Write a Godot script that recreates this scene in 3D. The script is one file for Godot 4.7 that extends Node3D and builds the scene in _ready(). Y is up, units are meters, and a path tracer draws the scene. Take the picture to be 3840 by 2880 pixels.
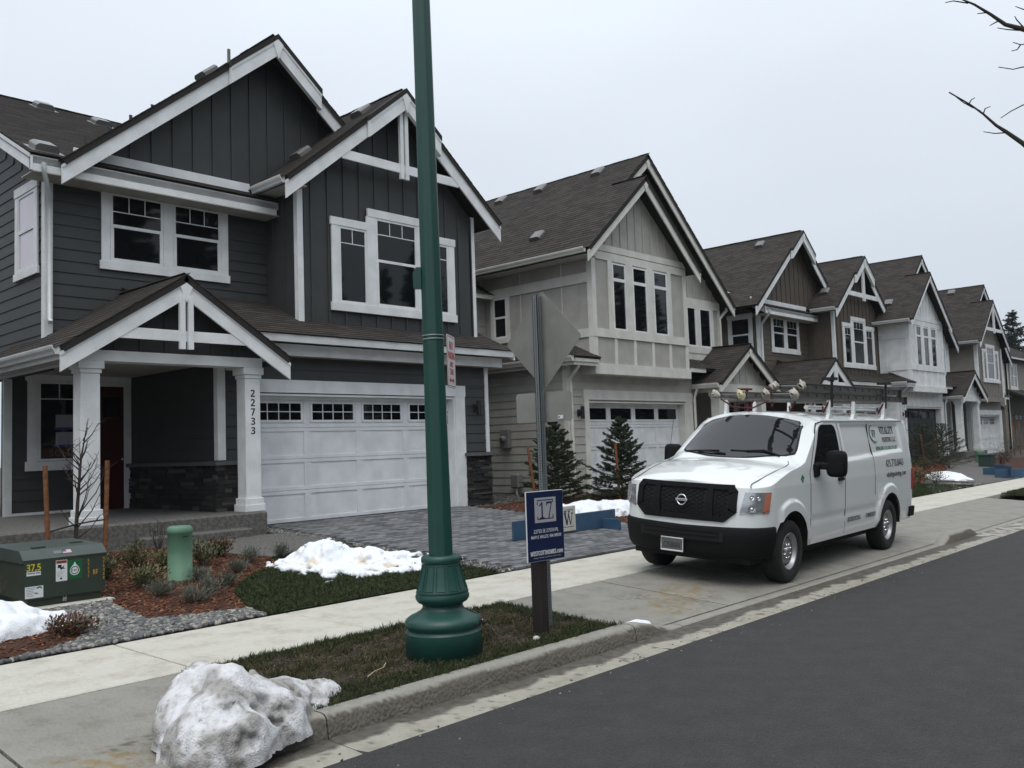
extends Node3D

var M := {}
var cubes := {}
var rng := RandomNumberGenerator.new()
var shingles := []        # roof tabs of the house in hand: [Transform3D, tone]
var EYE := Vector3(0, 1.7, 0)


# ---------- small helpers ----------
func put(called: String, mesh: Mesh, mat: Material, parent: Node = self, xf := Transform3D()) -> MeshInstance3D:
	var o := MeshInstance3D.new()
	o.name = called
	o.mesh = mesh
	o.material_override = mat
	o.transform = xf
	parent.add_child(o, true)
	return o


func grp(called: String, parent: Node = self, xf := Transform3D()) -> Node3D:
	var o := Node3D.new()
	o.name = called
	o.transform = xf
	parent.add_child(o, true)
	return o


func tag(o: Node, label: String, category: String, group := "") -> Node:
	o.set_meta("label", label)
	o.set_meta("category", category)
	if group:
		o.set_meta("group", group)
	return o


func structure(o: Node) -> Node:
	o.set_meta("kind", "structure")
	return o


func stuff(o: Node) -> Node:
	o.set_meta("kind", "stuff")
	return o


func at(x: float, y: float, z: float, turn := 0.0) -> Transform3D:
	return Transform3D(Basis(Vector3.UP, turn), Vector3(x, y, z))


func cube(s: Vector3) -> Mesh:
	var key := "%.3f %.3f %.3f" % [s.x, s.y, s.z]
	if not cubes.has(key):
		var b := BoxMesh.new()
		b.size = s
		cubes[key] = b
	return cubes[key]


func bx(called: String, parent: Node, x0: float, y0: float, z0: float, x1: float, y1: float, z1: float, mat: Material) -> MeshInstance3D:
	return put(called, cube(Vector3(absf(x1 - x0), absf(y1 - y0), absf(z1 - z0))), mat, parent, at((x0 + x1) / 2, (y0 + y1) / 2, (z0 + z1) / 2))


func new_st() -> SurfaceTool:
	var st := SurfaceTool.new()
	st.begin(Mesh.PRIMITIVE_TRIANGLES)
	st.set_smooth_group(-1)
	return st


func done(st: SurfaceTool) -> ArrayMesh:
	st.generate_normals()
	return st.commit()


func tri(st: SurfaceTool, a: Vector3, b: Vector3, c: Vector3) -> void:
	st.add_vertex(a)
	st.add_vertex(b)
	st.add_vertex(c)


func quad(st: SurfaceTool, a: Vector3, b: Vector3, c: Vector3, d: Vector3) -> void:
	tri(st, a, b, c)
	tri(st, a, c, d)


# a box with its long edges chamfered by e
func sbox(st: SurfaceTool, lo: Vector3, hi: Vector3, e := 0.0, xf := Transform3D()) -> void:
	st.set_smooth_group(-1)
	if e <= 0.0:
		var p := []
		for i in 8:
			p.append(xf * Vector3(hi.x if i & 1 else lo.x, hi.y if i & 2 else lo.y, hi.z if i & 4 else lo.z))
		for f in [[4, 6, 7, 5], [1, 3, 2, 0], [5, 7, 3, 1], [0, 2, 6, 4], [2, 3, 7, 6], [0, 4, 5, 1]]:
			quad(st, p[f[0]], p[f[1]], p[f[2]], p[f[3]])
		return
	var c := (lo + hi) / 2
	var h := (hi - lo) / 2
	var ax := [Vector3(1, 0, 0), Vector3(0, 1, 0), Vector3(0, 0, 1)]
	for i in 3:
		var u: Vector3 = ax[(i + 1) % 3]
		var v: Vector3 = ax[(i + 2) % 3]
		for s in [-1.0, 1.0]:
			var n: Vector3 = ax[i] * s
			var hu: float = h.dot(u) - e
			var hv: float = h.dot(v) - e
			var o: Vector3 = c + n * h.dot(ax[i])
			var q := [o - u * hu - v * hv, o + u * hu - v * hv, o + u * hu + v * hv, o - u * hu + v * hv]
			if s > 0:
				q.reverse()
			quad(st, xf * q[0], xf * q[1], xf * q[2], xf * q[3])
		for su in [-1.0, 1.0]:
			for sv in [-1.0, 1.0]:
				var w: Vector3 = ax[i] * (h.dot(ax[i]) - e)
				var a: Vector3 = c + u * su * h.dot(u) + v * sv * (h.dot(v) - e)
				var b: Vector3 = c + u * su * (h.dot(u) - e) + v * sv * h.dot(v)
				var q := [a - w, a + w, b + w, b - w]
				if su * sv < 0:
					q.reverse()
				quad(st, xf * q[0], xf * q[1], xf * q[2], xf * q[3])
	for sx in [-1.0, 1.0]:
		for sy in [-1.0, 1.0]:
			for sz in [-1.0, 1.0]:
				var s := Vector3(sx, sy, sz)
				var q := [c + s * Vector3(h.x, h.y - e, h.z - e), c + s * Vector3(h.x - e, h.y, h.z - e), c + s * Vector3(h.x - e, h.y - e, h.z)]
				if sx * sy * sz > 0:
					q.reverse()
				tri(st, xf * q[0], xf * q[1], xf * q[2])


func bevel(called: String, parent: Node, lo: Vector3, hi: Vector3, e: float, mat: Material, xf := Transform3D()) -> MeshInstance3D:
	var st := new_st()
	sbox(st, lo, hi, e)
	return put(called, done(st), mat, parent, xf)


# a flat outline in x, y given thickness from z0 to z1
func prism(st: SurfaceTool, poly: PackedVector2Array, z0: float, z1: float, xf := Transform3D()) -> void:
	st.set_smooth_group(-1)
	if Geometry2D.is_polygon_clockwise(poly):
		poly = poly.duplicate()
		poly.reverse()
	var t := Geometry2D.triangulate_polygon(poly)
	for i in range(0, t.size(), 3):
		var a := poly[t[i]]
		var b := poly[t[i + 1]]
		var c := poly[t[i + 2]]
		if (b - a).cross(c - a) < 0:
			var k := b
			b = c
			c = k
		tri(st, xf * Vector3(a.x, a.y, z1), xf * Vector3(c.x, c.y, z1), xf * Vector3(b.x, b.y, z1))
		tri(st, xf * Vector3(a.x, a.y, z0), xf * Vector3(b.x, b.y, z0), xf * Vector3(c.x, c.y, z0))
	for i in poly.size():
		var a := poly[i]
		var b := poly[(i + 1) % poly.size()]
		quad(st, xf * Vector3(a.x, a.y, z0), xf * Vector3(a.x, a.y, z1), xf * Vector3(b.x, b.y, z1), xf * Vector3(b.x, b.y, z0))


func slab(called: String, parent: Node, poly: PackedVector2Array, z0: float, z1: float, mat: Material, xf := Transform3D()) -> MeshInstance3D:
	var st := new_st()
	prism(st, poly, z0, z1)
	return put(called, done(st), mat, parent, xf)


func tube(st: SurfaceTool, pts: Array, rads: Array, sides := 8, caps := true) -> void:
	st.set_smooth_group(1)
	var rings := []
	var up := Vector3.UP
	for i in pts.size():
		var d: Vector3 = (pts[mini(i + 1, pts.size() - 1)] - pts[maxi(i - 1, 0)]).normalized()
		if absf(d.dot(up)) > 0.95:
			up = Vector3.RIGHT if absf(d.x) < 0.9 else Vector3.FORWARD
		var s := d.cross(up).normalized()
		up = s.cross(d).normalized()
		var ring := []
		var r: float = rads[i] if rads.size() > 1 else rads[0]
		for k in sides:
			var a := TAU * (k + (0.5 if sides == 4 else 0.0)) / sides
			ring.append(pts[i] + (s * cos(a) + up * sin(a)) * r)
		rings.append(ring)
	for i in rings.size() - 1:
		for k in sides:
			var k2 := (k + 1) % sides
			quad(st, rings[i][k], rings[i][k2], rings[i + 1][k2], rings[i + 1][k])
	if caps:
		st.set_smooth_group(-1)
		for k in range(1, sides - 1):
			tri(st, rings[0][0], rings[0][k + 1], rings[0][k])
			tri(st, rings[-1][0], rings[-1][k], rings[-1][k + 1])


func rod(called: String, parent: Node, pts: Array, rads: Array, mat: Material, sides := 8) -> MeshInstance3D:
	var st := new_st()
	tube(st, pts, rads, sides)
	return put(called, done(st), mat, parent)


# turned about y; a point given twice makes a hard edge
func lathe(st: SurfaceTool, prof: Array, seg := 32, xf := Transform3D()) -> void:
	var g := 2
	for i in prof.size() - 1:
		if prof[i].is_equal_approx(prof[i + 1]):
			g += 1
			continue
		st.set_smooth_group(g)
		for k in seg:
			var a := TAU * k / seg
			var b := TAU * (k + 1) / seg
			var p := [Vector3(cos(a) * prof[i].x, prof[i].y, sin(a) * prof[i].x), Vector3(cos(b) * prof[i].x, prof[i].y, sin(b) * prof[i].x),
				Vector3(cos(b) * prof[i + 1].x, prof[i + 1].y, sin(b) * prof[i + 1].x), Vector3(cos(a) * prof[i + 1].x, prof[i + 1].y, sin(a) * prof[i + 1].x)]
			if prof[i].x > 0.0001:
				tri(st, xf * p[0], xf * p[1], xf * p[2])
			if prof[i + 1].x > 0.0001:
				tri(st, xf * p[0], xf * p[2], xf * p[3])


func turned(called: String, parent: Node, prof: Array, mat: Material, seg := 32, xf := Transform3D()) -> MeshInstance3D:
	var st := new_st()
	lathe(st, prof, seg)
	return put(called, done(st), mat, parent, xf)


func poly(a: Array) -> PackedVector2Array:
	var p := PackedVector2Array()
	for i in range(0, a.size(), 2):
		p.append(Vector2(a[i], a[i + 1]))
	return p


func ngon(cx: float, cy: float, r: float, n := 24, ry := -1.0) -> PackedVector2Array:
	var p := PackedVector2Array()
	for i in n:
		p.append(Vector2(cx + cos(TAU * i / n) * r, cy + sin(TAU * i / n) * (r if ry < 0 else ry)))
	return p


# lettering of given width and height, its lower left corner at the origin of xf
func words(parent: Node, s: String, w: float, h: float, mat: Material, xf: Transform3D, font := "Droid Sans", heavy := 400) -> MeshInstance3D:
	var t := TextMesh.new()
	var f := SystemFont.new()
	f.font_names = PackedStringArray([font])
	f.font_weight = heavy
	t.font = f
	t.font_size = 32
	t.pixel_size = 0.01
	t.depth = 0.02
	t.text = s
	t.horizontal_alignment = HORIZONTAL_ALIGNMENT_LEFT
	var b := t.get_aabb()
	var k := Transform3D(Basis.from_scale(Vector3(w / b.size.x, h / b.size.y, 0.1)), Vector3(-b.position.x * w / b.size.x, -b.position.y * h / b.size.y, 0))
	return put("lettering", t, mat, parent, xf * k)


# ---------- materials ----------
func noise_bytes(n: int, sd: int, freq: float, kind: int, oct := 3) -> PackedByteArray:
	var f := FastNoiseLite.new()
	f.seed = sd
	f.noise_type = kind
	f.frequency = freq
	f.fractal_octaves = oct
	var im := f.get_seamless_image(n, n)
	im.convert(Image.FORMAT_L8)
	return im.get_data()


# layers: [frequency, weight, noise type]; stops: linear colours from low to high
func tex(sd: int, layers: Array, stops: Array, n := 256, gain := 1.6) -> ImageTexture:
	var all := []
	for i in layers.size():
		all.append(noise_bytes(n, sd + i * 7, layers[i][0], layers[i][2]))
	var grad := PackedByteArray()
	for i in 256:
		var t := i / 255.0 * (stops.size() - 1)
		var a := mini(int(t), stops.size() - 2)
		var c: Color = stops[a].lerp(stops[a + 1], t - a)
		c = c.linear_to_srgb()
		grad.append_array([c.r8, c.g8, c.b8])
	var out := PackedByteArray()
	out.resize(n * n * 3)
	for p in n * n:
		var v := 0.0
		for i in all.size():
			v += (all[i][p] / 255.0 - 0.5) * layers[i][1]
		var k := clampi(int((v * gain + 0.5) * 255), 0, 255) * 3
		out[p * 3] = grad[k]
		out[p * 3 + 1] = grad[k + 1]
		out[p * 3 + 2] = grad[k + 2]
	return ImageTexture.create_from_image(Image.create_from_data(n, n, false, Image.FORMAT_RGB8, out))


func bumps(sd: int, freq: float, strength: float, kind := FastNoiseLite.TYPE_SIMPLEX, n := 256) -> ImageTexture:
	var im := Image.create_from_data(n, n, false, Image.FORMAT_L8, noise_bytes(n, sd, freq, kind))
	im.bump_map_to_normal_map(strength)
	return ImageTexture.create_from_image(im)


func lin(r: float, g: float, b: float) -> Color:
	return Color(r, g, b)


# a material with a computed grain; metres = size of one tile
func mat(called: String, rough: float, t: Texture2D = null, metres := 1.0, c := Color(1, 1, 1), nm: Texture2D = null, ns := 1.0) -> StandardMaterial3D:
	var m := StandardMaterial3D.new()
	m.resource_name = called
	m.roughness = rough
	m.albedo_color = c.linear_to_srgb()
	if t or nm:
		m.albedo_texture = t
		m.uv1_triplanar = true
		m.uv1_world_triplanar = true
		m.uv1_scale = Vector3.ONE / metres
	if nm:
		m.normal_enabled = true
		m.normal_texture = nm
		m.normal_scale = ns
	M[called] = m
	return m


func paint(called: String, c: Color, rough := 0.55, vary := 0.07) -> StandardMaterial3D:
	return mat(called, rough, grain, 2.3, c)


var grain: ImageTexture


func make_materials() -> void:
	var S := FastNoiseLite.TYPE_SIMPLEX
	var V := FastNoiseLite.TYPE_VALUE
	var C := FastNoiseLite.TYPE_CELLULAR
	grain = tex(3, [[0.012, 0.8, S], [0.2, 0.4, S]], [lin(0.84, 0.84, 0.83), lin(1, 1, 1)], 256)
	paint("slate siding", lin(0.046, 0.0495, 0.05), 0.6)
	paint("slate panel", lin(0.045, 0.048, 0.0485), 0.6)
	paint("white trim", lin(0.82, 0.84, 0.85), 0.5)
	paint("white door", lin(0.82, 0.84, 0.86), 0.45)
	paint("gutter white", lin(0.68, 0.7, 0.7), 0.35)
	paint("beige siding", lin(0.44, 0.425, 0.385), 0.6)
	paint("beige panel", lin(0.42, 0.405, 0.375), 0.6)
	paint("cream trim", lin(0.70, 0.69, 0.64), 0.5)
	paint("brown siding", lin(0.105, 0.084, 0.062), 0.6)
	paint("brown panel", lin(0.1, 0.08, 0.06), 0.6)
	paint("white siding", lin(0.78, 0.8, 0.8), 0.55)
	paint("taupe siding", lin(0.24, 0.22, 0.185), 0.6)
	paint("taupe panel", lin(0.24, 0.22, 0.19), 0.6)
	paint("black door", lin(0.018, 0.021, 0.024), 0.45)
	paint("red door", lin(0.05, 0.005, 0.005), 0.4)
	paint("dark fitting", lin(0.012, 0.012, 0.013), 0.5)
	mat("soffit", 0.7, grain, 2.0, lin(0.5, 0.48, 0.44))
	var roof_n := bumps(5, 0.35, 3.0)
	var sh := mat("shingle", 0.95, tex(11, [[0.3, 0.7, S], [0.03, 0.5, S]], [lin(0.55, 0.55, 0.55), lin(1.15, 1.13, 1.1)], 256), 0.7, lin(1, 1, 1), roof_n, 0.8)
	sh.vertex_color_use_as_albedo = true
	for i in 4:
		var k: float = [0.72, 0.92, 1.08, 1.3][i]
		mat("shingle %d" % i, 0.95, sh.albedo_texture, 0.7, lin(0.043 * k, 0.036 * k, 0.031 * k), roof_n, 0.8)
	mat("roof deck", 0.95, sh.albedo_texture, 0.7, lin(0.03, 0.026, 0.024))
	var g := mat("glass", 0.03, null, 1.0, lin(0.006, 0.007, 0.008))
	g.metallic_specular = 0.42
	var cg := mat("clear glass", 0.02)
	cg.transparency = BaseMaterial3D.TRANSPARENCY_ALPHA
	cg.albedo_color = Color(0.2, 0.22, 0.22, 0.12)
	mat("blind", 0.8, null, 1.0, lin(0.7, 0.66, 0.72))
	mat("dark room", 0.9, null, 1.0, lin(0.03, 0.03, 0.03))
	# ground
	mat("asphalt", 0.88, tex(21, [[0.48, 0.75, V], [0.3, 0.4, C], [0.006, 0.16, S]], [lin(0.016, 0.0155, 0.0152), lin(0.039, 0.038, 0.0375), lin(0.085, 0.083, 0.081)], 1024, 1.3), 2.4, lin(0.84, 0.83, 0.82), bumps(22, 0.45, 4.0), 0.4)
	var conc_n := bumps(23, 0.3, 2.0)
	var conc := tex(24, [[0.006, 0.55, S], [0.03, 0.3, S], [0.4, 0.22, S]], [lin(0.7, 0.68, 0.63), lin(0.93, 0.92, 0.9), lin(1, 1, 0.99)], 1024, 1.3)
	mat("light concrete", 0.85, conc, 3.7, lin(0.56, 0.545, 0.485), conc_n, 0.35)
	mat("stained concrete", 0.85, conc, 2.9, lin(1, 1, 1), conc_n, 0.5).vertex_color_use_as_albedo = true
	mat("grey concrete", 0.85, conc, 2.9, lin(0.27, 0.262, 0.235), conc_n, 0.5)
	mat("kerb concrete", 0.9, conc, 1.7, lin(0.27, 0.26, 0.232), conc_n, 0.8)
	mat("gutter concrete", 0.9, tex(27, [[0.012, 0.9, S], [0.07, 0.35, S], [0.4, 0.2, S]], [lin(0.09, 0.083, 0.072), lin(0.2, 0.19, 0.165), lin(0.36, 0.345, 0.3), lin(0.42, 0.4, 0.35)], 512, 1.5), 2.1, lin(1, 1, 1), conc_n, 0.6)
	mat("aggregate", 0.95, tex(25, [[0.3, 0.7, C], [0.02, 0.4, S]], [lin(0.05, 0.049, 0.046), lin(0.14, 0.135, 0.125), lin(0.24, 0.23, 0.21)], 512, 1.5), 1.0, lin(1, 1, 1), bumps(26, 0.35, 5.0), 0.7)
	for i in 4:
		var k: float = [0.62, 0.88, 1.08, 1.38][i]
		mat("paver %d" % i, 0.85, conc, 0.9, lin(0.15 * k, 0.155 * k, 0.165 * k), conc_n, 0.6)
		mat("ledge stone %d" % i, 0.9, conc, 0.5, [lin(0.018, 0.018, 0.019), lin(0.03, 0.029, 0.028), lin(0.045, 0.043, 0.04), lin(0.09, 0.085, 0.077)][i], roof_n, 1.0)
	mat("paver bed", 0.95, null, 1.0, lin(0.05, 0.05, 0.05))
	mat("soil", 0.98, tex(31, [[0.3, 0.7, S], [0.03, 0.5, S]], [lin(0.018, 0.013, 0.009), lin(0.05, 0.036, 0.024), lin(0.095, 0.07, 0.048)], 512, 1.6), 0.9, lin(1, 1, 1), bumps(32, 0.3, 6.0), 1.0)
	mat("yard earth", 0.98, tex(33, [[0.3, 0.6, C], [0.02, 0.5, S]], [lin(0.03, 0.028, 0.024), lin(0.085, 0.08, 0.07), lin(0.17, 0.16, 0.14)], 512, 1.6), 1.2, lin(1, 1, 1), bumps(34, 0.3, 6.0), 1.0)
	mat("turf", 0.98, tex(35, [[0.3, 0.7, S], [0.02, 0.5, S]], [lin(0.009, 0.013, 0.004), lin(0.024, 0.038, 0.01), lin(0.04, 0.055, 0.016)], 512, 1.5), 0.8)
	mat("mulch bed", 0.98, tex(36, [[0.3, 0.7, C], [0.03, 0.4, S]], [lin(0.02, 0.009, 0.006), lin(0.075, 0.028, 0.014), lin(0.16, 0.065, 0.032)], 512, 1.6), 0.6, lin(1, 1, 1), bumps(37, 0.3, 7.0), 1.0)
	for n in ["tinted chip", "tinted stone", "tinted blade", "tinted leaf"]:
		var m := mat(n, 0.9 if n != "tinted leaf" else 0.6)
		m.vertex_color_use_as_albedo = true
	M["tinted blade"].backlight_enabled = true
	M["tinted blade"].backlight = Color(0.1, 0.12, 0.05)
	var sn := mat("snow", 0.8, null, 1.0, lin(1, 1, 1), bumps(41, 0.12, 5.0), 0.7)
	sn.vertex_color_use_as_albedo = true
	sn.uv1_scale = Vector3.ONE / 0.5
	# metals and plastics
	mat("lamp green", 0.42, grain, 1.5, lin(0.0105, 0.062, 0.05))
	mat("box green", 0.5, grain, 1.1, lin(0.034, 0.05, 0.036))
	mat("lid green", 0.45, grain, 0.6, lin(0.055, 0.075, 0.066))
	mat("pedestal green", 0.6, grain, 0.8, lin(0.115, 0.235, 0.155))
	mat("dark green box", 0.6, grain, 0.8, lin(0.016, 0.042, 0.033))
	var al := mat("sign metal", 0.42, grain, 1.0, lin(0.33, 0.325, 0.3))
	al.metallic = 0.6
	var zn := mat("galvanised", 0.5, tex(43, [[0.1, 1.0, C]], [lin(0.16, 0.19, 0.2), lin(0.28, 0.3, 0.31)], 256), 0.2)
	zn.metallic = 0.55
	var ld := mat("ladder metal", 0.55, grain, 0.4, lin(0.15, 0.145, 0.135))
	ld.metallic = 0.4
	mat("sign white", 0.45, null, 1.0, lin(0.72, 0.73, 0.74))
	mat("sign red", 0.45, null, 1.0, lin(0.42, 0.018, 0.022))
	mat("sign navy", 0.4, null, 1.0, lin(0.005, 0.014, 0.06))
	mat("barrier blue", 0.5, grain, 1.3, lin(0.035, 0.085, 0.155))
	mat("label green", 0.5, null, 1.0, lin(0.006, 0.11, 0.035))
	mat("yellow paint", 0.5, null, 1.0, lin(0.55, 0.5, 0.03))
	mat("amber paint", 0.5, null, 1.0, lin(0.5, 0.27, 0.02))
	mat("black paint", 0.5, null, 1.0, lin(0.008, 0.008, 0.009))
	mat("label orange", 0.5, null, 1.0, lin(0.45, 0.1, 0.03))
	mat("sticker blue", 0.5, null, 1.0, lin(0.04, 0.05, 0.2))
	mat("post timber", 0.7, grain, 0.5, lin(0.02, 0.013, 0.012))
	mat("stake wood", 0.85, tex(45, [[0.02, 0.6, S], [0.2, 0.5, S]], [lin(0.11, 0.04, 0.016), lin(0.3, 0.125, 0.05)], 256), 0.5)
	mat("bark", 0.95, tex(46, [[0.1, 1.0, S]], [lin(0.02, 0.016, 0.013), lin(0.07, 0.055, 0.045)], 256), 0.25)
	mat("strap black", 0.7, null, 1.0, lin(0.01, 0.01, 0.01))
	mat("strap red", 0.7, null, 1.0, lin(0.09, 0.008, 0.012))
	# van
	var vp := mat("van white", 0.32, null, 1.0, lin(0.77, 0.8, 0.8))
	vp.clearcoat_enabled = true
	vp.clearcoat = 1.0
	vp.clearcoat_roughness = 0.04
	mat("black plastic", 0.72, grain, 0.4, lin(0.009, 0.009, 0.0095)).metallic_specular = 0.3
	mat("rubber", 0.85, grain, 0.4, lin(0.013, 0.013, 0.013))
	var vg := mat("van glass", 0.03, null, 1.0, lin(0.009, 0.0095, 0.011))
	vg.metallic_specular = 0.6
	mat("gap", 0.9, null, 1.0, lin(0.01, 0.01, 0.01))
	var ch := mat("chrome", 0.12, null, 1.0, lin(0.75, 0.76, 0.77))
	ch.metallic = 1.0
	var rim := mat("steel wheel", 0.4, null, 1.0, lin(0.4, 0.4, 0.41))
	rim.metallic = 0.85
	var lens := mat("lamp lens", 0.02)
	lens.transparency = BaseMaterial3D.TRANSPARENCY_ALPHA
	lens.albedo_color = Color(0.9, 0.92, 0.95, 0.1)
	mat("amber lens", 0.15, null, 1.0, lin(0.5, 0.1, 0.01))
	mat("red lens", 0.2, null, 1.0, lin(0.3, 0.01, 0.01))
	mat("print black", 0.5, null, 1.0, lin(0.025, 0.028, 0.03))
	mat("print green", 0.5, null, 1.0, lin(0.02, 0.16, 0.045))
	mat("plate grey", 0.5, null, 1.0, lin(0.1, 0.105, 0.11))
	mat("rag", 0.95, grain, 0.3, lin(0.5, 0.47, 0.4))
	mat("rag yellow", 0.95, grain, 0.3, lin(0.62, 0.57, 0.36))


# ---------- house pieces ----------
# a frame on a wall: along x, up y, out of the wall z.  Front walls keep world x; on left walls local x is world z.
func front(z: float) -> Transform3D:
	return Transform3D(Basis(), Vector3(0, 0, z))


func left_side(x: float) -> Transform3D:
	return Transform3D(Basis(Vector3(0, 0, 1), Vector3.UP, Vector3(-1, 0, 0)), Vector3(x, 0, 0))


func right_side(x: float) -> Transform3D:
	return Transform3D(Basis(Vector3(0, 0, -1), Vector3.UP, Vector3(1, 0, 0)), Vector3(x, 0, 0))


func rect(u0: float, v0: float, u1: float, v1: float) -> PackedVector2Array:
	return PackedVector2Array([Vector2(u0, v0), Vector2(u1, v0), Vector2(u1, v1), Vector2(u0, v1)])


# extent of a convex outline along one axis where it is cut at a value of the other
func span(p: PackedVector2Array, cut: float, vertical: bool) -> Vector2:
	var lo := INF
	var hi := -INF
	for i in p.size():
		var a := p[i]
		var b := p[(i + 1) % p.size()]
		if vertical:
			a = Vector2(a.y, a.x)
			b = Vector2(b.y, b.x)
		if (a.y - cut) * (b.y - cut) <= 0.0 and absf(a.y - b.y) > 0.00001:
			var x := lerpf(a.x, b.x, (cut - a.y) / (b.y - a.y))
			lo = minf(lo, x)
			hi = maxf(hi, x)
	return Vector2(lo, hi)


func wall(house: Node, called: String, xf: Transform3D, polys: Array, m: Material, thick := 0.15) -> MeshInstance3D:
	var st := new_st()
	for p in polys:
		prism(st, p, -thick, 0.0)
	return put(called, done(st), m, house, xf)


func lap(w: Node3D, p: PackedVector2Array, m: Material, step := 0.213) -> void:
	var lo := INF
	var hi := -INF
	for q in p:
		lo = minf(lo, q.y)
		hi = maxf(hi, q.y)
	var v := lo
	while v < hi - 0.03:
		var h := minf(step, hi - v)
		var s := span(p, v + h * 0.5, false)
		var s2 := span(p, v + h * 0.98, false)
		var u0 := minf(s.x, s2.x) if s2.x < INF else s.x
		var u1 := maxf(s.y, s2.y) if s2.x < INF else s.y
		if u1 - u0 > 0.05:
			var key := "lap %.3f %.3f" % [u1 - u0, h]
			if not cubes.has(key):
				var st := new_st()
				prism(st, poly([0.0, 0.0, 0.022, 0.0, 0.022, 0.006, 0.006, h + 0.006, 0.0, h + 0.006]), -(u1 - u0), 0.0, Transform3D(Basis(Vector3(0, 0, 1), Vector3.UP, Vector3(-1, 0, 0)), Vector3.ZERO))
				cubes[key] = done(st)
			put("siding_board", cubes[key], m, w, at(u0, v, 0))
		v += step


func battens(w: Node3D, p: PackedVector2Array, m: Material, step := 0.42, first := 0.0, wide := 0.055, thick := 0.024) -> void:
	var lo := INF
	var hi := -INF
	for q in p:
		lo = minf(lo, q.x)
		hi = maxf(hi, q.x)
	var u := lo + (first if first > 0 else step * 0.5)
	while u < hi - 0.03:
		var s := span(p, u, true)
		if s.y - s.x > 0.08:
			bx("batten", w, u - wide / 2, s.x, 0.0, u + wide / 2, s.y - 0.02, thick, m)
		u += step


# sashes: [u0, v0, u1, v1, kind]; casing: rectangles of trim; all in the frame xf
func window(house: Node, xf: Transform3D, casing: Array, sashes: Array, trim: Material, glass: Material = null, deep := 0.035) -> MeshInstance3D:
	var st := new_st()
	var k := 0
	for c in casing:
		sbox(st, Vector3(c[0], c[1], 0.0), Vector3(c[2], c[3], deep + (c[4] if c.size() > 4 else 0.0)), 0.004)
		k += 1
	var w := put("window", done(st), trim, house, xf)
	for s in sashes:
		var u0: float = s[0]
		var v0: float = s[1]
		var u1: float = s[2]
		var v1: float = s[3]
		var kind: String = s[4]
		var f := 0.045
		var sf := new_st()
		var mid := lerpf(v0, v1, 0.52)
		sbox(sf, Vector3(u0 - f, v0 - f, 0.0), Vector3(u0, v1 + f, deep - 0.006))
		sbox(sf, Vector3(u1, v0 - f, 0.0), Vector3(u1 + f, v1 + f, deep - 0.006))
		sbox(sf, Vector3(u0, v0 - f, 0.0), Vector3(u1, v0, deep - 0.006))
		sbox(sf, Vector3(u0, v1, 0.0), Vector3(u1, v1 + f, deep - 0.006))
		if kind.begins_with("hung"):
			sbox(sf, Vector3(u0, mid - 0.03, 0.0), Vector3(u1, mid + 0.03, deep - 0.004))
			sbox(sf, Vector3(u0, v0, 0.0), Vector3(u0 + 0.02, mid - 0.03, deep - 0.012))
			sbox(sf, Vector3(u1 - 0.02, v0, 0.0), Vector3(u1, mid - 0.03, deep - 0.012))
			sbox(sf, Vector3(u0 + 0.02, v0, 0.0), Vector3(u1 - 0.02, v0 + 0.02, deep - 0.012))
		if kind == "transom":
			mid = v1 - 0.42
			sbox(sf, Vector3(u0, mid - 0.045, 0.0), Vector3(u1, mid + 0.045, deep - 0.004))
		put("sash", done(sf), M["white trim"], w)
		var gm: Material = glass if glass else M["glass"]
		if kind.begins_with("hung") or kind == "transom":
			bx("pane", w, u0, v0, 0.001, u1, mid - 0.03, 0.009, gm)
			bx("pane", w, u0, mid + 0.03, 0.001, u1, v1, 0.013, gm)
		else:
			bx("pane", w, u0, v0, 0.001, u1, v1, 0.012, gm)
		var bars := 0
		if kind == "hung grid":
			bars = 3
		elif kind == "grid":
			bars = 2
		if bars:
			var vb := v1 - 0.3
			bx("muntin", w, u0, vb - 0.009, 0.0, u1, vb + 0.009, 0.017, M["white trim"])
			for i in range(1, bars):
				var ub := lerpf(u0, u1, float(i) / bars)
				bx("muntin", w, ub - 0.009, vb + 0.009, 0.0, ub + 0.009, v1, 0.017, M["white trim"])
	return w


# o: where the eave begins, e: along the eave, s: up the slope; outline in metres along e and s
func roof(house: Node3D, called: String, o: Vector3, e: Vector3, s: Vector3, p: PackedVector2Array, near := 0, thick := 0.1) -> MeshInstance3D:
	e = e.normalized()
	s = s.normalized()
	var n := e.cross(s)
	var st := new_st()
	prism(st, p, -thick, 0.0)
	var xf := Transform3D(Basis(e, s, n), o)
	var r := put(called, done(st), M["roof deck"], house, xf)
	var lo := Vector2(INF, INF)
	var hi := -lo
	for q in p:
		lo = lo.min(q)
		hi = hi.max(q)
	var row := 0
	var b := lo.y - 0.03
	var tilt := Basis(Vector3.RIGHT, -0.06)
	while b < hi.y - 0.05:
		var s0 := span(p, clampf(b + 0.09, lo.y + 0.001, hi.y - 0.001), false)
		var a := s0.x - (0.17 if row % 2 else 0.0) - rng.randf() * 0.02
		while a < s0.y:
			var a0 := maxf(a, s0.x - 0.012)
			var a1 := minf(a + 0.327, s0.y + 0.012)
			if a1 - a0 > 0.04:
				var k := xf * Transform3D(tilt * Basis.from_scale(Vector3((a1 - a0) / 0.327, 1, 1)), Vector3((a0 + a1) / 2, b + 0.095 + rng.randf() * 0.012, 0.014))
				shingles.append([k, rng.randi() % 4, near])
			a += 0.333
		b += 0.143
		row += 1
	return r


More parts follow.
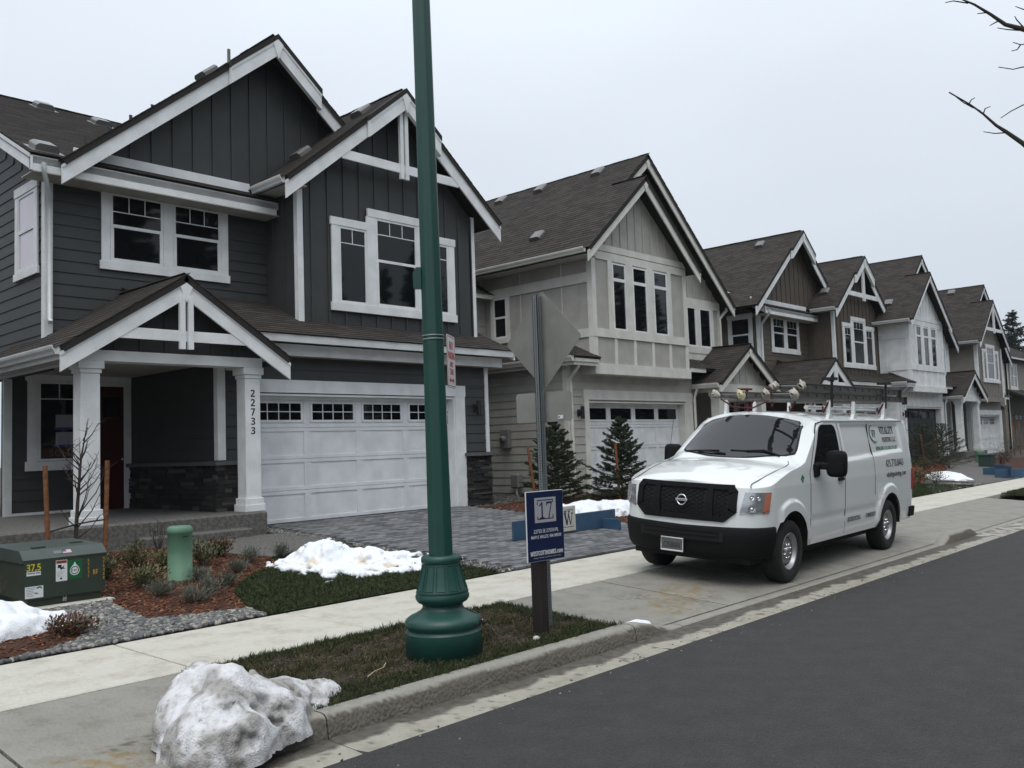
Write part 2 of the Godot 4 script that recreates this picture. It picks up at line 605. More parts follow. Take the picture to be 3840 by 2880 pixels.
func lay_shingles(house: Node3D, single: int) -> void:
	var box := cube(Vector3(0.327, 0.19, 0.013))
	var order := []
	for i in shingles.size():
		var k: Transform3D = shingles[i][0]
		order.append([(house.transform * k.origin).distance_to(EYE) + (0.0 if shingles[i][2] else 1000.0), i])
	order.sort_custom(func(x, y): return x[0] < y[0])
	var rest := []
	for j in order.size():
		var q: Array = shingles[order[j][1]]
		if j < single and q[2]:
			put("shingle", box, M["shingle %d" % q[1]], house, q[0])
		else:
			rest.append(q)
	var mm := MultiMesh.new()
	mm.transform_format = MultiMesh.TRANSFORM_3D
	mm.use_colors = true
	mm.mesh = box
	mm.instance_count = rest.size()
	for i in rest.size():
		mm.set_instance_transform(i, rest[i][0])
		var k: float = [0.72, 0.92, 1.08, 1.3][rest[i][1]]
		mm.set_instance_color(i, Color(0.043 * k, 0.036 * k, 0.031 * k))
	var o := MultiMeshInstance3D.new()
	o.name = "shingles"
	o.multimesh = mm
	o.material_override = M["shingle"]
	house.add_child(o, true)
	stuff(o)
	shingles = []


# two slopes under a ridge that runs front to back
func gable_roof(house: Node3D, xc: float, yr: float, half: float, pitch: float, zf: float, zb: float, near := 0, zl := INF, half_l := 0.0, zb_l := INF) -> void:
	var len := half * sqrt(1 + pitch * pitch)
	var ye := yr - half * pitch
	var zbl := zl if zl < INF else (zb_l if zb_l < INF else zb)
	var hl := half_l if half_l > 0 else half
	var ll := hl * sqrt(1 + pitch * pitch)
	roof(house, "roof", Vector3(xc - hl, yr - hl * pitch, zbl), Vector3(0, 0, 1), Vector3(1, pitch, 0), poly([0, 0, zf - zbl, 0, zf - zbl, ll, zbl * -1.0 + zb if zb > zbl else 0.0, ll]), near)
	roof(house, "roof", Vector3(xc + half, ye, zf), Vector3(0, 0, -1), Vector3(-1, pitch, 0), poly([0, 0, zf - zb, 0, zf - zb, len, 0, len]), 0)
	var st := new_st()
	prism(st, poly([0.0, 0.035, 0.13, 0.035 - 0.13 * pitch, 0.13, 0.02 - 0.13 * pitch, 0.0, 0.02, -0.13, 0.02 - 0.13 * pitch, -0.13, 0.035 - 0.13 * pitch]), zb_l if zb_l < INF else zb, zf + 0.01)
	put("ridge_cap", done(st), M["shingle 0"], house, Transform3D(Basis(), Vector3(xc, yr, 0)))


# a sloping board between two points of its upper edge, in a front frame
func barge(house: Node, x0: float, y0: float, x1: float, y1: float, z: float, tall: float, m: Material, thick := 0.04) -> void:
	var st := new_st()
	prism(st, poly([x0, y0 - tall, x1, y1 - tall, x1, y1, x0, y0]), z - thick, z)
	# crown strip
	prism(st, poly([x0, y0 - 0.055, x1, y1 - 0.055, x1, y1 + 0.004, x0, y0 + 0.004]), z, z + 0.018)
	put("barge_board", done(st), m, house)


func barges(house: Node, xc: float, yr: float, half_r: float, pitch: float, z: float, tall: float, m: Material, prow := 0.0, half_l := 0.0) -> void:
	var drop := 0.085
	for s in [-1.0, 1.0]:
		var half := half_l if half_l > 0 and s < 0 else half_r
		var y0 := yr - half * pitch
		if prow > 0:
			barge(house, xc + s * half, y0 - drop, xc + s * prow, yr - prow * pitch - drop, z, tall, m)
			barge(house, xc + s * prow * 1.02, yr - prow * 1.02 * pitch - drop, xc, yr - drop, z + 0.13, tall, m, 0.1)
			var pr := new_st()
			prism(pr, poly([xc + s * prow * 1.03, yr - prow * 1.03 * pitch - 0.08, xc, yr - 0.08, xc, yr + 0.035, xc + s * prow * 1.03, yr - prow * 1.03 * pitch + 0.035]), z - 0.02, z + 0.16)
			put("roof_edge", done(pr), M["roof deck"], house)
		else:
			barge(house, xc + s * half, y0 - drop, xc, yr - drop, z, tall, m)
	var st := new_st()
	var zz := z + (0.13 if prow > 0 else 0.0)
	prism(st, poly([xc - 0.12, yr - 0.12 * pitch - drop, xc, yr - drop - tall * 1.25, xc + 0.12, yr - 0.12 * pitch - drop, xc, yr - drop + 0.0]), zz, zz + 0.028)
	put("peak_block", done(st), m, house)


func gutter(house: Node, a: Vector3, b: Vector3, m: Material) -> void:
	var d := (b - a).normalized()
	var out := d.cross(Vector3.UP)
	var st := new_st()
	prism(st, poly([0, -0.14, 0.07, -0.14, 0.085, -0.1, 0.115, -0.055, 0.125, -0.02, 0.125, 0, 0.11, 0, 0.11, -0.02, 0.06, -0.1, 0.01, -0.1, 0.01, 0, 0, 0]), -a.distance_to(b), 0.0, Transform3D(Basis(out, Vector3.UP, -d), a))
	put("gutter", done(st), m, house)


func downspout(house: Node, pts: Array, m: Material) -> void:
	rod("downspout", house, pts, [0.05], m, 4)


func roof_vent(house: Node3D, x: float, y: float, z: float, turn: float, lean: float) -> void:
	var xf := Transform3D(Basis(Vector3.UP, turn) * Basis(Vector3.RIGHT, lean), Vector3(x, y, z))
	var st := new_st()
	prism(st, poly([-0.2, 0.0, 0.2, 0.0, 0.2, 0.09, 0.14, 0.135, -0.14, 0.135, -0.2, 0.09]), -0.16, 0.2, Transform3D(Basis(), Vector3.ZERO))
	sbox(st, Vector3(-0.27, -0.01, -0.22), Vector3(0.27, 0.012, 0.3))
	put("roof_vent", done(st), M["dark vent"], house, xf)


# courses of ledge stone on a frame, as single stones
func ledge(house: Node, xf: Transform3D, u0: float, v0: float, u1: float, v1: float, cap_m: Material, step := 0.055, long := 0.3) -> void:
	var w := wall(house, "stone_veneer", xf, [rect(u0, v0, u1, v1)], M["ledge stone 0"], 0.1)
	var v := v0
	while v < v1 - 0.01:
		var h := minf(step * rng.randf_range(0.75, 1.3), v1 - v)
		var u := u0 - rng.randf() * 0.1
		while u < u1 - 0.02:
			var l := long * rng.randf_range(0.45, 1.35)
			var a := maxf(u, u0)
			var b := minf(u + l, u1)
			if b - a > 0.03:
				var d := rng.randf_range(0.02, 0.06)
				var q := bx("stone", w, 0, 0, 0, snappedf(b - a, 0.04) + 0.001, snappedf(h, 0.01) - 0.005, 0.12, M["ledge stone %d" % [0, 0, 1, 1, 1, 2, 2, 3][rng.randi() % 8]])
				q.position = Vector3((a + b) / 2, v + h / 2, d - 0.06)
			u += l
		v += h
	bx("stone_cap", w, u0 - 0.05, v1, -0.1, u1 + 0.05, v1 + 0.075, 0.12, cap_m)


func wall_light(house: Node, x: float, y: float, z: float) -> void:
	var st := new_st()
	sbox(st, Vector3(-0.06, -0.09, 0), Vector3(0.06, 0.09, 0.03), 0.005)
	sbox(st, Vector3(-0.02, -0.02, 0.03), Vector3(0.02, 0.02, 0.09))
	lathe(st, [Vector2(0.0, -0.17), Vector2(0.055, -0.17), Vector2(0.055, -0.17), Vector2(0.055, 0.17), Vector2(0.055, 0.17), Vector2(0, 0.17)], 16, at(0, 0, 0.14))
	put("wall_light", done(st), M["dark fitting"], house, at(x, y, z))


# a sectional door: windows on top, rows of panels below
func garage_door(house: Node, x0: float, x1: float, y0: float, y1: float, z: float, cols: int, grids: bool, split: bool, m: Material) -> void:
	var d := bx("garage_door", house, x0, y0, z - 0.05, x1, y1, z, m)
	var mid := Vector3((x0 + x1) / 2, (y0 + y1) / 2, z - 0.025)
	var rows := 4
	var h := (y1 - y0) / rows
	var w := (x1 - x0) / cols
	for r in rows:
		# frame of each section stands proud
		var ya := y0 + r * h + 0.004
		var yb := ya + h - 0.008
		var st := new_st()
		sbox(st, Vector3(x0, ya, z) - mid, Vector3(x1, ya + 0.07, z + 0.018) - mid, 0.003)
		sbox(st, Vector3(x0, yb - 0.07, z) - mid, Vector3(x1, yb, z + 0.018) - mid, 0.003)
		for c in cols + 1:
			var xc := x0 + c * w
			var a := maxf(xc - 0.075, x0)
			var b := minf(xc + 0.075, x1)
			sbox(st, Vector3(a, ya + 0.07, z) - mid, Vector3(b, yb - 0.07, z + 0.017) - mid, 0.003)
			if split and r < rows - 1 and c < cols:
				sbox(st, Vector3(xc + w / 2 - 0.04, ya + 0.07, z) - mid, Vector3(xc + w / 2 + 0.04, yb - 0.07, z + 0.017) - mid, 0.003)
		put("section_frame", done(st), m, d)
		if r == rows - 1:
			for c in cols:
				var a := x0 + c * w + (0.135 if grids else 0.1)
				var b := a + w - (0.27 if grids else 0.2)
				var va := ya + 0.15
				var vb := yb - 0.13
				var sw := new_st()
				sbox(sw, Vector3(a - 0.05, va - 0.05, z) - mid, Vector3(b + 0.05, va, z + 0.024) - mid, 0.004)
				sbox(sw, Vector3(a - 0.05, vb, z) - mid, Vector3(b + 0.05, vb + 0.05, z + 0.024) - mid, 0.004)
				sbox(sw, Vector3(a - 0.05, va, z) - mid, Vector3(a, vb, z + 0.024) - mid, 0.004)
				sbox(sw, Vector3(b, va, z) - mid, Vector3(b + 0.05, vb, z + 0.024) - mid, 0.004)
				if grids:
					for i in range(1, 4):
						var xg := lerpf(a, b, i / 4.0)
						sbox(sw, Vector3(xg - 0.008, va, z) - mid, Vector3(xg + 0.008, vb, z + 0.018) - mid)
					sbox(sw, Vector3(a, (va + vb) / 2 - 0.008, z) - mid, Vector3(b, (va + vb) / 2 + 0.008, z + 0.016) - mid)
				put("door_window", done(sw), m, d)
				bx("pane", d, a - mid.x, va - mid.y, 0.026, b - mid.x, vb - mid.y, 0.032, M["glass"])


func porch_column(house: Node, x: float, z: float, y0: float, y1: float, m: Material) -> MeshInstance3D:
	var st := new_st()
	var p := [[0.2, y0, y0 + 0.13], [0.18, y0 + 0.13, y0 + 0.24], [0.15, y0 + 0.24, y1 - 0.2], [0.17, y1 - 0.2, y1 - 0.13], [0.2, y1 - 0.13, y1]]
	for q in p:
		sbox(st, Vector3(-q[0], q[1], -q[0]), Vector3(q[0], q[2], q[0]), 0.008)
	return put("porch_column", done(st), m, house, at(x, 0, z))


func king_post(house: Node, x: float, y0: float, y1: float, z: float, m: Material) -> void:
	for s in [-1, 1]:
		bx("king_post", house, x + s * 0.072 - 0.045, y0, z - 0.06, x + s * 0.072 + 0.045, y1, z + 0.012, m)


# the plan with a porch on the left and a gabled bay over a wide garage on the right
func house_a(c: Dictionary, where: Vector3) -> Node3D:
	var H := grp("house", self, Transform3D(Basis(), where))
	var T: Material = M[c.trim]
	var S: Material = M[c.siding]
	var P: Material = M[c.panel]
	var G: Material = M["gutter white"]
	var near: int = c.near
	# upper front wall and left side wall
	var w := wall(H, "wall", front(-16.6), [rect(5.86, 3.5, 10.3, 6.85)], S)
	lap(w, rect(5.95, 4.0, 10.26, 6.8), S)
	bx("corner_board", H, 5.85, 3.5, -16.6, 5.97, 6.72, -16.57, T)
	bx("corner_board", H, 5.83, 3.5, -16.72, 5.86, 6.72, -16.57, T)
	var sidep := poly([-30.0, 3.3, -16.6, 3.3, -16.6, 6.72, -23.3, 10.0, -30.0, 6.72])
	w = wall(H, "wall", left_side(5.86), [sidep], S)
	lap(w, poly([-29.9, 3.3, -16.72, 3.3, -16.72, 6.72, -23.3, 10.0, -29.9, 6.72]), S)
	window(H, left_side(5.86 - 0.022), [[-18.03, 5.05, -16.83, 5.19, 0.012], [-17.99, 5.19, -17.85, 6.62], [-17.0, 5.19, -16.87, 6.62], [-18.01, 6.62, -16.84, 6.79, 0.01]], [[-17.8, 5.24, -17.05, 6.57, "hung"]], T, M["blind and sky glass"] if c.sold else null)
	# the pair of windows
	window(H, front(-16.578), [[6.78, 5.2, 9.39, 5.36, 0.012], [6.81, 5.36, 6.97, 6.66], [7.99, 5.36, 8.19, 6.66], [9.2, 5.36, 9.36, 6.66], [6.78, 6.66, 9.39, 6.86, 0.01]], [[7.02, 5.41, 7.94, 6.61, "hung grid"], [8.24, 5.41, 9.15, 6.61, "hung grid"]], T)
	# main roof
	var up := Vector3(0, 0.5, -1).normalized()
	var l := 7.0 * sqrt(1.25)
	roof(H, "roof", Vector3(5.42, 6.95, -16.05), Vector3(1, 0, 0), Vector3(0, 0.5, -1), poly([0, 0, 9.9, 0, 9.9, l, 0, l]), 1)
	roof(H, "roof", Vector3(15.32, 6.95, -30.05), Vector3(-1, 0, 0), Vector3(0, 0.5, 1), poly([0, 0, 9.9, 0, 9.9, l, 0, l]))
	var st := new_st()
	prism(st, poly([-30.05, 6.66, -23.05, 10.16, -16.05, 6.66, -16.05, 6.9, -23.05, 10.4, -30.05, 6.9]), -0.04, 0.0)
	put("barge_board", done(st), T, H, left_side(5.42))
	st = new_st()
	prism(st, poly([-16.05, 6.87, -16.05, 6.93, -23.05, 10.43, -23.05, 10.37]), 0.0, 0.03)
	put("rake_flashing", done(st), G, H, left_side(5.42))
	bx("fascia", H, 5.42, 6.66, -16.1, 10.2, 6.9, -16.06, T)
	bx("soffit", H, 5.46, 6.64, -16.6, 10.26, 6.66, -16.06, M["soffit"])
	gutter(H, Vector3(10.24, 6.92, -16.06), Vector3(5.44, 6.92, -16.06), G)
	# big gable on the main roof
	var gy := 10.42
	w = wall(H, "gable_wall", front(-16.4), [poly([c.gx - 4.05, 6.95, c.gx + 4.05, 6.95, c.gx, 10.3])], P)
	battens(w, poly([c.gx - 4.05, 7.3, c.gx + 4.05, 7.3, c.gx, 10.3]), P, 0.42, 0.35)
	bx("skirt_board", H, c.gx - 3.9, 7.02, -16.4, 9.75, 7.3, -16.35, T)
	gable_roof(H, c.gx, gy, 4.25, 0.828, -15.93, -23.0)
	barges(H, c.gx, gy, 4.25, 0.828, -15.96, 0.34, T, 1.05)
	# bay
	var bayp := poly([10.26, 4.2, 15.28, 4.2, 15.28, 7.2, 12.8, 9.45, 10.26, 7.2])
	w = wall(H, "bay_wall", front(-15.4), [bayp], P)
	battens(w, bayp, P, 0.418, 0.33)
	bx("corner_board", H, 10.26, 4.25, -15.4, 10.37, 7.3, -15.37, T)
	bx("corner_board", H, 10.235, 4.25, -15.5, 10.26, 7.3, -15.37, T)
	bx("corner_board", H, 15.19, 4.25, -15.4, 15.29, 7.3, -15.37, T)
	w = wall(H, "bay_wall", left_side(10.26), [rect(-16.7, 4.0, -15.4, 7.4)], P)
	battens(w, rect(-16.6, 4.3, -15.5, 7.3), P, 0.42, 0.3)
	wall(H, "bay_wall", right_side(15.28), [rect(15.4, 0.3, 30.0, 6.9)], S)
	gable_roof(H, 12.8, 9.69, 3.05, 0.828, -14.97, -22.0, near)
	barges(H, 12.8, 9.69, 3.05, 0.828, -15.0, 0.36, T, 1.0)
	bx("soffit", H, 9.85, 7.05, -16.4, 10.26, 7.07, -15.05, M["soffit"])
	gutter(H, Vector3(9.76, 7.18, -16.15), Vector3(9.76, 7.18, -15.05), G)
	bx("collar_tie", H, 11.13, 7.82, -15.05, 14.47, 8.02, -15.01, T)
	king_post(H, 12.8, 7.68, 9.35, -14.98, T)
	window(H, front(-15.372), [[11.02, 4.65, 14.6, 4.83, 0.014], [11.05, 4.83, 11.23, 6.47], [11.97, 4.83, 12.22, 6.79], [13.4, 4.83, 13.62, 6.79], [14.38, 4.83, 14.57, 6.47], [11.02, 6.47, 11.97, 6.64, 0.01], [12.0, 6.79, 13.6, 6.97, 0.01], [13.62, 6.47, 14.6, 6.64, 0.01]],
		[[11.28, 4.88, 11.92, 6.42, "grid"], [12.27, 4.88, 13.35, 6.74, "hung grid"], [13.67, 4.88, 14.33, 6.42, "grid"]], T, null, 0.045)
	# garage roof
	l = 2.1 * sqrt(1 + 0.45 * 0.45)
	roof(H, "roof", Vector3(7.2, 3.95, -14.5), Vector3(1, 0, 0), Vector3(0, 0.45, -1), poly([0, 0, 8.45, 0, 8.45, l, 0, l]), 1)
	gutter(H, Vector3(15.65, 3.94, -14.5), Vector3(8.7, 3.94, -14.5), G)
	bx("soffit", H, 8.3, 3.86, -15.1, 15.6, 3.88, -14.52, M["soffit"])
	bx("frieze_board", H, 8.85, 3.58, -14.86, 15.52, 3.8, -14.8, T)
	bx("soffit", H, 8.3, 3.58, -15.1, 15.5, 3.6, -14.87, M["raw soffit"])
	barge(H, 0, 0, 2.1, 0.945, 0, 0.2, T)
	var bb := H.get_child(H.get_child_count() - 1) as MeshInstance3D
	bb.transform = Transform3D(Basis(Vector3(0, 0, -1), Vector3.UP, Vector3(1, 0, 0)), Vector3(15.67, 3.93, -14.5))
	# garage front
	w = wall(H, "garage_wall", front(-15.1), [rect(8.3, 0.3, 9.0, 3.9), rect(14.2, 0.3, 15.28, 3.9), rect(9.0, 2.86, 14.2, 3.9)], S)
	lap(w, rect(8.42, 3.13, 15.2, 3.75), S)
	lap(w, rect(14.5, 1.6, 15.2, 3.13), S)
	lap(w, rect(8.42, 1.6, 8.85, 3.13), S)
	bx("corner_board", H, 15.18, 1.58, -15.1, 15.29, 3.6, -15.06, T)
	bx("corner_board", H, 8.29, 1.62, -15.1, 8.42, 3.6, -15.06, T)
	bx("corner_board", H, 8.265, 1.62, -15.2, 8.29, 3.6, -15.06, T)
	bx("door_header", H, 8.83, 2.88, -15.1, 14.52, 3.13, -15.05, T)
	bx("door_casing", H, 14.2, 0.34, -15.1, 14.5, 2.88, -15.055, T)
	bx("door_casing", H, 8.83, 0.34, -15.1, 9.0, 2.88, -15.055, T)
	bx("door_jamb", H, 14.16, 0.34, -15.36, 14.2, 2.86, -15.08, T)
	bx("door_jamb", H, 9.0, 0.34, -15.36, 9.04, 2.86, -15.08, T)
	bx("door_jamb", H, 9.04, 2.82, -15.36, 14.16, 2.86, -15.08, T)
	garage_door(H, 9.04, 14.16, 0.36, 2.82, -15.3, 4, true, false, M["white door"])
	ledge(H, front(-15.06), 14.5, 0.25, 15.3, 1.5, M["cap stone"])
	wall_light(H, 14.85, 2.62, -15.08)
	# garage side along the porch
	w = wall(H, "garage_wall", left_side(8.3), [rect(-18.7, 0.3, -15.1, 3.6)], S)
	lap(w, rect(-18.7, 1.62, -15.2, 3.4), S)
	ledge(H, left_side(8.27), -18.7, 0.69, -15.02, 1.53, M["cap stone"], 0.09, 0.42)
	ledge(H, front(-15.06), 8.2, 0.45, 8.72, 1.53, M["cap stone"], 0.07, 0.3)
	# porch: back wall, floor, door
	w = wall(H, "porch_wall", front(-18.7), [rect(5.86, 0.45, 8.3, 3.7)], S)
	lap(w, rect(5.98, 0.75, 8.3, 3.5), S)
	bx("corner_board", H, 5.84, 0.5, -18.7, 5.99, 3.5, -18.665, T)
	bx("skirt_board", H, 5.99, 0.5, -18.7, 7.6, 0.74, -18.66, T)
	var pw := window(H, front(-18.678), [[6.22, 1.53, 7.45, 1.71, 0.012], [6.26, 1.71, 6.45, 3.28], [7.25, 1.71, 7.42, 3.28], [6.22, 3.28, 7.45, 3.48, 0.01]], [[6.5, 1.76, 7.2, 3.23, "grid"]], T)
	if c.sold:
		for q in [[6.78, 2.03, 2.28], [6.78, 2.37, 2.62]]:
			bx("notice", pw, q[0], q[1], 0.013, q[0] + 0.34, q[2], 0.0145, M["notice paper"])
			bx("tape", pw, q[0] - 0.03, q[1] - 0.05, 0.014, q[0] + 0.36, q[1], 0.0155, M["sticker blue"])
		bx("sold_sign", pw, 6.5, 1.77, 0.013, 7.2, 1.97, 0.0145, M["sold brown"])
		words(pw, "SOLD", 0.44, 0.13, M["sold letters"], at(6.66, 1.8, 0.0145), "Droid Sans", 700)
	bx("door_casing", H, 7.5, 0.69, -18.7, 7.63, 3.36, -18.64, T)
	bx("door_casing", H, 8.12, 0.69, -18.7, 8.27, 3.36, -18.64, T)
	bx("door_casing", H, 7.5, 3.2, -18.7, 8.27, 3.4, -18.63, T)
	var d := bx("front_door", H, 7.63, 0.7, -18.7, 8.12, 3.2, -18.66, M[c.door])
	bx("pane", d, -0.17, 0.62, 0.02, 0.17, 1.03, 0.026, M["glass"])
	put("door_knob", _ball(0.03), M["chrome"], d, at(0.2, -0.25, 0.05))
	bevel("porch_floor", H, Vector3(3.2, 0.05, -18.9), Vector3(8.74, 0.69, -14.2), 0.025, M["aggregate"])
	bevel("porch_step", H, Vector3(6.4, 0.1, -14.22), Vector3(8.26, 0.45, -13.88), 0.02, M["aggregate"])
	bx("porch_ceiling", H, 5.2, 3.4, -18.7, 8.9, 3.43, -14.45, M["soffit"])
	# porch gable
	porch_column(H, 5.76, -14.58, 0.69, 3.27, T)
	var col := porch_column(H, 8.61, -14.58, 0.69, 3.27, T)
	if c.number:
		var s: String = c.number
		for i in s.length():
			words(col, s[i], 0.085, 0.13, M["black paint"], at(-0.045, 2.74 - i * 0.168, 0.151), "Droid Sans", 700)
	bx("porch_beam", H, 5.58, 3.27, -14.76, 8.79, 3.44, -14.4, T)
	bx("porch_beam", H, 5.58, 3.27, -18.7, 5.74, 3.44, -14.77, T)
	bx("porch_beam", H, 8.45, 3.27, -15.1, 8.79, 3.44, -14.77, T)
	w = wall(H, "porch_gable_wall", front(-14.44), [poly([5.45, 3.44, 8.93, 3.44, 7.19, 4.55])], P, 0.08)
	battens(w, poly([5.45, 3.44, 8.93, 3.44, 7.19, 4.55]), P, 0.42, 0.28)
	gable_roof(H, 7.19, 4.73, 2.0, 0.65, -14.07, -16.65, 1, -18.75)
	barges(H, 7.19, 4.73, 2.0, 0.65, -14.1, 0.3, T)
	bx("collar_tie", H, 6.0, 3.62, -14.15, 8.38, 3.8, -14.11, T)
	king_post(H, 7.19, 3.49, 4.4, -14.08, T)
	gutter(H, Vector3(5.2, 3.45, -18.7), Vector3(5.2, 3.45, -14.14), G)
	bx("fascia", H, 5.2, 3.24, -18.7, 5.24, 3.43, -14.15, T)
	# rain pipe from the upper gutter to the porch roof
	downspout(H, [Vector3(5.62, 6.8, -16.0), Vector3(5.62, 6.66, -16.0), Vector3(5.9, 6.3, -16.5), Vector3(5.9, 6.1, -16.52), Vector3(5.9, 4.2, -16.52), Vector3(5.88, 4.12, -16.42)], G)
	for v in c.vents:
		roof_vent(H, v[0], v[1], v[2], v[3], v[4])
	lay_shingles(H, 300 if near else 0)
	return H


func _bay_bands(H: Node, T: Material) -> void:
	bx("flare_board", H, 18.98, 3.55, -15.1, 23.71, 3.84, -14.64, T)
	bx("band_board", H, 18.99, 4.56, -14.72, 23.7, 4.79, -14.65, T)
	bx("band_board", H, 19.0, 6.7, -14.72, 23.68, 6.92, -14.66, T)
	bx("band_board", H, 19.0, 6.94, -14.72, 23.68, 7.12, -14.652, T)


func _ball(r: float) -> Mesh:
	var s := SphereMesh.new()
	s.radius = r
	s.height = 2 * r
	s.radial_segments = 16
	s.rings = 8
	return s


# the plan with a bay over the garage on the left and a porch on the right
func house_b(c: Dictionary, where: Vector3) -> Node3D:
	var H := grp("house", self, Transform3D(Basis(), where))
	var T: Material = M[c.trim]
	var S: Material = M[c.siding]
	var P: Material = M[c.panel]
	var G: Material = M["gutter white"] if c.trim != "cream trim" else M["cream trim"]
	var near: int = c.near
	# garage side and front
	var w := wall(H, "garage_wall", left_side(18.3), [rect(-28.0, 0.2, -15.1, 3.9)], S)
	lap(w, rect(-27.9, 0.4, -15.22, 3.75), S)
	w = wall(H, "garage_wall", front(-15.1), [rect(18.3, 0.2, 19.2, 4.0), rect(19.2, 2.85, 24.0, 4.0), rect(24.0, 0.2, 24.45, 4.0)], S)
	lap(w, rect(18.42, 0.4, 18.96, 3.15), S)
	lap(w, rect(18.42, 3.15, 24.35, 3.85), S)
	bx("corner_board", H, 18.29, 0.35, -15.1, 18.42, 3.8, -15.06, T)
	bx("corner_board", H, 18.265, 0.35, -15.22, 18.29, 3.8, -15.06, T)
	bx("door_header", H, 18.94, 2.88, -15.1, 24.4, 3.15, -15.05, T)
	bx("door_casing", H, 18.96, 0.36, -15.1, 19.16, 2.88, -15.055, T)
	bx("door_casing", H, 24.0, 0.36, -15.1, 24.38, 2.88, -15.055, T)
	bx("door_jamb", H, 19.14, 0.36, -15.42, 19.18, 2.85, -15.08, T)
	bx("door_jamb", H, 23.96, 0.36, -15.42, 24.0, 2.85, -15.08, T)
	bx("door_jamb", H, 19.18, 2.8, -15.42, 23.96, 2.84, -15.08, T)
	garage_door(H, 19.18, 23.96, 0.37, 2.8, -15.36, 4, c.grids, true, M[c.door])
	wall_light(H, 18.72, 2.52, -15.08)
	# bay
	w = wall(H, "bay_wall", front(-14.7), [poly([19.02, 3.6, 23.67, 3.6, 23.67, 7.0, 21.2, 9.0, 19.02, 7.0])], P)
	if not c.triple:
		_bay_bands(H, T)
	for x in [19.02, 23.53]:
		bx("corner_board", H, x, 3.84, -14.7, x + 0.14, 4.56, -14.665, T)
		bx("corner_board", H, x, 4.79 if not c.triple else 4.56, -14.7, x + 0.14, 6.7, -14.665, T)
	if c.triple:
		battens(w, rect(19.2, 4.8, 23.5, 6.7), P, 0.3)
		battens(w, rect(19.2, 3.85, 23.5, 4.55), P, 0.3)
		window(H, front(-14.672), [[19.8, 4.65, 22.9, 4.83, 0.014], [19.83, 4.83, 19.98, 6.35], [20.5, 4.83, 20.7, 6.62], [21.95, 4.83, 22.15, 6.62], [22.72, 4.83, 22.87, 6.35], [19.8, 6.35, 20.5, 6.5, 0.01], [20.48, 6.62, 22.17, 6.8, 0.01], [22.15, 6.35, 22.9, 6.5, 0.01]],
			[[20.03, 4.88, 20.45, 6.3, "grid"], [20.75, 4.88, 21.9, 6.57, "hung grid"], [22.2, 4.88, 22.67, 6.3, "grid"]], T, null, 0.045)
	else:
		for i in range(1, 5):
			var x := 19.09 + i * 0.902
			bx("panel_strip", H, x - 0.055, 3.84, -14.7, x + 0.055, 4.56, -14.672, T)
		window(H, front(-14.7), [[19.72, 4.79, 19.92, 6.7], [20.55, 4.79, 20.88, 6.7], [21.58, 4.79, 21.92, 6.7], [22.64, 4.79, 22.84, 6.7]], [[19.97, 4.84, 20.5, 6.62, "transom"], [20.93, 4.84, 21.53, 6.62, "transom"], [21.97, 4.84, 22.59, 6.62, "transom"]], T, null, 0.045)
	battens(w, poly([19.0, 7.12, 23.4, 7.12, 21.2, 9.0]), P, 0.37, 0.3)
	gable_roof(H, 21.2, 9.245, 2.77, 0.87, -14.27, -15.45, near, INF, 0.0, -15.02)
	barges(H, 21.2, 9.245, 2.77, 0.87, -14.3, 0.28, T)
	if c.triple:
		bx("collar_tie", H, 19.7, 7.5, -14.36, 22.7, 7.68, -14.31, T)
		king_post(H, 21.2, 7.4, 8.8, -14.29, T)
	# bay's side wall
	w = wall(H, "bay_wall", left_side(19.02), [rect(-28.0, 4.0, -14.7, 7.05), rect(-15.1, 3.6, -14.7, 4.0)], P)
	if not c.triple:
		bx("band_board", H, 18.985, 6.05, -28.0, 19.02, 6.32, -14.8, T)
		bx("band_board", H, 18.985, 4.56, -15.6, 19.02, 4.79, -14.72, T)
	bx("corner_board", H, 18.99, 4.79, -14.84, 19.02, 7.0, -14.665, T)
	bx("corner_board", H, 18.99, 3.84, -14.84, 19.02, 4.56, -14.665, T)
	for z in [-15.75, -17.3, -18.9, -20.4]:
		if c.triple:
			break
		bx("panel_joint", H, 19.005, 6.32, z - 0.012, 19.02, 7.0, z + 0.012, T)
		if z > -17.6:
			bx("panel_joint", H, 19.005, 4.3, z - 0.012, 19.02, 6.05, z + 0.012, T)
	window(H, left_side(19.01), [[-18.5, 4.7, -17.72, 4.84, 0.01], [-18.5, 4.84, -18.38, 6.05], [-17.84, 4.84, -17.72, 6.05]], [[-18.33, 4.89, -17.89, 6.0, "hung"]], T)
	gutter(H, Vector3(18.44, 6.86, -26.9), Vector3(18.44, 6.86, -14.4), G)
	bx("soffit", H, 18.5, 6.68, -26.9, 19.02, 6.7, -14.5, M["soffit"])
	# jog of the side wall with its own small roof
	w = wall(H, "rear_wall", front(-18.75), [rect(16.9, 3.9, 19.02, 6.15)], S)
	lap(w, rect(16.9, 4.0, 19.0, 6.0), S)
	roof(H, "roof", Vector3(16.7, 6.17, -18.35), Vector3(1, 0, 0), Vector3(0, 0.55, -1), poly([0, 0, 2.32, 0, 2.32, 1.4, 0, 1.4]), 0)
	gutter(H, Vector3(19.0, 6.18, -18.35), Vector3(16.7, 6.18, -18.35), G)
	# rear gable
	gable_roof(H, 22.47, 10.35, 4.83, 0.87, -15.01, -27.0, near, INF, 4.04)
	barges(H, 22.47, 10.35, 4.83, 0.87, -15.04, 0.28, T, 0.0, 3.0)
	w = wall(H, "gable_wall", front(-15.5), [poly([19.2, 5.0, 27.0, 3.3, 27.0, 6.35, 22.47, 10.2, 19.2, 7.3])], P)
	battens(w, poly([19.6, 6.32, 27.0, 6.32, 26.9, 6.5, 22.47, 10.2, 19.6, 7.6]), P, 0.37, 0.3)
